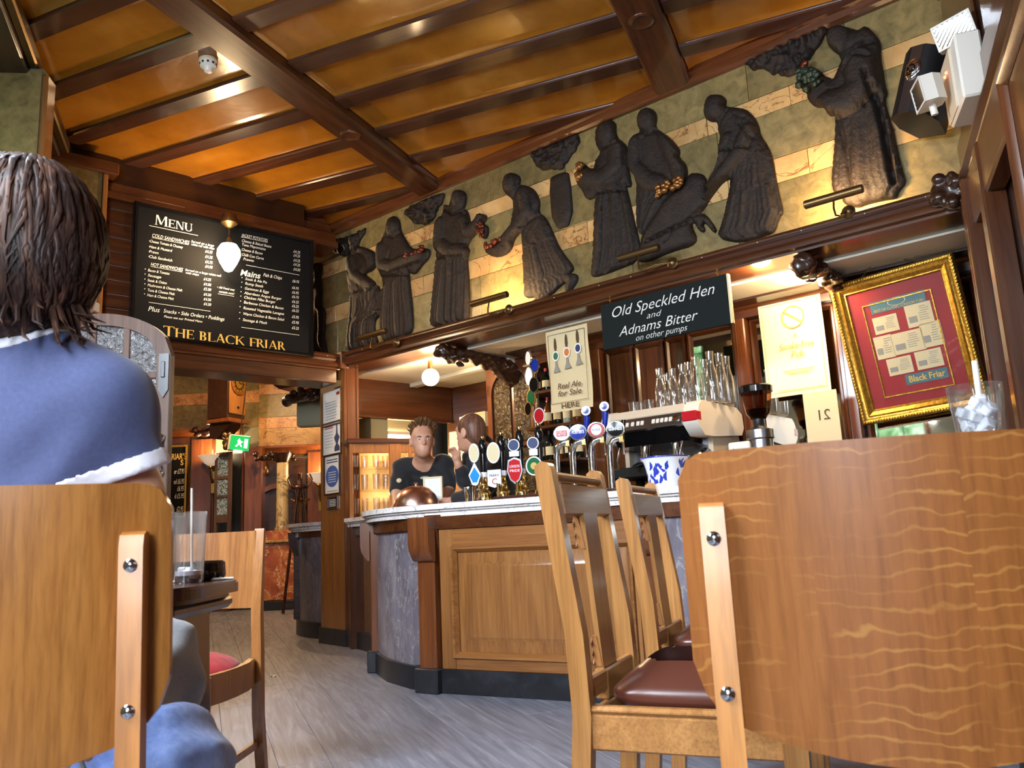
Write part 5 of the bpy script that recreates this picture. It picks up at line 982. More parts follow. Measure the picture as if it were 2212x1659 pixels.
# ---- keg taps
def keg_tap(px_, y, yb, label, face, fn, handle=None):
    p = aty(px_, 1050, y); zb = aty(px_+10, yb, y)[2]-TOPZ; t = thing('beer_tap', label, 'beer tap', (p[0], p[1], TOPZ), R(-20), 'chrome taps on the bar')
    part('column', MB().tube([(0, 0, 0), (0, 0, zb-.13), (.006, 0, zb-.085), (.025, 0, zb-.058), (.05, 0, zb-.05), (.062, 0, zb-.05)], .0165, 14), 'chrome', t); part('foot', MB().lathe([(.035, 0), (.035, .008), (.02, .02)], 18), 'chrome', t)
    o = part('badge', MB().lathe([(.001, 0), (.050, 0), (.054, .005), (.05, .010), (.001, .012)], 22, Matrix.Translation((.045, -.012, zb)) @ Matrix.Rotation(R(90), 4, 'X') @ Matrix.Diagonal((1, .85, 1, 1))), 'chrome', t)
    part('badge_face', MB().lathe([(.001, .0125), (.046, .0105)], 22, Matrix.Translation((.045, -.012, zb)) @ Matrix.Rotation(R(90), 4, 'X') @ Matrix.Diagonal((1, .85, 1, 1))), face, o); fn(o, zb)
    part('nozzle', MB().tube([(.06, 0, zb-.05), (.075, 0, zb-.07), (.078, 0, zb-.14)], .008, 8), 'chrome', t); part('tap_block', MB().box(.055, .085, -.012, .012, zb-.075, zb-.035, .004), 'brass_bright', t)
    if handle:
        dz = handle; o = part('tap_handle', MB().tube([(.075, .02, zb-.07), (.082, .02, zb+.01), (.092, .02, zb+dz-.03)], [.008, .013, .019], 12), 'enamel_blue', t); part('handle_badge', MB().lathe([(.001, 0), (.026, 0), (.028, .004), (.026, .008), (.001, .009)], 18, Matrix.Translation((.092, .005, zb+dz)) @ Matrix.Rotation(R(90), 4, 'X')), 'enamel_white', o); part('badge_dot', MB().lathe([(.001, .0095), (.018, .009)], 14, Matrix.Translation((.092, .005, zb+dz)) @ Matrix.Rotation(R(90), 4, 'X')), 'enamel_blue', o)
    else: part('tap_handle', MB().tube([(.075, .02, zb-.07), (.085, .02, zb+.05)], [.007, .012], 10), 'black_gloss', t)
def lt(s, mat, w_, h_=.024):
    def f(o, zb): fit(text(s, h_, mat, o, (.045-w_/2, -.0265, zb-.008), name='printed_line', bold=.0006), w_)
    return f
def f_stella(o, zb): part('red_panel', MB().box(.015, .075, -.0262, -.0245, zb-.016, zb+.016, .002), 'enamel_red', o); fit(text('STELLA', .016, 'enamel_white', o, (.02, -.0268, zb+.001), name='printed_line'), .05); fit(text('ARTOIS', .016, 'enamel_white', o, (.02, -.0268, zb-.012), name='printed_line'), .05)
keg_tap(1206, 4.56, 938, 'chrome tap with a white and red oval badge', 'enamel_white', f_stella); keg_tap(1241, 4.50, 935, 'chrome tap with a deep blue oval badge and blue handle', 'enamel_blue', lt("FOSTER'S", 'enamel_white', .07), .118)
def f_kro(o, zb): part('white_panel', MB().lathe([(.001, .0135), (.03, .0132)], 18, Matrix.Translation((.045, -.012, zb)) @ Matrix.Rotation(R(90), 4, 'X')), 'enamel_white', o); fit(text('KOLE', .018, 'enamel_blue', o, (.024, -.0268, zb-.006), name='printed_line'), .042)
keg_tap(1281, 4.44, 930, 'chrome tap with a red, white and blue badge and blue handle', 'print_red', f_kro, .128); keg_tap(1322, 4.38, 928, 'chrome tap with a black oval badge', 'black_gloss', lt('GUINNESS', 'enamel_white', .074))
# ---- spare pump clips strung on the post
t = thing('clip_string', 'string of spare coloured pump clips hanging by the ale poster', 'pump clips', FRZ.w(1.80, .36, 1.45), FRZ.rot)
part('cord', MB().tube([(0, 0, 0), (.01, 0, .3), (.0, 0, .75)], .004, 6), 'black_plastic', t)
for k, (mt, rim, z, dx, r) in enumerate((('enamel_sky', 'enamel_white', .53, -.02, .05), ('enamel_green', 'gilt', .36, .0, .05), ('black_gloss', 'chrome', .45, .03, .045), ('enamel_red', 'enamel_white', .22, .03, .045), ('enamel_white', 'chrome', .66, .0, .045), ('black_gloss', 'gilt', .28, -.03, .04), ('enamel_blue', 'chrome', .60, .03, .04))):
    o = clip_round(t, z, dx, r, mt, rim, 14, 1.35); o.rotation_euler = (0, 0, R(-25+13*k % 50)); o.location = (0, -.01*(k % 3), 0)
# ---- copper dome and card
p = aty(899, 1078, 5.02); t = thing('copper_dome', 'shiny copper dome with highlights at the left end of the bar', 'dome', (p[0], p[1], TOPZ))
part('dome', MB().lathe([(.142, 0), (.142, .012), (.136, .04), (.118, .08), (.088, .112), (.05, .13), (.001, .136)], 36), 'copper', t); part('base_ring', MB().lathe([(.146, 0), (.146, .008), (.14, .012)], 36), 'copper', t); part('knob', MB().lathe([(.008, .132), (.006, .142), (.012, .15), (.001, .158)], 12), 'copper', t)
p = aty(938, 1062, 5.22); t = thing('framed_card', 'small white framed card propped behind the copper dome', 'card', (p[0], p[1], TOPZ), R(-20))
part('frame', frame_mb(-.075, .06, 0, .20, [(0, -.012), (0, .006), (.01, .006), (.012, 0)]), 'paper_cream', t); part('sheet', MB().box(-.07, .055, -.003, .003, .006, .195), 'paper_white', t)
p = aty(1016, 1062, 4.72); t = thing('glass_tankard', 'small glass tankard standing on the bar beside the pumps', 'glass', (p[0], p[1], TOPZ)); part('tankard', tumbler(.10, .038, .8, 'glass'), 'glass', t); part('handle', MB().tube([(.035, 0, .08), (.062, 0, .07), (.062, 0, .035), (.033, 0, .02)], .005, 8), 'glass', t)
p = aty(985, 1072, 4.80); t = thing('beer_mat', 'flat yellowish beer mat lying on the counter edge', 'mat', (p[0], p[1], TOPZ)); part('sheet', MB().box(-.09, .09, -.06, .06, 0, .008, .002), 'paper_old', t)
# dark tray of the pumps
t = thing('drip_tray', 'long dark drip tray under the hand pumps and taps', 'tray', (-.02, 4.52, TOPZ), R(-31)); part('tray', MB().box(-.1, .62, -.07, .05, 0, .02, .004), 'mahogany', t); part('grille', MB().box(-.09, .61, -.06, .04, .018, .022), 'steel', t)
# ---- coffee machine
e0 = FRZ.px(1312, 905, .10); e1 = FRZ.px(1492, 880, .10); EW = e1[0]-e0[0]; ex = (e0[0]+e1[0])/2
em = thing('coffee_machine', 'cream and black espresso machine on the back counter', 'coffee machine', FRZ.w(ex, .10, 1.10), FRZ.rot); hw = EW/2
def ep(n, m, mt, **k): return part(n, m, mt, em, **k)
ztop = FRZ.px(1480, 865, .12)[1]-1.10; zc = ztop-.02
ep('foot', MB().box(-hw+.03, -hw+.07, .25, .30, 0, .04), 'rubber'); ep('foot', MB().box(hw-.07, hw-.03, .25, .30, 0, .04), 'rubber'); ep('foot', MB().box(-hw+.03, -hw+.07, .55, .60, 0, .04), 'rubber'); ep('foot', MB().box(hw-.07, hw-.03, .55, .60, 0, .04), 'rubber')
ep('base_tray', MB().box(-hw-.02, hw+.02, .0, .62, .04, .11, .01), 'black_plastic'); ep('back_panel', MB().box(-hw, hw, .28, .32, .11, zc-.12), 'steel')
ep('side_panel', MB().prism(rrect(.22, .62, .10, zc-.16, .03), hw-.012, hw+.02, 'x'), 'cream_plastic'); ep('side_panel', MB().prism(rrect(.22, .62, .10, zc-.16, .03), -hw-.02, -hw+.012, 'x'), 'cream_plastic')
hood = [(-.02, zc-.13), (-.03, zc-.10), (.02, zc-.01), (.06, zc+.015), (.55, zc+.01), (.63, zc-.03), (.64, zc-.12), (.60, zc-.17), (.20, zc-.20), (.06, zc-.20)]
ep('hood', MB().prism(hood, hw-.05, hw+.05, 'x'), 'white_plastic', smooth=60); ep('hood', MB().prism([(a, b) for a, b in hood], -hw-.05, -hw+.04, 'x'), 'white_plastic', smooth=60); ep('hood_top', MB().prism([(.0, zc-.05), (.03, zc-.012), (.06, zc+.0), (.60, zc-.01), (.60, zc-.06), (.06, zc-.09)], -hw, hw-.05, 'x'), 'cream_plastic')
M_ = Matrix.Translation((0, -.012, zc-.085)) @ Matrix.Rotation(R(-22), 4, 'X')
cp = ep('control_panel', MB().box(-hw+.02, hw-.05, -.008, .02, -.05, .035, .003, M_), 'steel'); ep('name_strip', MB().box(-hw+.02, hw-.05, -.006, .02, .04, .095, .003, M_), 'cream_plastic')
for x in (-.14, -.10, -.06, -.03, .05, .08, .11, .14, .17): part('button', MB().box(x-.011, x+.011, -.014, -.006, -.022, .008, .002, M_), 'white_plastic', cp)
part('key_switch', MB().lathe([(.001, .012), (.02, .010), (.022, 0)], 16, M_ @ Matrix.Translation((hw-.09, -.006, -.005)) @ Matrix.Rotation(R(90), 4, 'X')), 'chrome', cp)
ep('red_light', MB().box(hw-.05, hw+.052, -.036, .03, zc-.115, zc-.055, .006), 'enamel_red')
ep('underside', MB().prism([(-.01, zc-.13), (.06, zc-.22), (.30, zc-.24), (.30, zc-.13)], -hw+.03, hw-.06, 'x'), 'black_gloss')
for x in (-.10, .12):
    o = ep('group_head', MB().lathe([(.035, zc-.36), (.042, zc-.35), (.042, zc-.30), (.034, zc-.28), (.034, zc-.20)], 18, None, (x, .12, 0)), 'chrome'); part('filter_handle', MB().tube([(x, .08, zc-.335), (x+.01, -.01, zc-.345), (x+.015, -.07, zc-.36)], [.012, .015, .012], 10), 'black_plastic', o); part('spout', MB().tube([(x, .10, zc-.36), (x, .09, zc-.40)], .012, 8), 'chrome', o)
for x in (-hw+.05, hw-.10): ep('steam_wand', MB().tube([(x, .05, zc-.22), (x-.01, .02, zc-.30), (x+.02, .0, zc-.46)], .007, 8), 'chrome')
for x, z in ((hw-.02, zc-.29), (hw-.02, zc-.39)): o = ep('steam_knob', MB().lathe([(.012, 0), (.026, .01), (.026, .03), (.001, .034)], 14, Matrix.Translation((x, .21, z)) @ Matrix.Rotation(R(90), 4, 'X')), 'black_gloss')
ep('lamp_dot', MB().ball((hw-.065, .205, zc-.30), .012, 10, 6), 'led_orange')
t = thing('paper_packet', 'white packet with a small blue cross beside the coffee machine', 'packet', FRZ.w(ex+hw+.17, .40, 1.10), FRZ.rot); part('packet', MB().box(-.07, .07, -.05, .05, 0, .22, .01), 'paper_white', t); part('print', MB().box(-.045, -.02, -.0515, -.05, .16, .168).box(-.037, -.029, -.0515, -.05, .15, .18), 'print_blue', t)
# glasses on the machine
cm = tumbler(.27, .040, 1, 'glass', True).mesh('carafe', 'sparkle_glass', 50); sm = tumbler(.085, .034).mesh('tumbler', 'sparkle_glass')
spots = [(1428, .22), (1456, .30), (1478, .22), (1508, .30), (1540, .22), (1560, .32), (1444, .42), (1492, .42), (1526, .42), (1575, .45)]
ordn = ['first', 'second', 'third', 'fourth', 'fifth', 'sixth', 'seventh', 'eighth', 'ninth', 'tenth']
for k, (px_, off) in enumerate(spots):
    x = FRZ.px(px_, 850, .10+off)[0]; hz = 1.0 if px_ < 1480 else 1.18
    o = tag(ob('carafe', cm, None, FRZ.w(x, .10+off, 1.10+ztop+.0)), f'clear narrow-necked carafe on the coffee machine, {ordn[sorted(s[0] for s in spots).index(px_)]} from the left', 'carafe', 'carafes on the coffee machine'); o.scale = (1, 1, hz)
for k, (px_, off) in enumerate(((1368, .14), (1384, .20), (1402, .15))):
    x = FRZ.px(px_, 870, .10+off)[0]; tag(ob('tumbler', sm, None, FRZ.w(x, .10+off, 1.10+zc-.005)), f'small clear tumbler on the coffee machine, {ordn[k]} of three left of the carafes', 'glass', 'tumblers on the coffee machine')
# grinder
x = FRZ.px(1638, 900, .45)[0]; zr = FRZ.px(1638, 832, .45)[1]-1.10; t = thing('coffee_grinder', 'coffee grinder with a smoky hopper before the mirror', 'grinder', FRZ.w(x, .45, 1.10), FRZ.rot)
part('body', MB().lathe([(.09, 0), (.09, .02), (.075, .06), (.075, zr-.34), (.085, zr-.33), (.085, zr-.28), (.05, zr-.27)], 24), 'steel', t); part('neck', MB().lathe([(.05, zr-.27), (.035, zr-.25), (.035, zr-.21), (.05, zr-.20)], 20), 'black_plastic', t)
part('hopper', MB().lathe([(.045, zr-.21), (.07, zr-.18), (.095, zr-.04), (.10, zr-.03), (.096, zr-.032), (.067, zr-.175), (.04, zr-.205)], 28), 'glass_smoke', t); part('beans', MB().lathe([(.042, zr-.20), (.066, zr-.175), (.07, zr-.15), (.001, zr-.145)], 24), 'coffee', t); part('lid', MB().lathe([(.101, zr-.045), (.103, zr-.01), (.09, zr), (.001, zr+.004)], 28), 'black_gloss', t)
# stacked things by the mirror
x0, z0 = FRZ.px(1735, 868, .60); x1, z1 = FRZ.px(1815, 915, .60); t = thing('number_card', 'pale card with a reversed number 21 standing before the mirror', 'card', FRZ.w((x0+x1)/2, .60, 1.10), FRZ.rot); hh = z0-1.10
part('sheet', MB().box((x0-x1)/2, (x1-x0)/2, 0, .006, 0, hh+.05, .001), 'paper_cream', t); o = text('21', .09, 'ink_brown', t, (.055, -.002, hh*.72), name='printed_line'); o.scale = (-1, 1, 1)
t = thing('cutlery_bowl', 'clear shallow bowl beside the grinder', 'bowl', FRZ.w(x0+.02, .36, 1.10), 0); part('bowl', MB().lathe([(.04, 0), (.05, .004), (.10, .09), (.105, .15), (.10, .15), (.046, .01)], 20), 'glass', t)
# blue and white pot
p = aty(1440, 1040, 4.08); r0 = .115; t = thing('porcelain_pot', 'blue and white porcelain pot standing on the bar', 'pot', (p[0], p[1], TOPZ)); pp = [(.07, 0), (.085, .005), (.092, .05), (.098, .10), (.108, .135), (.125, .155), (.122, .158), (.10, .135), (.09, .10), (.08, .02)]
part('pot', MB().lathe(pp, 36), 'white_glaze', t); m = MB(); rg = random.Random(3)
def prad(z): return np.interp(z, [0, .05, .10, .135, .155], [.085, .092, .098, .108, .125])+.0008
for k in range(34):
    a0 = rg.uniform(0, 6.28); z0 = rg.uniform(.02, .10); L = rg.uniform(.02, .05); da = rg.uniform(-.18, .18)
    pts = [(a0+da*s+.05*math.sin(s*5+k), z0+L*s) for s in (0, .33, .66, 1)]
    for wd in (1,):
        vs = []
        for i, (a, z) in enumerate(pts):
            hwid = (.05, .10, .08, .02)[i]; vs += [(prad(z)*math.cos(a-hwid), prad(z)*math.sin(a-hwid), z), (prad(z)*math.cos(a+hwid), prad(z)*math.sin(a+hwid), z)]
        m.add(vs, [(2*i, 2*i+1, 2*i+3, 2*i+2) for i in range(3)])
o = part('painted_sprigs', m, 'cobalt_glaze', t, smooth=0); o['kind'] = 'stuff'; part('rim_line', MB().lathe([(.1255, .152), (.1262, .155), (.1255, .158)], 36), 'cobalt_glaze', t)
# ---- loudspeaker and emergency light
c = FRZ.px(1990, 185, -.05); t = thing('loudspeaker', 'black wedge loudspeaker with a silver oval, mounted beside the largest monk', 'loudspeaker', FRZ.w(c[0]-.05, -.02, c[1]-.18)); t.rotation_euler = (R(-10), R(15), FRZ.rot-R(16))
part('cabinet', MB().prism([(-.105, .02), (-.09, -.09), (-.04, -.135), (.04, -.135), (.09, -.09), (.105, .02), (.07, .16), (-.07, .16)], 0, .36, 'z'), 'black_plastic', t, smooth=45)
o = part('silver_plate', MB().prism([(-.03, -.1375), (.03, -.1375), (.03, -.134), (-.03, -.134)], .0, .36, 'z'), 'steel', t); part('logo_dome', MB().ball((0, 0, 0), (.042, .016, .06), 18, 10), 'chrome', o, (0, -.138, .23)); part('logo_ring', MB().lathe([(.018, 0), (.022, .003), (.018, .006), (.015, .003), (.018, 0)], 16, Matrix.Translation((0, -.153, .23)) @ Matrix.Rotation(R(90), 4, 'X')), 'black_gloss', o)
part('wall_bracket', MB().tube([(0, .15, .18), (.02, .21, .18)], .02, 10), 'black_plastic', t)
q = RGT.px(2100, 178, -.13); t = thing('emergency_light', 'white twin-headed emergency light on the ledge at the right', 'emergency light', RGT.w(.78, -.035, 2.44), RGT.rot+R(8)); t.rotation_euler = (0, R(0), RGT.rot+R(4))
part('case', MB().box(-.14, .14, -.065, .03, .0, .28, .008), 'white_plastic', t); part('case_lid', MB().box(-.135, .05, -.073, -.06, .01, .27, .004), 'cream_plastic', t)
for x, mt in ((-.09, 'led_red'), (-.055, 'led_red')): part('indicator', MB().ball((.03+x, -.075, .20), .007, 8, 6), mt, t)
def flood(loc, rot):
    o = part('lamp_head', MB().prism([(-.075, -.03), (-.075, .02), (-.04, .06), (.04, .06), (.075, .02), (.075, -.03)], -.055, .055, 'z'), 'white_plastic', t, loc, rot)
    part('lens', MB().grid([[(-.07+.14*i/14, -.0315-.0018*((i+j) % 2), -.05+.10*j/10) for i in range(15)] for j in range(11)]), 'chrome', o, smooth=0); part('lens_rim', frame_mb(-.076, .076, -.056, .056, [(0, 0), (0, .004), (.008, .004), (.009, 0)], -.031), 'white_plastic', o); part('swivel', MB().tube([(0, .01, -.055), (0, .01, -.10)], .014, 10), 'white_plastic', o)
flood((-.02, -.02, .37), (R(12), R(-8), R(66))); flood((-.03, -.16, .13), (R(8), R(6), R(4)))
part('cable', MB().tube([(.14, .02, .08), (.2, .06, .12), (.22, .09, .3), (.2, .09, .7)], .005, 6), 'cream_plastic', t)
# smoke detector
p = atz(450, 140, 3.70); t = thing('smoke_detector', 'round white smoke detector on the ochre ceiling panel', 'smoke detector', (p[0], p[1], 3.732))
part('base', MB().lathe([(.055, 0), (.056, -.015), (.05, -.022)], 24), 'cream_plastic', t); part('sensor', MB().lathe([(.05, -.022), (.048, -.045), (.036, -.052), (.03, -.058), (.022, -.078), (.001, -.082)], 24), 'white_plastic', t)
m = MB()
for k in range(10): a = k*.628; m.box(-.006, .006, -.002, .002, -.006, .006, 0, Matrix.Translation((.049*math.cos(a), .049*math.sin(a), -.034)) @ Matrix.Rotation(a+R(90), 4, 'Z'))
part('vents', m, 'black_plastic', t)
# ================================================================ THE ROOM BEYOND
YB = 11.4
def ext(px0, px1, py0, py1, y):
    a, b = aty(px0, (py0+py1)/2, y), aty(px1, (py0+py1)/2, y); c, d = aty((px0+px1)/2, py1, y), aty((px0+px1)/2, py0, y); return a[0], b[0], c[2], d[2]
wbk = struct('wall_back', MB().box(-7, -.6, YB, YB+.15, 0, 3.82), 'plaster_grey')
tiles(wbk, -6.4, -3.62, YB, [(2.50, 2.85, 'stone_green', .75), (2.85, 3.02, 'stone_rose', .8), (3.02, 3.34, 'stone_green', .75), (3.34, 3.5, 'stone_rose', .8)], seed=21)
tiles(wbk, -3.62, -1.6, YB-.02, [(2.20, 2.46, 'stone_vein', .9), (2.46, 2.62, 'stone_rose', .6), (2.62, 2.95, 'stone_green', .7), (2.95, 3.10, 'stone_rose', .6), (3.10, 3.5, 'stone_green', .8)], seed=22)
part('cornice', MB().prism([(YB-.14, 2.50), (YB-.14, 2.47), (YB-.08, 2.44), (YB-.06, 2.40), (YB, 2.38), (YB, 2.50)], -6.4, -3.85, 'x'), 'oak_red', wbk)
part('cornice', MB().prism([(YB-.14, 2.20), (YB-.14, 2.17), (YB-.08, 2.14), (YB-.06, 2.08), (YB, 2.06), (YB, 2.20)], -3.62, -1.5, 'x'), 'oak_red', wbk)
for px0, px1, py0, py1, mt, d in ((360, 408, 945, 1150, 'oak_dark_v', .05), (411, 456, 948, 1150, 'oak_red', .08), (456, 462, 948, 1150, 'oak_dark_v', .05), (521, 527, 960, 1150, 'oak_dark_v', .12), (527, 566, 966, 1150, 'oak_red', .22), (664, 706, 975, 1150, 'oak_red', .10)):
    x0, x1, z0, z1 = ext(px0, px1, py0, py1, YB-d); part('wall_panel', MB().box(x0, x1, YB-d, YB, 0.15, z1, .008), mt, wbk)
part('dark_opening_slab', MB().box(-4.20, -3.78, YB-.04, YB, .0, 2.12), 'black_plastic', wbk)  # flat black slab stands for the shade inside the door opening
part('skirting', MB().box(-6.4, -1.5, YB-.25, YB, 0, .14, .01), 'slate_black', wbk)
wbl = struct('wall_back_left', MB().box(-7.0, -6.4, 5.6, YB, 0, 3.82), 'oak_dark_v')
# carved capital over the pilaster
sd = SDF(); rc = random.Random(9)
for k in range(30): sd.ell((rc.uniform(-.19, .19), rc.uniform(-.04, .02), rc.uniform(-.06, .06)), (.04, .03, .03), .015)
cap_me = smesh('carved_capital', sd, (-.26, -.12, -.12), (.26, .1, .12), .014, 'oak_black')
p = aty(446, 933, YB-.12); o = ob('carved_capital', cap_me, wbk, tuple(p))
# alcove with column, capitals, mirror and red marble
al = thing('alcove_shrine', 'recessed alcove with dark mirror and brown arch in the far room', 'alcove', (-3.30, YB-.02, 0))
part('dark_mirror', MB().box(-.36, .36, -.03, -.0, 1.0, 2.02), 'oak_black', al); part('arch_rail', MB().prism(arc(0, 1.28, .40, 20, 160, 10)+arc(0, 1.21, .40, 160, 20, 10), -.10, -.03), 'oak_red', al)
part('oval_boss', MB().ball((0, 0, 0), (.055, .03, .08), 14, 8), 'old_brass', al, (-.22, -.04, 1.86))
for px_ in (572, 612): p = aty(px_, 985, YB-.35); ob('capital', cap_me, al, (p[0]+3.30, p[1]-(YB-.02), p[2])).scale = (.8, 1, .9)
p = aty(610, 1100, YB-.45); t = thing('fluted_column', 'pale veined marble column in the far alcove', 'column', (p[0], p[1], 1.02)); hcol = aty(610, 1000, YB-.45)[2]-1.02
part('shaft', MB().lathe([(.085, .06), (.08, hcol*.5), (.075, hcol)], 20), 'column_stone', t); part('base', MB().lathe([(.10, 0), (.10, .03), (.085, .06)], 20), 'column_stone', t); part('column_capital', MB().lathe([(.075, hcol), (.09, hcol+.03), (.12, hcol+.10), (.13, hcol+.13)], 20), 'oak_black', t)
x0, x1, z0, z1 = ext(566, 637, 1150, 1305, YB-.6)
t = thing('marble_hearth', 'red and cream veined marble plinth under the far column', 'plinth', ((x0+x1)/2, YB-.38, 0)); hw_ = (x1-x0)/2
part('slab', MB().box(-hw_, hw_, -.20, .2, .12, .86, .01), 'marble_red', t); part('moulding', MB().box(-hw_-.02, hw_+.02, -.24, .2, .86, .90, .008), 'stone_vein', t); part('upstand', MB().box(-hw_, hw_, -.17, .2, .90, 1.02, .008), 'marble_red', t); part('base', MB().box(-hw_-.01, hw_+.01, -.22, .2, 0, .12, .008), 'slate_black', t)
# clock on a bracket
p = aty(512, 800, 10.6); t = thing('wall_clock', 'wooden bracket clock with gilt dial on the marble wall', 'clock', (p[0], p[1], aty(512, 905, 10.6)[2])); t.rotation_euler = (0, 0, R(70)); ch_ = p[2]-aty(512, 905, 10.6)[2]
part('case', MB().box(-.17, .17, .0, .34, .0, ch_+.3, .012), 'oak_black', t); part('front', MB().box(-.16, .16, -.025, .0, .06, ch_+.28, .01), 'oak_bar', t); part('plinth', MB().box(-.19, .19, -.05, .35, -.06, .0, .012), 'oak_red', t); part('bracket', MB().prism([(-.03, -.06), (.33, -.06), (.33, -.22), (.22, -.26), (.10, -.16)], -.12, .12, 'x'), 'oak_black', t)
zc_ = ch_*.72; part('dial', MB().lathe([(.001, .012), (.125, .012), (.13, .0)], 28, Matrix.Translation((0, -.028, zc_)) @ Matrix.Rotation(R(90), 4, 'X')), 'gilt', t); part('dial_ring', MB().lathe([(.09, .013), (.09, .016), (.07, .016), (.07, .013), (.09, .013)], 24, Matrix.Translation((0, -.028, zc_)) @ Matrix.Rotation(R(90), 4, 'X')), 'oak_black', t)
part('hand', MB().box(-.006, .006, -.048, -.044, zc_, zc_+.07).box(.0, .055, -.048, -.044, zc_-.005, zc_+.005), 'black_gloss', t)
for k in range(12): a = k*.5236; part('hour_mark', MB().box(-.004, .004, -.046, -.04, .095, .115, 0, Matrix.Translation((0, 0, zc_)) @ Matrix.Rotation(a, 4, 'Y')), 'oak_black', t)
part('ring_moulding', MB().lathe([(.15, 0), (.155, .02), (.135, .02), (.15, 0)], 28, Matrix.Translation((0, -.026, zc_)) @ Matrix.Rotation(R(90), 4, 'X')), 'oak_red', t); part('keyhole', MB().lathe([(.018, 0), (.018, .006), (.001, .006)], 12, Matrix.Translation((0, -.026, .15)) @ Matrix.Rotation(R(90), 4, 'X')), 'black_gloss', t)
sd = SDF()
for k in range(14): sd.ell((rc.uniform(-.06, .06), rc.uniform(-.03, .05), rc.uniform(-.18, .0)), (.04, .035, .045), .015)
ob('carved_drop', smesh('carved_drop', sd, (-.16, -.14, -.28), (.16, .14, .1), .012, 'old_brass'), t, (-.1, .02, -.22))
# exit sign
p = aty(516, 956, 9.6); t = thing('exit_sign', 'white box exit sign with a green lit face', 'exit sign', (p[0], p[1], p[2]-.10)); t.rotation_euler = (0, R(6), R(28))
part('case', MB().box(-.12, .12, .0, .10, 0, .19, .008), 'white_plastic', t); o = part('green_face', MB().box(-.11, .11, -.006, .0, .01, .18), 'exit_green', t)
part('running_figure', MB().prism([(-.05, .05), (-.02, .09), (-.03, .12), (-.01, .15), (.01, .12), (.04, .11), (.01, .09), (.03, .05), (.015, .05), (-.005, .08), (-.03, .045)], -.008, -.006), 'exit_white', o); part('doorway', MB().box(.05, .09, -.008, -.006, .04, .15), 'exit_white', o); part('lamp_strip', MB().box(-.06, .04, -.03, .03, -.02, .0, .004), 'exit_white', t); part('hanger', MB().tube([(0, .05, .19), (0, .05, 3.71-t.location[2])], .008, 6), 'old_brass', t)
# sconces
def sconce(px_, py_, y, label, pw_):
    p = aty(px_, py_, y); t = thing('wall_sconce', label, 'wall lamp', tuple(p), 0, 'brass wall lamps in the far room')
    part('backplate', MB().prism(rrect(-.05, .05, -.46, -.16, .02), .10, .12), 'brass', t); part('arm', MB().tube([(0, .10, -.28), (0, .02, -.32), (.0, -.04, -.24), (.0, -.05, -.12)], .018, 10), 'old_brass', t); part('cup', MB().lathe([(.02, -.14), (.04, -.12), (.035, -.09)], 14, None, (0, -.05, 0)), 'brass', t)
    part('shade', MB().lathe([(.03, -.10), (.09, -.06), (.13, .0), (.17, .04), (.165, .045), (.12, .006), (.08, -.05)], 24, None, (0, -.05, 0)), 'shade_glass', t); point('lamp_light', (0, -.06, .12), pw_, parent=t, rad=.06)
sconce(459, 992, YB-.22, 'brass wall lamp with a glass bowl beside the inner door', 16); sconce(692, 1030, YB-.24, 'brass wall lamp with a glass bowl half behind the pillar', 12)
# inner door with frosted panes, ajar
p = aty(464, 1130, YB-.30); d2 = struct('door_2', None, None, (p[0], p[1]-.02, 0), R(-14)); z_ = lambda py: aty(480, py, YB-.3)[2]
dw = ext(464, 501, 980, 1130, YB-.3); dw = dw[1]-dw[0]+.02; zt = z_(978)
for x0, x1, z0, z1 in ((0, .04, 0, zt), (dw-.05, dw, 0, zt), (.04, dw-.05, zt-.06, zt), (.04, dw-.05, 0, .95), (.04, dw-.05, z_(1036), z_(1029)), (.04, dw-.05, z_(1076), z_(1070)), (.04, dw-.05, z_(1130), z_(1112))): part('door_rail', MB().box(x0, x1, -.02, .02, z0, z1, .004), 'door_grey_oak', d2)
t = NT('frosted'); v = t.coord((1, 1, 1)); a = t.noise(v, 60, 2, .5); t.set(Base_Color=t.ramp(a, [(.42, S(60, 76, 84)), (.55, S(160, 180, 196))]), Roughness=.3)
for a_, b_ in ((1029, 985), (1070, 1036), (1112, 1076)): part('frosted_pane', MB().box(.04, dw-.05, -.006, .0, z_(a_), z_(b_)), 'frosted', d2)
# specials board
x0, x1, z0, z1 = ext(352, 404, 962, 1118, YB-.08)
t = thing('specials_board', 'narrow gilt-edged blackboard of priced specials in the far room', 'menu board', ((x0+x1)/2, YB-.07, z0)); hw_, hh = (x1-x0)/2, z1-z0
part('board', MB().box(-hw_, hw_, -.01, .015, 0, hh), 'blackboard', t); part('gilt_edge', frame_mb(-hw_, hw_, 0, hh, [(0, .0), (0, .03), (.025, .03), (.03, .01)]), 'gilt', t)
fit(text("FRIAR'S", .12, 'gold_paint', t, (-.55*hw_, -.014, .80*hh), name='printed_line', bold=.002), 1.38*hw_); text('S', .10, 'gold_paint', t, (.42*hw_, -.014, .72*hh), name='printed_line', bold=.002)
for s, fz, x0, wd in (('er £7.95', .60, -.1, .85), ('ed £6.95', .46, -.1, .85), ('£6.95', .36, .2, .55), ('d £5.95', .26, 0, .78), ('£2.95', .08, .2, .55)): fit(text(s, .10, 'chalk', t, (x0*hw_, -.014, fz*hh), shear=.2, name='chalk_line'), wd*hw_)
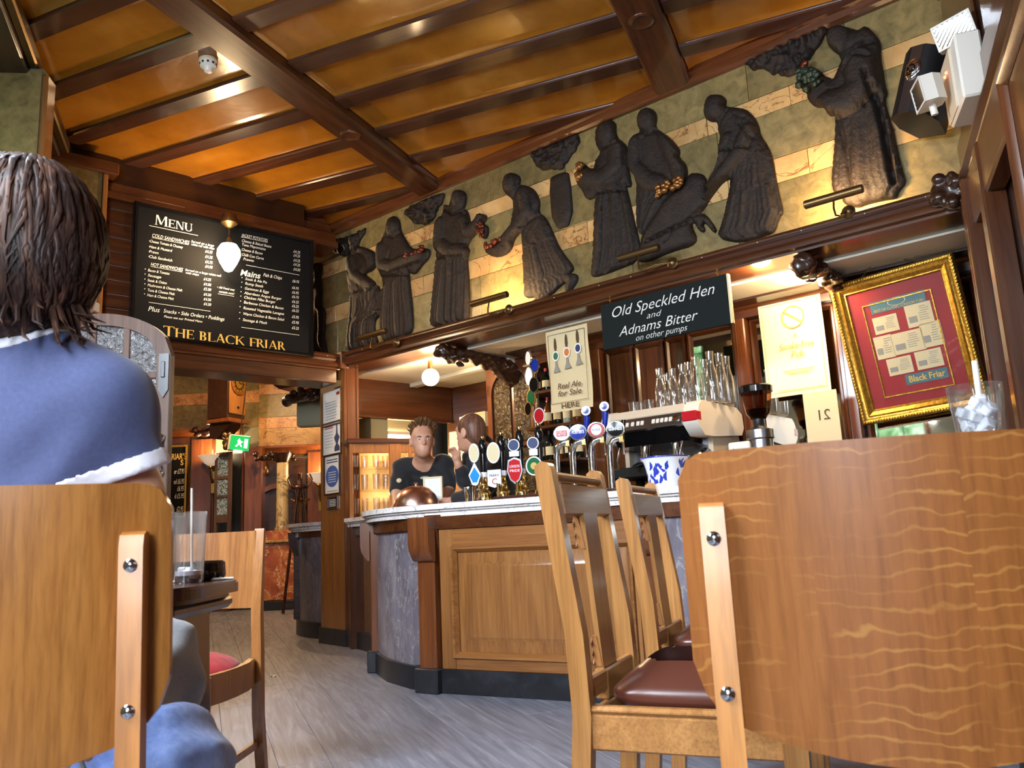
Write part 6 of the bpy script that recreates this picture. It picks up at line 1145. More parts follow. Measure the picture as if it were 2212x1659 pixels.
# coat stand
p = aty(648, 1090, 10.2); t = thing('coat_stand', 'dark wooden coat stand with curled brass hooks', 'coat stand', (p[0], p[1], 0)); hs = aty(648, 1032, 10.2)[2]
part('post', MB().lathe([(.03, .1), (.022, .8), (.026, hs-.1), (.015, hs), (.03, hs+.05), (.001, hs+.1)], 12), 'mahogany', t)
for k in range(4):
    a = k*1.5708+.4; c, s = math.cos(a), math.sin(a); part('hook', MB().tube([(.02*c, .02*s, hs-.12), (.12*c, .12*s, hs-.10), (.15*c, .15*s, hs-.02), (.12*c, .12*s, hs+.05)], .010, 8), 'old_brass', t); part('leg', MB().tube([(.02*c, .02*s, hs*.95), (.10*c, .10*s, .9), (.2*c, .2*s, 0.01)], [.02, .018, .02], 8), 'mahogany', t); part('peg', MB().tube([(.06*c, .06*s, 1.35), (.12*c, .12*s, 1.38)], .012, 8), 'brass', t)
part('crown', MB().lathe([(.10, hs-.14), (.11, hs-.12), (.10, hs-.10)], 16), 'mahogany', t)
# bar stool beyond
p = aty(634, 1312, 9.9); p = atz(636, 1312, 0); t = thing('bar_stool', 'dark bar stool with a brass foot rail before the red marble', 'stool', (p[0], p[1], 0), R(20))
part('seat', MB().box(-.17, .17, -.17, .17, .74, .80, .015), 'leather', t)
for sx in (-1, 1):
    for sy in (-1, 1): part('leg', MB().tube([(.13*sx, .13*sy, .74), (.16*sx, .16*sy, 0)], .018, 8), 'mahogany', t)
part('foot_rail', MB().box(-.16, .16, -.17, -.15, .30, .33, .004), 'brass', t); part('stretcher', MB().box(-.15, .15, .13, .15, .22, .25, .004), 'mahogany', t)
# carved canopy over the bar end, and the grey panel hanging under it
p = aty(697, 845, 7.35); t = thing('carved_canopy', 'dark carved canopy shelf projecting behind the pillar', 'canopy', (p[0]-.02, p[1], 0), R(-18)); e = ext(587, 697, 812, 866, 7.35); L = e[1]-e[0]; zt, zb_ = e[3], e[2]
part('shelf', MB().prism([(-L, zt-.06), (-L+.02, zt-.04), (-L-.02, zt-.015), (.1, zt-.005), (.1, zt-.08), (-L+.06, zt-.10)], -.05, .35), 'mahogany', t)
sd = SDF(); sd.cap((-L*.72, 0, zb_+.03), (-.05, 0, zb_+.07), .045, .06, .03); sd.ell((-L*.76, 0, zb_+.02), (.05, .05, .055), .02)
for k in range(16): sd.ell((-L*rc.uniform(.05, .75), -.05, zb_+rc.uniform(.0, .12)), (.035, .02, .02), .015)
ob('carved_scroll', smesh('carved_scroll', sd, (-L-.05, -.15, zb_-.1), (.1, .15, zb_+.22), .012, 'oak_black'), t); part('ironwork', MB().tube([(-L*.8, .02, zt), (-L*.7, .02, zt+.05), (-L*.5, .02, zt+.01), (-L*.35, .02, zt+.06), (-L*.1, .02, zt+.02)], .012, 8), 'black_gloss', t)
e = ext(642, 700, 864, 920, 7.6); t = thing('grey_panel', 'plain grey panel hanging below the carved canopy', 'panel', ((e[0]+e[1])/2, 7.6, e[2])); part('board', MB().box((e[0]-e[1])/2, (e[1]-e[0])/2, -.02, .12, 0, e[3]-e[2]+.06, .006), 'plaster_grey', t)
# lamps added to brighten the far room, hidden above the header's line of sight
globe((-3.9, 8.9, 3.3), 3.70, .08, 'unseen globe light added high up to brighten the far room', 110); globe((-3.0, 9.9, 3.3), 3.70, .08, 'second unseen globe light added to brighten the far room', 80)
# ---- glazed door leaf standing open at the left
D0 = aty(372, 900, 3.9); D1 = Frame((D0[0]-.82, 3.95), R(-4)); d1 = struct('door_1', None, None, D1.w(0, 0, 0), D1.rot); Wd = .82
def ellz(x, a, b, zs): return zs+b*math.sqrt(max(0, 1-((x-Wd/2)/a)**2))
zs = 1.775; xsn = np.linspace(0, Wd, 25); out = [(x, ellz(x, Wd/2, .235, zs)) for x in xsn]; inn = [(x, ellz(x, Wd/2-.075, .175, zs)) for x in np.linspace(.075, Wd-.075, 25)]
m = MB()
for k in range(24): m.prism([out[k], out[k+1], inn[k+1], inn[k]], -.022, .022)
part('arched_head', m, 'door_grey_oak', d1, smooth=30)
for x0, x1 in ((0, .075), (Wd-.075, Wd)): part('stile', MB().box(x0, x1, -.022, .022, 0, zs+.002, .004), 'door_grey_oak', d1)
for x in (.235, .41, .585): part('muntin', MB().box(x-.017, x+.017, -.018, .018, .9, ellz(x, Wd/2-.07, .18, zs), .003), 'door_grey_oak', d1)
for z in (1.68, 1.47, 1.24, 1.02): part('glazing_bar', MB().box(.075, Wd-.075, -.017, .017, z-.016, z+.016, .003), 'door_grey_oak', d1)
part('bottom_panel', MB().box(.07, Wd-.07, -.015, .015, .0, .92, .006), 'door_grey_oak', d1)
cols = [(.075, .218), (.252, .393), (.427, .568), (.602, Wd-.075)]
for x0, x1 in cols:
    part('pane', MB().prism([(x0, 1.696)]+[(x1, 1.696)]+[(x, ellz(x, Wd/2-.07, .18, zs)) for x in np.linspace(x1, x0, 7)], -.004, .004), 'hammered_glass', d1)
    for za, zb2 in ((1.486, 1.664), (1.256, 1.454), (1.036, 1.224)): part('pane', MB().box(x0, x1, -.004, .004, za, zb2), 'hammered_glass', d1)
p = MB().tube([(Wd-.035, -.03, 1.36), (Wd-.03, -.06, 1.33), (Wd-.045, -.07, 1.28), (Wd-.03, -.06, 1.23), (Wd-.035, -.03, 1.20)], [.016, .012, .014, .012, .016], 10).ball((Wd-.035, -.03, 1.365), .022, 10, 8).ball((Wd-.035, -.03, 1.195), .022, 10, 8)
part('door_handle', p, 'chrome', d1); part('iron_plate', MB().prism([(Wd-.055, 1.60), (Wd-.03, 1.56), (Wd-.005, 1.60), (Wd-.005, 1.78), (Wd-.055, 1.78)], -.032, -.022).box(Wd-.04, Wd-.02, -.04, -.03, 1.66, 1.74, .003), 'steel', d1); part('keyhole_plate', MB().lathe([(.018, 0), (.018, .006), (.001, .006)], 12, Matrix.Translation((Wd-.05, -.022, 1.15)) @ Matrix.Rotation(R(90), 4, 'X')), 'steel', d1)
part('door_closer', MB().box(.20, .42, -.06, .02, 2.02, 2.075, .006), 'cream_plastic', d1); part('closer_bracket', MB().box(.16, .40, -.05, .02, 1.965, 2.02, .006), 'oak_bar', d1)
# ================================================================ FURNITURE
def ply_chair(name, label, loc, rot, pmat='chair_ply', seatmat='leather', group='bent plywood dining chairs'):
    t = thing(name, label, 'chair', loc, rot, group); W, N = .42, 16
    def panel(y_off, th, mat):
        def edge_top(x): c = abs(x)-(W/2-.03); return .905-(0 if c <= 0 else .03-math.sqrt(max(0, .03**2-c*c)))
        def edge_bot(x): c = abs(x)-(W/2-.05); b = .600+.045*(abs(x)/(W/2))**2; return b+(0 if c <= 0 else .05-math.sqrt(max(0, .05**2-c*c)))
        P = []
        xs = list(np.linspace(-W/2, W/2, 41)); xs[0] += 1e-4; xs[-1] -= 1e-4
        for k in range(13):
            row = []
            for x in xs:
                z0, z1 = edge_bot(x), edge_top(x); z = z0+(z1-z0)*k/12; row.append((x, -.215+y_off+.05*(x/(W/2))**2-.07*(z-.62), z))
            P.append(row)
        return MB().grid(P, (0, th, 0))
    part('backrest', panel(0, .012, pmat), pmat, t, smooth=50)
    for sx in (-1, 1):
        x = sx*.178; pth = [(-.235, 0), (-.226, .2), (-.219, .45)]
        def yy(z): return -.215+.05*(x/(W/2))**2-.07*(z-.62)
        prof = [(-.262, 0.0), (-.236, .30), (yy(.55)-.024, .55), (yy(.83)-.024, .835), (yy(.845)-.020, .848), (yy(.852)-.010, .852), (yy(.852), .850), (yy(.55), .55), (-.208, .30), (-.232, 0.0)]
        o = part('rear_leg', MB().prism(prof, x-.0125, x+.0125, 'x'), 'strap_beech', t, smooth=50)
        for z in (.816, .665): 
            q = part('bolt', MB().lathe([(.0072, 0), (.0072, .0015), (.005, .0035), (.001, .0042)], 16, Matrix.Translation((x, yy(z)-.0235, z)) @ Matrix.Rotation(R(90), 4, 'X')), 'chrome', o); part('bolt_slot', MB().box(-.005, .005, -.0007, .0, -.0008, .0008, 0, Matrix.Translation((x, yy(z)-.029, z)) @ Matrix.Rotation(R(30), 4, 'Y')).box(-.0008, .0008, -.0007, .0, -.005, .005, 0, Matrix.Translation((x, yy(z)-.029, z)) @ Matrix.Rotation(R(30), 4, 'Y')), 'rubber', q) if False else None
        part('front_leg', MB().prism([(.17, 0), (.165, .42), (.205, .42), (.195, 0)], x-.018, x+.018, 'x'), 'strap_beech', t)
        part('side_rail', MB().box(x-.012, x+.012, -.20, .18, .385, .43, .004), 'strap_beech', t)
    part('front_rail', MB().box(-.16, .16, .165, .19, .385, .43, .004), 'strap_beech', t); part('back_rail', MB().box(-.16, .16, -.205, -.185, .385, .43, .004), 'strap_beech', t)
    part('seat', MB().prism(rrect(-.205, .205, -.19, .21, .05, 5), .43, .455, 'z'), seatmat, t)
    return t
b0 = Vector((-.595, .86)); r0 = R(9); f0 = Vector((-math.sin(r0), math.cos(r0))); c = b0+f0*.215
ply_chair('plywood_chair', 'plywood-backed chair with two bolts, directly behind the seated woman', (c.x, c.y, 0), r0, 'chair_ply')
r1 = R(-13); f1_ = Vector((-math.sin(r1), math.cos(r1))); b1 = Vector((  .170+.205*math.cos(r1), .885+.205*math.sin(r1)-.045)); c = b1+f1_*.215
ply_chair('plywood_chair', 'plywood-backed chair with streaked veneer filling the right foreground', (c.x, c.y, 0), r1, 'quarter_oak')
# dining chair beyond the table
cz = thing('dining_chair', 'walnut dining chair with a red velvet seat beyond the dark pub table', 'chair', (-1.150, 2.76, 0), R(177))
P = [[(x, -.20+.035*(1-(x/.19)**2)*-1-.06*(z-.6), z) for x in np.linspace(-.185, .185, 17)] for z in np.linspace(.615, .885, 6)]
part('backrest', MB().grid(P, (0, -.012, 0)), 'walnut', cz)
for sx in (-1, 1):
    part('rear_leg', MB().prism([(-.27, 0), (-.215, .25), (-.205, .46), (-.195, .60), (-.222, .88), (-.225, .892), (-.24, .888), (-.228, .6), (-.24, .46), (-.25, .25), (-.30, 0)], sx*.198-.017, sx*.198+.017, 'x'), 'oak_bar', cz)
    part('front_leg', MB().prism([(-.021, .44), (.021, .44), (.016, 0), (-.014, 0)], .155, .195, 'y', Matrix.Translation((sx*.175, 0, 0))), 'oak_bar', cz)
    ap_ = [(sx*.195, -.20), (sx*.215, -.10), (sx*.215, .0), (sx*.205, .09), (sx*.185, .17)]; part('side_rail', MB().grid([[(x, y, z) for x, y in ap_] for z in (.355-.0, .38, .41, .445)], (-sx*.022, 0, 0)), 'oak_bar', cz); part('stretcher', MB().box(sx*.19-.01, sx*.19+.01, -.23, .16, .14, .165, .003), 'oak_bar', cz)
part('front_rail', MB().box(-.16, .16, .155, .185, .38, .44, .006), 'oak_bar', cz)
sdv = lambda P_: (np.abs(P_[..., 0]/.19)**3+np.abs(P_[..., 1]/.19)**3)**(1/3.)*.19-.19+np.maximum(0, np.abs(P_[..., 2]-.435)-.02*(1-.2*(P_[..., 0]/.19)**2))*1.2+.012
ob('seat', smesh('seat', lambda P_: np.maximum(SDF().ell((0, 0, .425), (.205, .205, .062))(P_), .40-P_[..., 2]), (-.24, -.24, .37), (.24, .24, .52), .010, 'velvet_red'), cz, (0, -.01, .01))
# slat-back chairs
def slat_chair(label, loc, rot):
    t = thing('slat_back_chair', label, 'chair', loc, rot, 'slat-back chairs with leather seats')
    for sx in (-1, 1):
        x = sx*.178; pr = [(-.245, 0), (-.222, .25), (-.205, .46), (-.212, .62), (-.262, .965), (-.270, .978), (-.285, .982), (-.300, .972), (-.300, .955), (-.252, .62), (-.245, .46), (-.262, .25), (-.292, 0)]
        part('rear_leg', MB().prism(pr, x-.017, x+.017, 'x'), 'chair_oak', t, smooth=30)
        part('front_leg', MB().prism([(.165, 0), (.16, .43), (.205, .43), (.195, 0)], x-.02, x+.02, 'x'), 'chair_oak', t); part('side_rail', MB().box(x-.011, x+.011, -.21, .18, .395, .465, .004), 'chair_oak_x', t, smooth=30)
        part('seat_edge', MB().box(x-.014, x+.014, -.21, .21, .465, .48, .006), 'chair_oak_x', t)
    M_ = Matrix.Translation((0, -.272, .95)) @ Matrix.Rotation(R(90), 4, 'Y'); part('top_rail', MB().lathe([(.011, -.165), (.011, .165)], 12, M_), 'chair_oak_x', t)
    part('back_rail', MB().prism([(-.272, .925), (-.262, .935), (-.252, .93), (-.244, .868), (-.256, .862), (-.268, .866)], -.165, .165, 'x'), 'chair_oak_x', t); part('lower_rail', MB().box(-.165, .165, -.232, -.212, .485, .53, .004), 'chair_oak_x', t)
    part('splat', MB().prism([(-.255, .87), (-.243, .87), (-.218, .53), (-.230, .53)], -.05, .05, 'x'), 'chair_oak', t)
    for z0, z1, y0, y1 in ((.79, .862, -.262, -.252), (.535, .60, -.236, -.228)):
        o = part('carved_block', MB().prism([(y0+.005, z1), (y0-.006, z1), (y1-.010, z0), (y1+.008, z0)], -.052, .052, 'x'), 'walnut', t); m = MB()
        for k in range(4):
            for q in range(2): m.tube([(-.044+.03*k, y0-.007+(y1-y0)*(1-(z-z0)/(z1-z0)), z) if False else (-.044+.03*k+.010*math.cos(s*1.6+q*3.1), (y0-.0065)*((z0+s*(z1-z0)/5-z0)/(z1-z0))+(y1-.0105)*(1-(z0+s*(z1-z0)/5-z0)/(z1-z0)), z0+.004+s*(z1-z0-.008)/5) for s in range(6)], .0022, 5)
        part('carving', m, 'walnut', o)
    part('front_rail', MB().box(-.16, .16, .165, .188, .395, .465, .004), 'chair_oak_x', t); part('rear_rail', MB().box(-.16, .16, -.225, -.205, .395, .465, .004), 'chair_oak_x', t)
    part('splat_slot', MB().box(-.052, .052, -.24, -.21, .465, .53, .004), 'chair_oak', t)
    sd = lambda P_: (np.abs(P_[..., 0]/.175)**5+np.abs((P_[..., 1])/.20)**5)**.2*.19-.19+np.maximum(0, np.abs(P_[..., 2]-.45)-.015*(1-.3*(P_[..., 0]/.19)**2-.3*(P_[..., 1]/.19)**2))*1.3+.012
    ob('seat_pad', smesh('seat_pad', sd, (-.22, -.25, .41), (.22, .25, .51), .012, 'leather'), t, (0, 0, .042)); return t
r2 = R(-113); f2_ = Vector((-math.sin(r2), math.cos(r2)))
for lb, bx in (('slat-back chair with brown leather seat, nearer of the two in the middle', (.176, 1.915)), ('slat-back chair with brown leather seat, farther of the two, nearer the bar', (.435, 2.62))):
    c = Vector(bx)+f2_*.235; slat_chair(lb, (c.x, c.y, 0), r2)
# small table with glass
t = thing('pub_table', 'dark wooden pub table with rounded corners before the woman', 'table', (-1.10, 1.765, 0))
def slab(z0, z1, ins): return MB().prism(rrect(-.46+ins, .46-ins, -.22+ins, .22-ins, .13-ins, 8), z0, z1, 'z')
part('table_top', slab(.735, .757, .004), 'mahogany', t); part('top_edge', slab(.732, .752, 0.), 'mahogany', t); part('underside', slab(.722, .733, .02), 'oak_black', t)
for x in (-.37, .37):
    part('bearer', MB().box(x-.06, x+.06, -.17, .17, .695, .724, .010), 'oak_black', t); part('trestle_leg', MB().prism([(-.10, .70), (.10, .70), (.14, .06), (-.14, .06)], x-.03, x+.03, 'x'), 'mahogany', t); part('foot', MB().box(x-.045, x+.045, -.22, .22, 0, .06, .012), 'oak_black', t)
part('stretcher', MB().box(-.35, .35, -.02, .02, .18, .25, .006), 'mahogany', t)
p = aty(408, 1250, 1.83); t = thing('tall_glass', 'tall empty glass with a straw on the dark pub table', 'glass', (p[0], p[1], .757)); gh_ = .155
part('tumbler', MB().lathe([(.001, 0), (.029, 0), (.031, .003), (.0355, gh_), (.0335, gh_), (.0295, .016), (.001, .014)], 28), 'sparkle_glass', t); part('dregs', MB().lathe([(.001, .0145), (.0292, .0165), (.0296, .026), (.001, .026)], 24), 'ice', t); part('straw', MB().tube([(.006, 0, .018), (.001, .002, .208)], .003, 8), 'white_plastic', t)
for k in range(3): part('ice_cube', MB().box(-.009, .009, -.009, .009, 0, .015, .003, Matrix.Translation((-.014+.012*k, .004*k, .02)) @ Matrix.Rotation(k*.9, 4, 'X')), 'ice', t)
p = aty(446, 1240, 1.93); t = thing('ashtray', 'black glass ashtray behind the tall glass', 'ashtray', (p[0]-.02, p[1], .757)); part('bowl', MB().lathe([(.055, 0), (.062, .01), (.060, .04), (.055, .044), (.048, .04), (.044, .012), (.001, .010)], 24), 'black_gloss', t)
p = aty(475, 1246, 1.90); t = thing('drinking_straw', 'white straw lying on the table right of the ashtray', 'straw', (p[0], p[1], .760), R(10)); part('straw', MB().tube([(-.045, 0, 0), (.03, 0, 0)], .003, 8), 'white_plastic', t)
p = aty(366, 1243, 1.84); t = thing('drinking_straw', 'white straw lying on the table left of the tall glass', 'straw', (p[0], p[1], .760), R(5)); part('straw', MB().tube([(-.05, 0, 0), (.012, 0, 0)], .003, 8), 'white_plastic', t)
# tall table at the right with a glass of ice
t = thing('tall_table', 'tall round table hidden behind the right foreground chair', 'table', (.86, 1.47, 0)); part('table_top', MB().lathe([(.001, .90), (.25, .90), (.27, .912), (.262, .925), (.001, .925)], 36), 'mahogany', t); part('pedestal', MB().lathe([(.03, .03), (.028, .9)], 16), 'black_plastic', t); part('foot', MB().lathe([(.2, 0), (.2, .012), (.05, .04), (.03, .05)], 28), 'black_plastic', t)
p = aty(2114, 905, 1.35); t = thing('tumbler_of_ice', 'short glass of crushed ice with a white straw above the right chair', 'glass', (p[0], p[1], .925)); gz_ = aty(2114, 832, 1.35)[2]-.925
part('tumbler', MB().lathe([(.001, 0), (.030, 0), (.033, .004), (.039, gz_*.62), (.0405, gz_*.66), (.0425, gz_), (.0405, gz_), (.0375, gz_*.62), (.031, .012), (.001, .010)], 30), 'sparkle_glass', t); m = MB(); ri = random.Random(2)
for k in range(22): a = ri.uniform(0, 6.28); r_ = ri.uniform(0, .024); m.box(-.010, .010, -.009, .009, -.008, .008, .002, Matrix.Translation((r_*math.cos(a), r_*math.sin(a), .02+ri.random()*gz_*.62)) @ Matrix.Rotation(ri.random()*3, 4, (1, .4, .7)))
o = part('crushed_ice', m, 'ice', t); o['kind'] = 'stuff'; part('straw', MB().tube([(.008, .004, .02), (.008, .0, gz_+.042)], .005, 10), 'white_plastic', t)
# litter on the floor
p = atz(591, 1462, 0); single('paper_scrap', MB().grid([[(-.02+.01*i, -.01+.008*j, .004+.006*math.sin(i*2.3+j)) for i in range(5)] for j in range(4)], (0, 0, .0015)), 'paper_white', 'tiny scrap of white paper lying on the floorboards', 'litter', (p[0], p[1], 0))
# picture frame high on the right wall
q0 = RGT.px(2183, 470, -.06)
t = thing('framed_print', 'pale wooden frame cut off at the right edge of the view', 'picture', RGT.w(q0[0]+.62, -.07, q0[1]-.9), RGT.rot); part('frame', frame_mb(-.30, .40, 0, 1.25, [(0, -.02), (0, .02), (.015, .03), (.03, .02), (.04, .005)]), 'oak_dark_v', t); part('sheet', MB().box(-.27, .37, -.004, .004, .03, 1.22), 'oak_dark_v', t)
# ================================================================ PEOPLE
# ---- woman seated with her back to the room
HX, HY, HZ = aty(58, 533, 1.10)
B = lambda x, y, z: (x, y, z)
nk = aty(22, 715, 1.12)
sh_r = aty(212, 852, 1.10); el_r = aty(290, 1065, 1.14)
def woman_fields():
    s = SDF()                                                      # skin: head, neck, arms, legs as one body
    s.ell((HX, HY+.012, HZ), (.074, .092, .105)); s.ell((HX+.01, HY+.07, HZ-.05), (.05, .045, .06), .04)
    s.cap((nk[0]+.01, nk[1]+.01, nk[2]-.06), (HX-.008, HY, HZ-.07), .052, .048, .03)
    s.ell((nk[0], 1.15, .93), (.165, .10, .20), .06); s.ell((nk[0], 1.15, .72), (.14, .10, .18), .06); s.ell((nk[0], 1.12, .53), (.17, .14, .10), .06)
    for a, e, h in ((sh_r, el_r, (-.82, 1.50, .785)), ((2*nk[0]-sh_r[0], 1.12, sh_r[2]), (2*nk[0]-el_r[0], 1.2, el_r[2]-.02), (-.98, 1.55, .785))):
        s.cap(a, e, .045, .036, .03); s.cap(e, (h[0], h[1]-.06, h[2]), .036, .026, .02); s.ell(h, (.038, .045, .016), .015)
        for k in range(4): s.cap((h[0]-.024+.016*k, h[1]+.03, h[2]), (h[0]-.026+.017*k, h[1]+.075+.008*(k in (1, 2)), h[2]-.006), .009, .0075, .006)
        s.cap((h[0]+.03, h[1]-.01, h[2]), (h[0]+.055, h[1]+.03, h[2]-.004), .010, .008, .006)
    return s
wo = thing('person', 'person with short brown hair in a blue T-shirt seated with back turned', 'person', (0, 0, 0))
ob('body', smesh('body', woman_fields(), (-1.10, .94, .38), (-.34, 1.72, 1.42), .008, 'skin'), wo)
def tee(P):
    s = SDF(); s.ell((nk[0], 1.14, .93), (.178, .118, .23)); s.ell((nk[0], 1.14, .70), (.155, .118, .22), .06); s.ell((nk[0], 1.12, .52), (.18, .14, .09), .06)
    for sx in (1, -1):
        a = np.array([nk[0]+sx*(sh_r[0]-nk[0]), sh_r[1]+.01, sh_r[2]-.012]); e = np.array([nk[0]+sx*(el_r[0]-nk[0]), el_r[1], el_r[2]]); q = a+(e-a)*.80
        s.cap(a, q, .060, .056, .05); s.cap((nk[0]+sx*.03, 1.12, nk[2]-.05), a, .060, .060, .05)
    d = s(P); x, y, z = P[..., 0], P[..., 1], P[..., 2]
    d = d+.006*np.sin(z*52+x*26)*np.clip((1.02-z)*4, 0, 1)+.005*np.sin((x-z*.8)*62)*np.clip((x-nk[0]-.0)*8, 0, 1)*np.clip((1.06-z)*6, 0, 1)
    n = np.sqrt((x-nk[0]-.005)**2+(y-1.115)**2)                     # neckline
    d = np.maximum(d, -(np.sqrt((x-nk[0]-.005)**2+((y-1.10)*.8)**2+((z-(nk[2]+.045))*1.0)**2)-.088))
    for sx in (1, -1):
        a = np.array([nk[0]+sx*(sh_r[0]-nk[0]), sh_r[1]+.01, sh_r[2]-.012]); e = np.array([nk[0]+sx*(el_r[0]-nk[0]), el_r[1], el_r[2]]); dr = (e-a)/np.linalg.norm(e-a)
        t = (P-a)@dr; L = np.linalg.norm(e-a)*.80; near = (sx*(x-nk[0]) > .115); d = np.where(near, np.maximum(d, t-L), d)
    return d
def teecol(c):
    k = np.zeros(len(c)); a = np.array([sh_r[0], sh_r[1]+.01, sh_r[2]-.012]); e = np.array(el_r); dr = (e-a)/np.linalg.norm(e-a); L = np.linalg.norm(e-a)*.80
    t = (c-a)@dr; k[(c[:, 0] > nk[0]+.115) & (t > L-.022)] = 1
    n = np.sqrt((c[:, 0]-nk[0]-.005)**2+((c[:, 1]-1.10)*.8)**2+(c[:, 2]-(nk[2]+.045))**2); k[n < .1035] = 1; return k
ts = ob('t_shirt', smesh('t_shirt', tee, (-1.10, .96, .42), (-.36, 1.34, 1.20), .0075, 'tee_blue'), wo)
def trim_sleeve(P):
    a = np.array([sh_r[0], sh_r[1]+.01, sh_r[2]-.012]); e = np.array(el_r); dr = (e-a)/np.linalg.norm(e-a); L = np.linalg.norm(e-a)*.80
    t = (P-a)@dr; d = tee(P-dr*0)-.002; return np.maximum(np.maximum(np.where(t > L, SLV(P), d), np.abs(t-L+.010)-.0125), nk[0]+.115-P[..., 0])
def SLV(P):
    a = np.array([sh_r[0], sh_r[1]+.01, sh_r[2]-.012]); q = a+(np.array(el_r)-a)*.80; return SDF().cap(a, q+(q-a)*.3, .062, .060)(P)
ob('sleeve_trim', smesh('sleeve_trim', trim_sleeve, (nk[0]+.10, .98, sh_r[2]-.24), (-.36, 1.30, sh_r[2]+.06), .005, 'tee_white'), ts)
def trim_neck(P):
    x, y, z = P[..., 0], P[..., 1], P[..., 2]; n = np.sqrt((x-nk[0]-.005)**2+((y-1.10)*.8)**2+(z-(nk[2]+.045))**2)
    return np.maximum(tee(P)-.002, n-.103)
ob('neck_trim', smesh('neck_trim', trim_neck, (nk[0]-.12, .96, nk[2]-.10), (nk[0]+.13, 1.26, nk[2]+.12), .005, 'tee_white'), ts)
def trousers(P):
    s = SDF(); s.ell((nk[0], 1.13, .50), (.185, .15, .075)); s.cap((nk[0]+.08, 1.15, .53), (-.665, 1.50, .625), .085, .082, .05); s.cap((-.665, 1.50, .625), (-.70, 1.60, .36), .078, .062, .04); s.cap((nk[0]-.08, 1.15, .52), (-.86, 1.52, .50), .085, .072, .05); s.cap((-.86, 1.52, .50), (-.86, 1.58, .10), .07, .06, .03); s.cap((-.70, 1.60, .36), (-.72, 1.66, .20), .06, .058, .03)
    x, y, z = P[..., 0], P[..., 1], P[..., 2]; return s(P)+.005*np.sin(z*48+y*30)+.004*np.sin(x*70-z*40+y*20)
ob('trousers', smesh('trousers', trousers, (-1.0, .95, .02), (-.50, 1.76, .75), .011, 'cloth_grey'), wo)
# shoes
for x, y, z in ((-.86, 1.62, 0), (-.73, 1.70, .10)): ob('shoe', smesh('shoe', SDF().ell((x, y-.03, z+.04), (.045, .06, .05)).ell((x, y+.07, z+.035), (.045, .09, .036), .03), (x-.07, y-.12, z-.02), (x+.07, y+.19, z+.12), .01, 'black_plastic'), wo)
# hair: a shaped mass under many combed locks
def hairf(P):
    s = SDF(); s.ell((HX, HY, HZ+.008), (.098, .112, .120)); s.ell((HX+.004, HY-.018, HZ-.05), (.088, .085, .080), .04); s.ell((HX-.010, HY-.03, HZ-.105), (.056, .046, .045), .03); s.cut((HX, HY+.13, HZ-.06), (.085, .09, .12), .03)
    x, y, z = P[..., 0]-HX, P[..., 1]-HY, P[..., 2]-HZ; th = np.arctan2(x, -y)
    return s(P)+.0022*np.sin(th*34+np.sin(z*30)*1.5)+.0015*np.sin(th*71+z*20)
hr = ob('hair', smesh('hair', hairf, (HX-.13, HY-.14, HZ-.18), (HX+.13, HY+.15, HZ+.15), .0055, 'hair_brunette'), wo)
m = MB(); rh = random.Random(5); crown = Vector((HX-.005, HY+.005, HZ+.125))
LK = []
for k in range(760):
    th = rh.uniform(-2.5, 2.5); ln = rh.uniform(.86, 1.06); pts = []; rs_ = []; n = 9; flick = rh.uniform(-.2, 1.0); w0 = rh.uniform(.0014, .0036); tw = rh.uniform(-.16, .16)
    for i in range(n):
        s = i/(n-1); ph = R(86)-s*ln*R(172 if abs(th) < 1.25 else 150); tt = th+tw*s
        a, b, c_ = .100, .114, .122
        zz = HZ+.008+c_*math.sin(ph); rr_ = max(math.cos(ph), 0)
        if ph < R(-25): rr_ = max(rr_, .60+.31*max(0, 1-(R(-25)-ph)/R(50)))
        ex = 1.0+.012*math.sin(k)+(.10*flick*max(0, s-.82)/.18 if ln > .8 else 0)
        pts.append((HX+a*rr_*ex*math.sin(tt), HY-b*rr_*ex*math.cos(tt), zz if ph > R(-60) else zz-.02*(R(-60)-ph))); rs_.append(w0*(1-.75*s**3)+.0004)
    LK.append((pts, rs_))
A_ = np.array([q[0] for q in LK])
for _ in range(3):                                                 # lay the locks on the surface of the hair mass
    e_ = .002; g_ = np.stack([hairf(A_+e_*np.eye(3)[i])-hairf(A_-e_*np.eye(3)[i]) for i in range(3)], -1)/(2*e_); d_ = hairf(A_)-.0022; wgt = np.array([1]*7+[.9, .55])[None, :]; A_ = A_-(g_*d_[..., None])*np.where(d_ > 0, .7, 1.)[..., None]*wgt[..., None]
for pts, (_, rs_) in zip(A_.tolist(), LK): m.tube(pts, rs_, 5, True, None, .6)
for k in range(34):                                                 # loose ends at the nape and beside the ear
    th = rh.choice((rh.uniform(.9, 1.7), rh.uniform(-1.5, .8), rh.uniform(1.0, 1.6))); z0 = HZ-.06; L = rh.uniform(.05, .095); r0_ = .092
    p0 = Vector((HX+r0_*math.sin(th), HY-r0_*math.cos(th), z0)); out_ = Vector((math.sin(th), -math.cos(th), 0)); m.tube([p0, p0+out_*-.012+Vector((0, 0, -L*.5)), p0+out_*.004+Vector((.006*rh.uniform(-1, 1), 0, -L)), p0+out_*.022+Vector((.01*rh.uniform(-1, 1.6), 0, -L*1.15))], [.005, .004, .0025, .0004], 5)
o = part('hair_locks', m, 'hair_brunette', hr, smooth=60); o['kind'] = 'stuff'
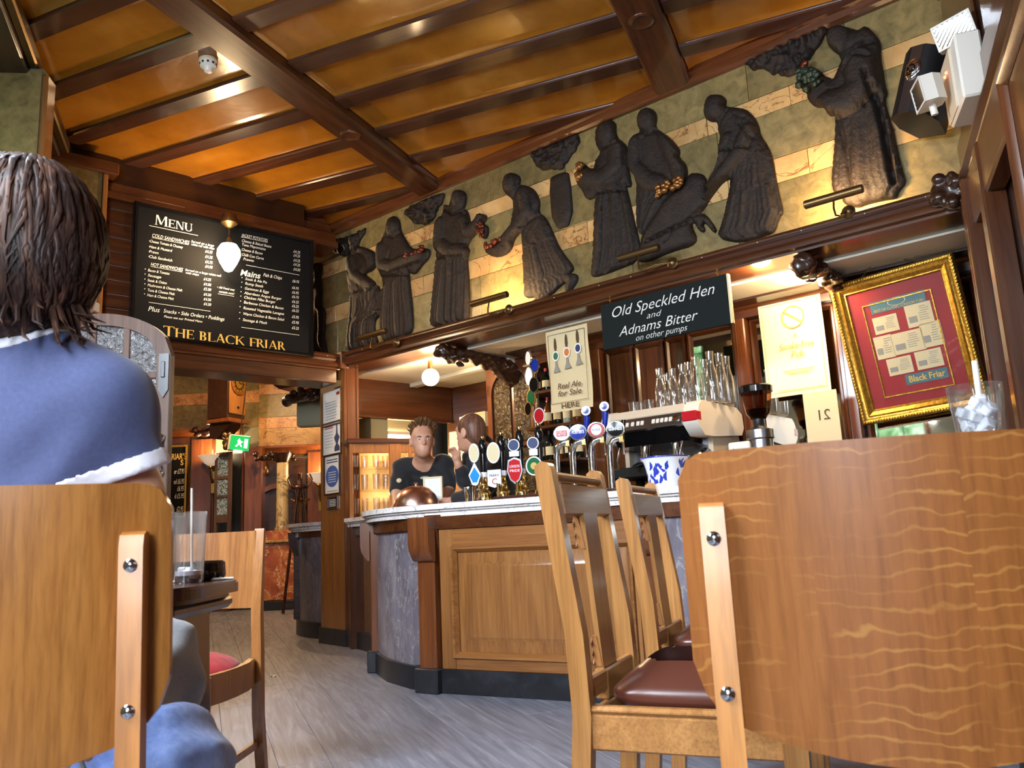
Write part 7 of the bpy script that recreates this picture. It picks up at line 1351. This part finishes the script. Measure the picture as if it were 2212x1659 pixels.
# denim jacket bundled on the seat
def denim(P):
    s = SDF(); s.ell((-.475, 1.13, .53), (.085, .10, .095)); s.ell((-.43, 1.10, .50), (.05, .06, .09), .03); s.ell((-.50, 1.07, .49), (.11, .07, .045), .03); s.ell((-.66, 1.02, .49), (.17, .06, .05), .05); s.cap((-.55, 1.06, .54), (-.40, 1.06, .45), .032, .030, .015); s.cap((-.42, 1.05, .47), (-.395, 1.05, .43), .034, .036, .01)
    x, y, z = P[..., 0], P[..., 1], P[..., 2]; return s(P)+.006*np.sin(x*60+z*34)+.005*np.sin(z*85-x*40+y*30)+.003*np.sin(x*140+z*90)
dj = thing('denim_jacket', 'faded blue denim garment bunched on the seat beside the woman', 'jacket', (0, 0, 0)); ob('cloth', smesh('cloth', denim, (-.9, .92, .40), (-.33, 1.28, .66), .0065, 'denim'), dj)
part('cuff', MB().lathe([(.036, 0), (.039, .006), (.039, .028), (.036, .034)], 18, Matrix.Translation((-.393, 1.05, .418)) @ Matrix.Rotation(R(25), 4, 'Y')), 'denim', dj); part('seam', MB().tube([(-.545, 1.035, .60), (-.53, 1.03, .57), (-.525, 1.025, .54), (-.53, 1.03, .51)], .003, 6), 'cloth_grey', dj)
# ---- barmen
def face(parent, c, fwd, side, sc=1.):
    c = np.array(c); F = np.array(fwd); F = F/np.linalg.norm(F); Sd = np.array(side); U = np.array([0, 0, 1.])
    for sx in (-1, 1):
        e = c+F*.083*sc+Sd*sx*.031*sc+U*.006; part('eye', MB().ball(tuple(e), (.0108*sc, .007*sc, .0052*sc), 10, 6), 'eye_white', parent); part('iris', MB().ball(tuple(e+F*.0055), (.0042, .0035, .0042), 8, 6), 'eye_dark', parent)
        b = [tuple(c+F*(.095-.006*k)*sc+Sd*sx*(.016+.013*k)*sc+U*(.021+(.004 if k == 1 else 0))) for k in range(3)]; part('eyebrow', MB().tube(b, [.0035, .0042, .002], 6), 'brow', parent)
    part('lips', MB().tube([tuple(c+F*(.084 if abs(k) == 1 else .0905)*sc+Sd*k*.023*sc-U*.057*sc) for k in (-1, 0, 1)], [.003, .0056, .003], 8, True, None, .8), 'lips', parent)
def head(s, c, fwd, side, sc=1.):
    c = np.array(c); F = np.array(fwd)/np.linalg.norm(fwd); Sd = np.array(side); U = np.array([0, 0, 1.]); rz = math.atan2(F[1], F[0])+R(90)
    s.ell(c+U*.03-F*.012, (.074*sc, .094*sc, .092*sc), .03, rz); s.ell(c-U*.018+F*.022, (.057*sc, .066*sc, .09*sc), .035, rz); s.ell(c-U*.078*sc+F*.052, (.036, .034, .028), .035, rz); s.cap(c+F*.080*sc+U*.008, c+F*.101*sc-U*.022, .008, .0112, .012); s.ell(c-U*.055+F*.072, (.03, .018, .02), .02, rz); s.ell(c+U*.03+F*.07, (.055, .02, .018), .02, rz)
    for sx in (-1, 1): s.ell(c+Sd*sx*.076*sc-F*.008-U*.004, (.011, .022, .034), .008, rz); s.cut(c+F*.096+Sd*sx*.031+U*.008, (.016, .016, .011), .008)
    return s
def hand(s, w, d, up, n, curl=0.):
    w, d, up, n = map(np.array, (w, d, up, n))                      # wrist, finger direction, across the palm, palm normal
    s.ell(w+d*.045, (.030, .034, .030), .02)
    for k in range(4):
        a = w+d*.075+up*(.028-.018*k); L = (.062, .07, .066, .052)[k]; b = a+d*L*.5*(1-.3*curl)+n*L*.25*curl; c = b+d*L*.5*(1-1.6*curl)+n*L*.5*curl
        s.cap(a, b, .0095, .0088, .008); s.cap(b, c, .0088, .0072, .006)
    s.cap(w+d*.03+up*.028, w+d*.06+up*.055, .011, .0095, .01); s.cap(w+d*.06+up*.055, w+d*.085+up*.075, .0095, .008, .006)
# first barman, facing the camera and leaning on the counter
c1_ = np.array(aty(912, 953, 5.38)); F = np.array([.24, -1., -.02]); F /= np.linalg.norm(F); Sd = np.array([1, .24, 0]); Sd /= np.linalg.norm(Sd)
b1 = thing('person', 'barman with spiky brown hair and black T-shirt leaning on the bar', 'person', (0, 0, 0), 0, 'barmen behind the counter')
s = SDF(); head(s, c1_, F, Sd); ch = np.array(aty(912, 1030, 5.55)); shl, shr = np.array(aty(872, 1012, 5.55)), np.array(aty(957, 1006, 5.52)); ell_, elr = np.array(aty(858, 1062, 5.50)), np.array(aty(968, 1056, 5.45))
s.cap(ch+(0, .02, .06), c1_-(0, -.02, .06), .058, .052, .03); s.ell(ch-(0, -.10, .15), (.16, .11, .28), .06); s.ell((ch[0], 5.74, .90), (.15, .12, .2), .06); s.cap(shl, shr, .06, .06, .05)
hl, hr_ = ell_+(.02, -.16, -.10), elr+(-.02, -.16, -.09)
for a, e, h in ((shl, ell_, hl), (shr, elr, hr_)): s.cap(a, e, .05, .042, .03); s.cap(e, h, .04, .028, .02); h[2] = max(h[2], TOPZ+.03); hand(s, h, (0.1, -.95, -.1), (1, 0, 0), (0, 0, -1.), .1)
ob('body', smesh('body', s, (c1_[0]-.30, 5.08, .80), (c1_[0]+.32, 5.95, 1.72), .005, 'skin'), b1); face(b1, c1_, F, Sd)
s = SDF(); s.ell(ch-(0, -.10, .14), (.178, .125, .30)); s.ell((ch[0], 5.74, .90), (.165, .135, .2), .06); s.cap(shl, shr, .072, .072, .05)
for a, e in ((shl, ell_), (shr, elr)): s.cap(a, a+(e-a)*.85, .07, .062, .03)
def t1(P, s=s):
    d = s(P); d = d+.004*np.sin(P[..., 2]*55+P[..., 0]*30); return np.maximum(d, -(np.sqrt((P[..., 0]-c1_[0])**2+(P[..., 1]-ch[1]+.05)**2+(P[..., 2]-ch[2]-.10)**2)-.075))
o = ob('t_shirt', smesh('t_shirt', t1, (c1_[0]-.30, 5.3, .80), (c1_[0]+.32, 5.95, 1.50), .007, 'cloth_black'), b1)
part('printed_logo', MB().ball((0, 0, 0), (.034, .004, .012), 10, 6), 'print_grey', o, tuple(aty(918, 1032, 5.46))); part('sleeve_badge', MB().ball((0, 0, 0), (.018, .008, .016), 10, 6), 'paper_old', o, tuple(aty(862, 1038, 5.44)))
s = SDF(); s.ell(c1_+(0, .035, .052), (.086, .096, .078)); s.cut(c1_+F*.09-(0, 0, .02), (.075, .06, .085), .02); s.cut(c1_-(0, 0, .06), (.12, .09, .06), .02)
hr1 = ob('hair', smesh('hair', s, c1_-.16, c1_+.17, .007, 'hair_brown'), b1); m = MB()
for k in range(150):
    a = rh.uniform(0, 6.28); e = rh.uniform(.25, 1.5); d = Vector((math.cos(a)*math.cos(e), math.sin(a)*math.cos(e), math.sin(e))); p = Vector(c1_)+Vector((0, .03, .052))+Vector((d.x*.08, d.y*.09, d.z*.074))
    if d.y < -.5 and d.z < .5: continue
    m.tube([p, p+d*.018+Vector((0, 0, .006)), p+d*.030+Vector((rh.uniform(-.008, .008), 0, .016))], [.008, .005, .0006], 5)
o = part('hair_spikes', m, 'hair_brown', hr1); o['kind'] = 'stuff'
# second barman, turned away towards the first, hand raised
c2_ = np.array(aty(1016, 936, 5.14)); F = np.array([-.80, .60, 0.]); Sd = np.array([.60, .80, 0]); Sd = -Sd
b2_ = thing('person', 'barman in a dark shirt seen from behind with one hand raised', 'person', (0, 0, 0), 0, 'barmen behind the counter')
s = SDF(); head(s, c2_, F, Sd, 1.02); ch = np.array(aty(1060, 1008, 5.28)); shn, shf = np.array(aty(1084, 984, 5.14)), np.array(aty(1022, 992, 5.42))
s.cap(ch+(-.03, 0, .10), c2_-(-.015, 0, .06), .06, .054, .03); s.ell(ch-(-.02, 0, .16), (.14, .15, .26), .06); s.ell((ch[0]+.04, ch[1]+.05, .86), (.14, .13, .2), .06); s.cap(shn, shf, .06, .06, .05)
eln = np.array(aty(1046, 1058, 5.02)); hn = np.array(aty(975, 1068, 5.16)); hn[2] = TOPZ+.035; elf = np.array(aty(1005, 1040, 5.36)); hf = np.array(aty(990, 1003, 5.30))
s.cap(shn, eln, .052, .044, .03); s.cap(eln, hn, .042, .03, .02); s.cap(shf, elf, .05, .042, .03); s.cap(elf, hf, .04, .028, .02); hand(s, hn, (-.95, .2, -.05), (0, 1., 0), (0, 0, -1.), .15); hand(s, hf, (-.25, -.05, .95), (.45, -.4, .25), (-.8, -.4, .2), .75)
ob('body', smesh('body', s, (c2_[0]-.32, 4.85, .80), (c2_[0]+.42, 5.62, 1.70), .005, 'skin'), b2_); face(b2_, c2_, F, Sd)
s = SDF(); s.ell(ch-(-.02, 0, .16), (.158, .168, .285)); s.ell((ch[0]+.04, ch[1]+.05, .86), (.155, .145, .2), .06); s.cap(shn, shf, .072, .072, .05); s.cap(shn, eln, .066, .058, .03); s.cap(eln, eln+(hn-eln)*.82, .056, .046, .02); s.cap(shf, elf, .062, .054, .03); s.cap(elf, elf+(hf-elf)*.62, .05, .044, .02); s.cap(ch+(-.03, 0, .06), ch+(-.045, 0, .145), .075, .066, .03)
ob('shirt', smesh('shirt', lambda P, s=s: s(P)+.004*np.sin(P[..., 2]*60+P[..., 0]*42), (c2_[0]-.32, 4.85, .80), (c2_[0]+.42, 5.62, 1.62), .007, 'shirt_dark'), b2_)
s = SDF(); s.ell(c2_-F*.012+(0, 0, .030), (.081, .100, .098), .03, math.atan2(F[1], F[0])+R(90)); s.ell(c2_-F*.055-(0, 0, .03), (.068, .05, .06), .03, math.atan2(F[1], F[0])+R(90)); s.cut(c2_+F*.105-(0, 0, .02), (.09, .052, .085), .02); s.cut(c2_+F*.03-(0, 0, .075), (.1, .075, .06), .02)
ob('hair', smesh('hair', s, c2_-.16, c2_+.17, .007, 'hair_auburn'), b2_)

def rebase(o, base):
    b = Vector(base); o.location = b
    for c in o.children: c.location = Vector(c.location)-b
rebase(wo, (nk[0], 1.12, 0)); rebase(dj, (-.5, 1.06, .43)); rebase(b1, (c1_[0], 5.74, 0)); rebase(b2_, (c2_[0]+.1, 5.3, 0)); rebase(bar, (-.1, 4.4, 0)); rebase(b2, (-2.0, 7.9, 0))
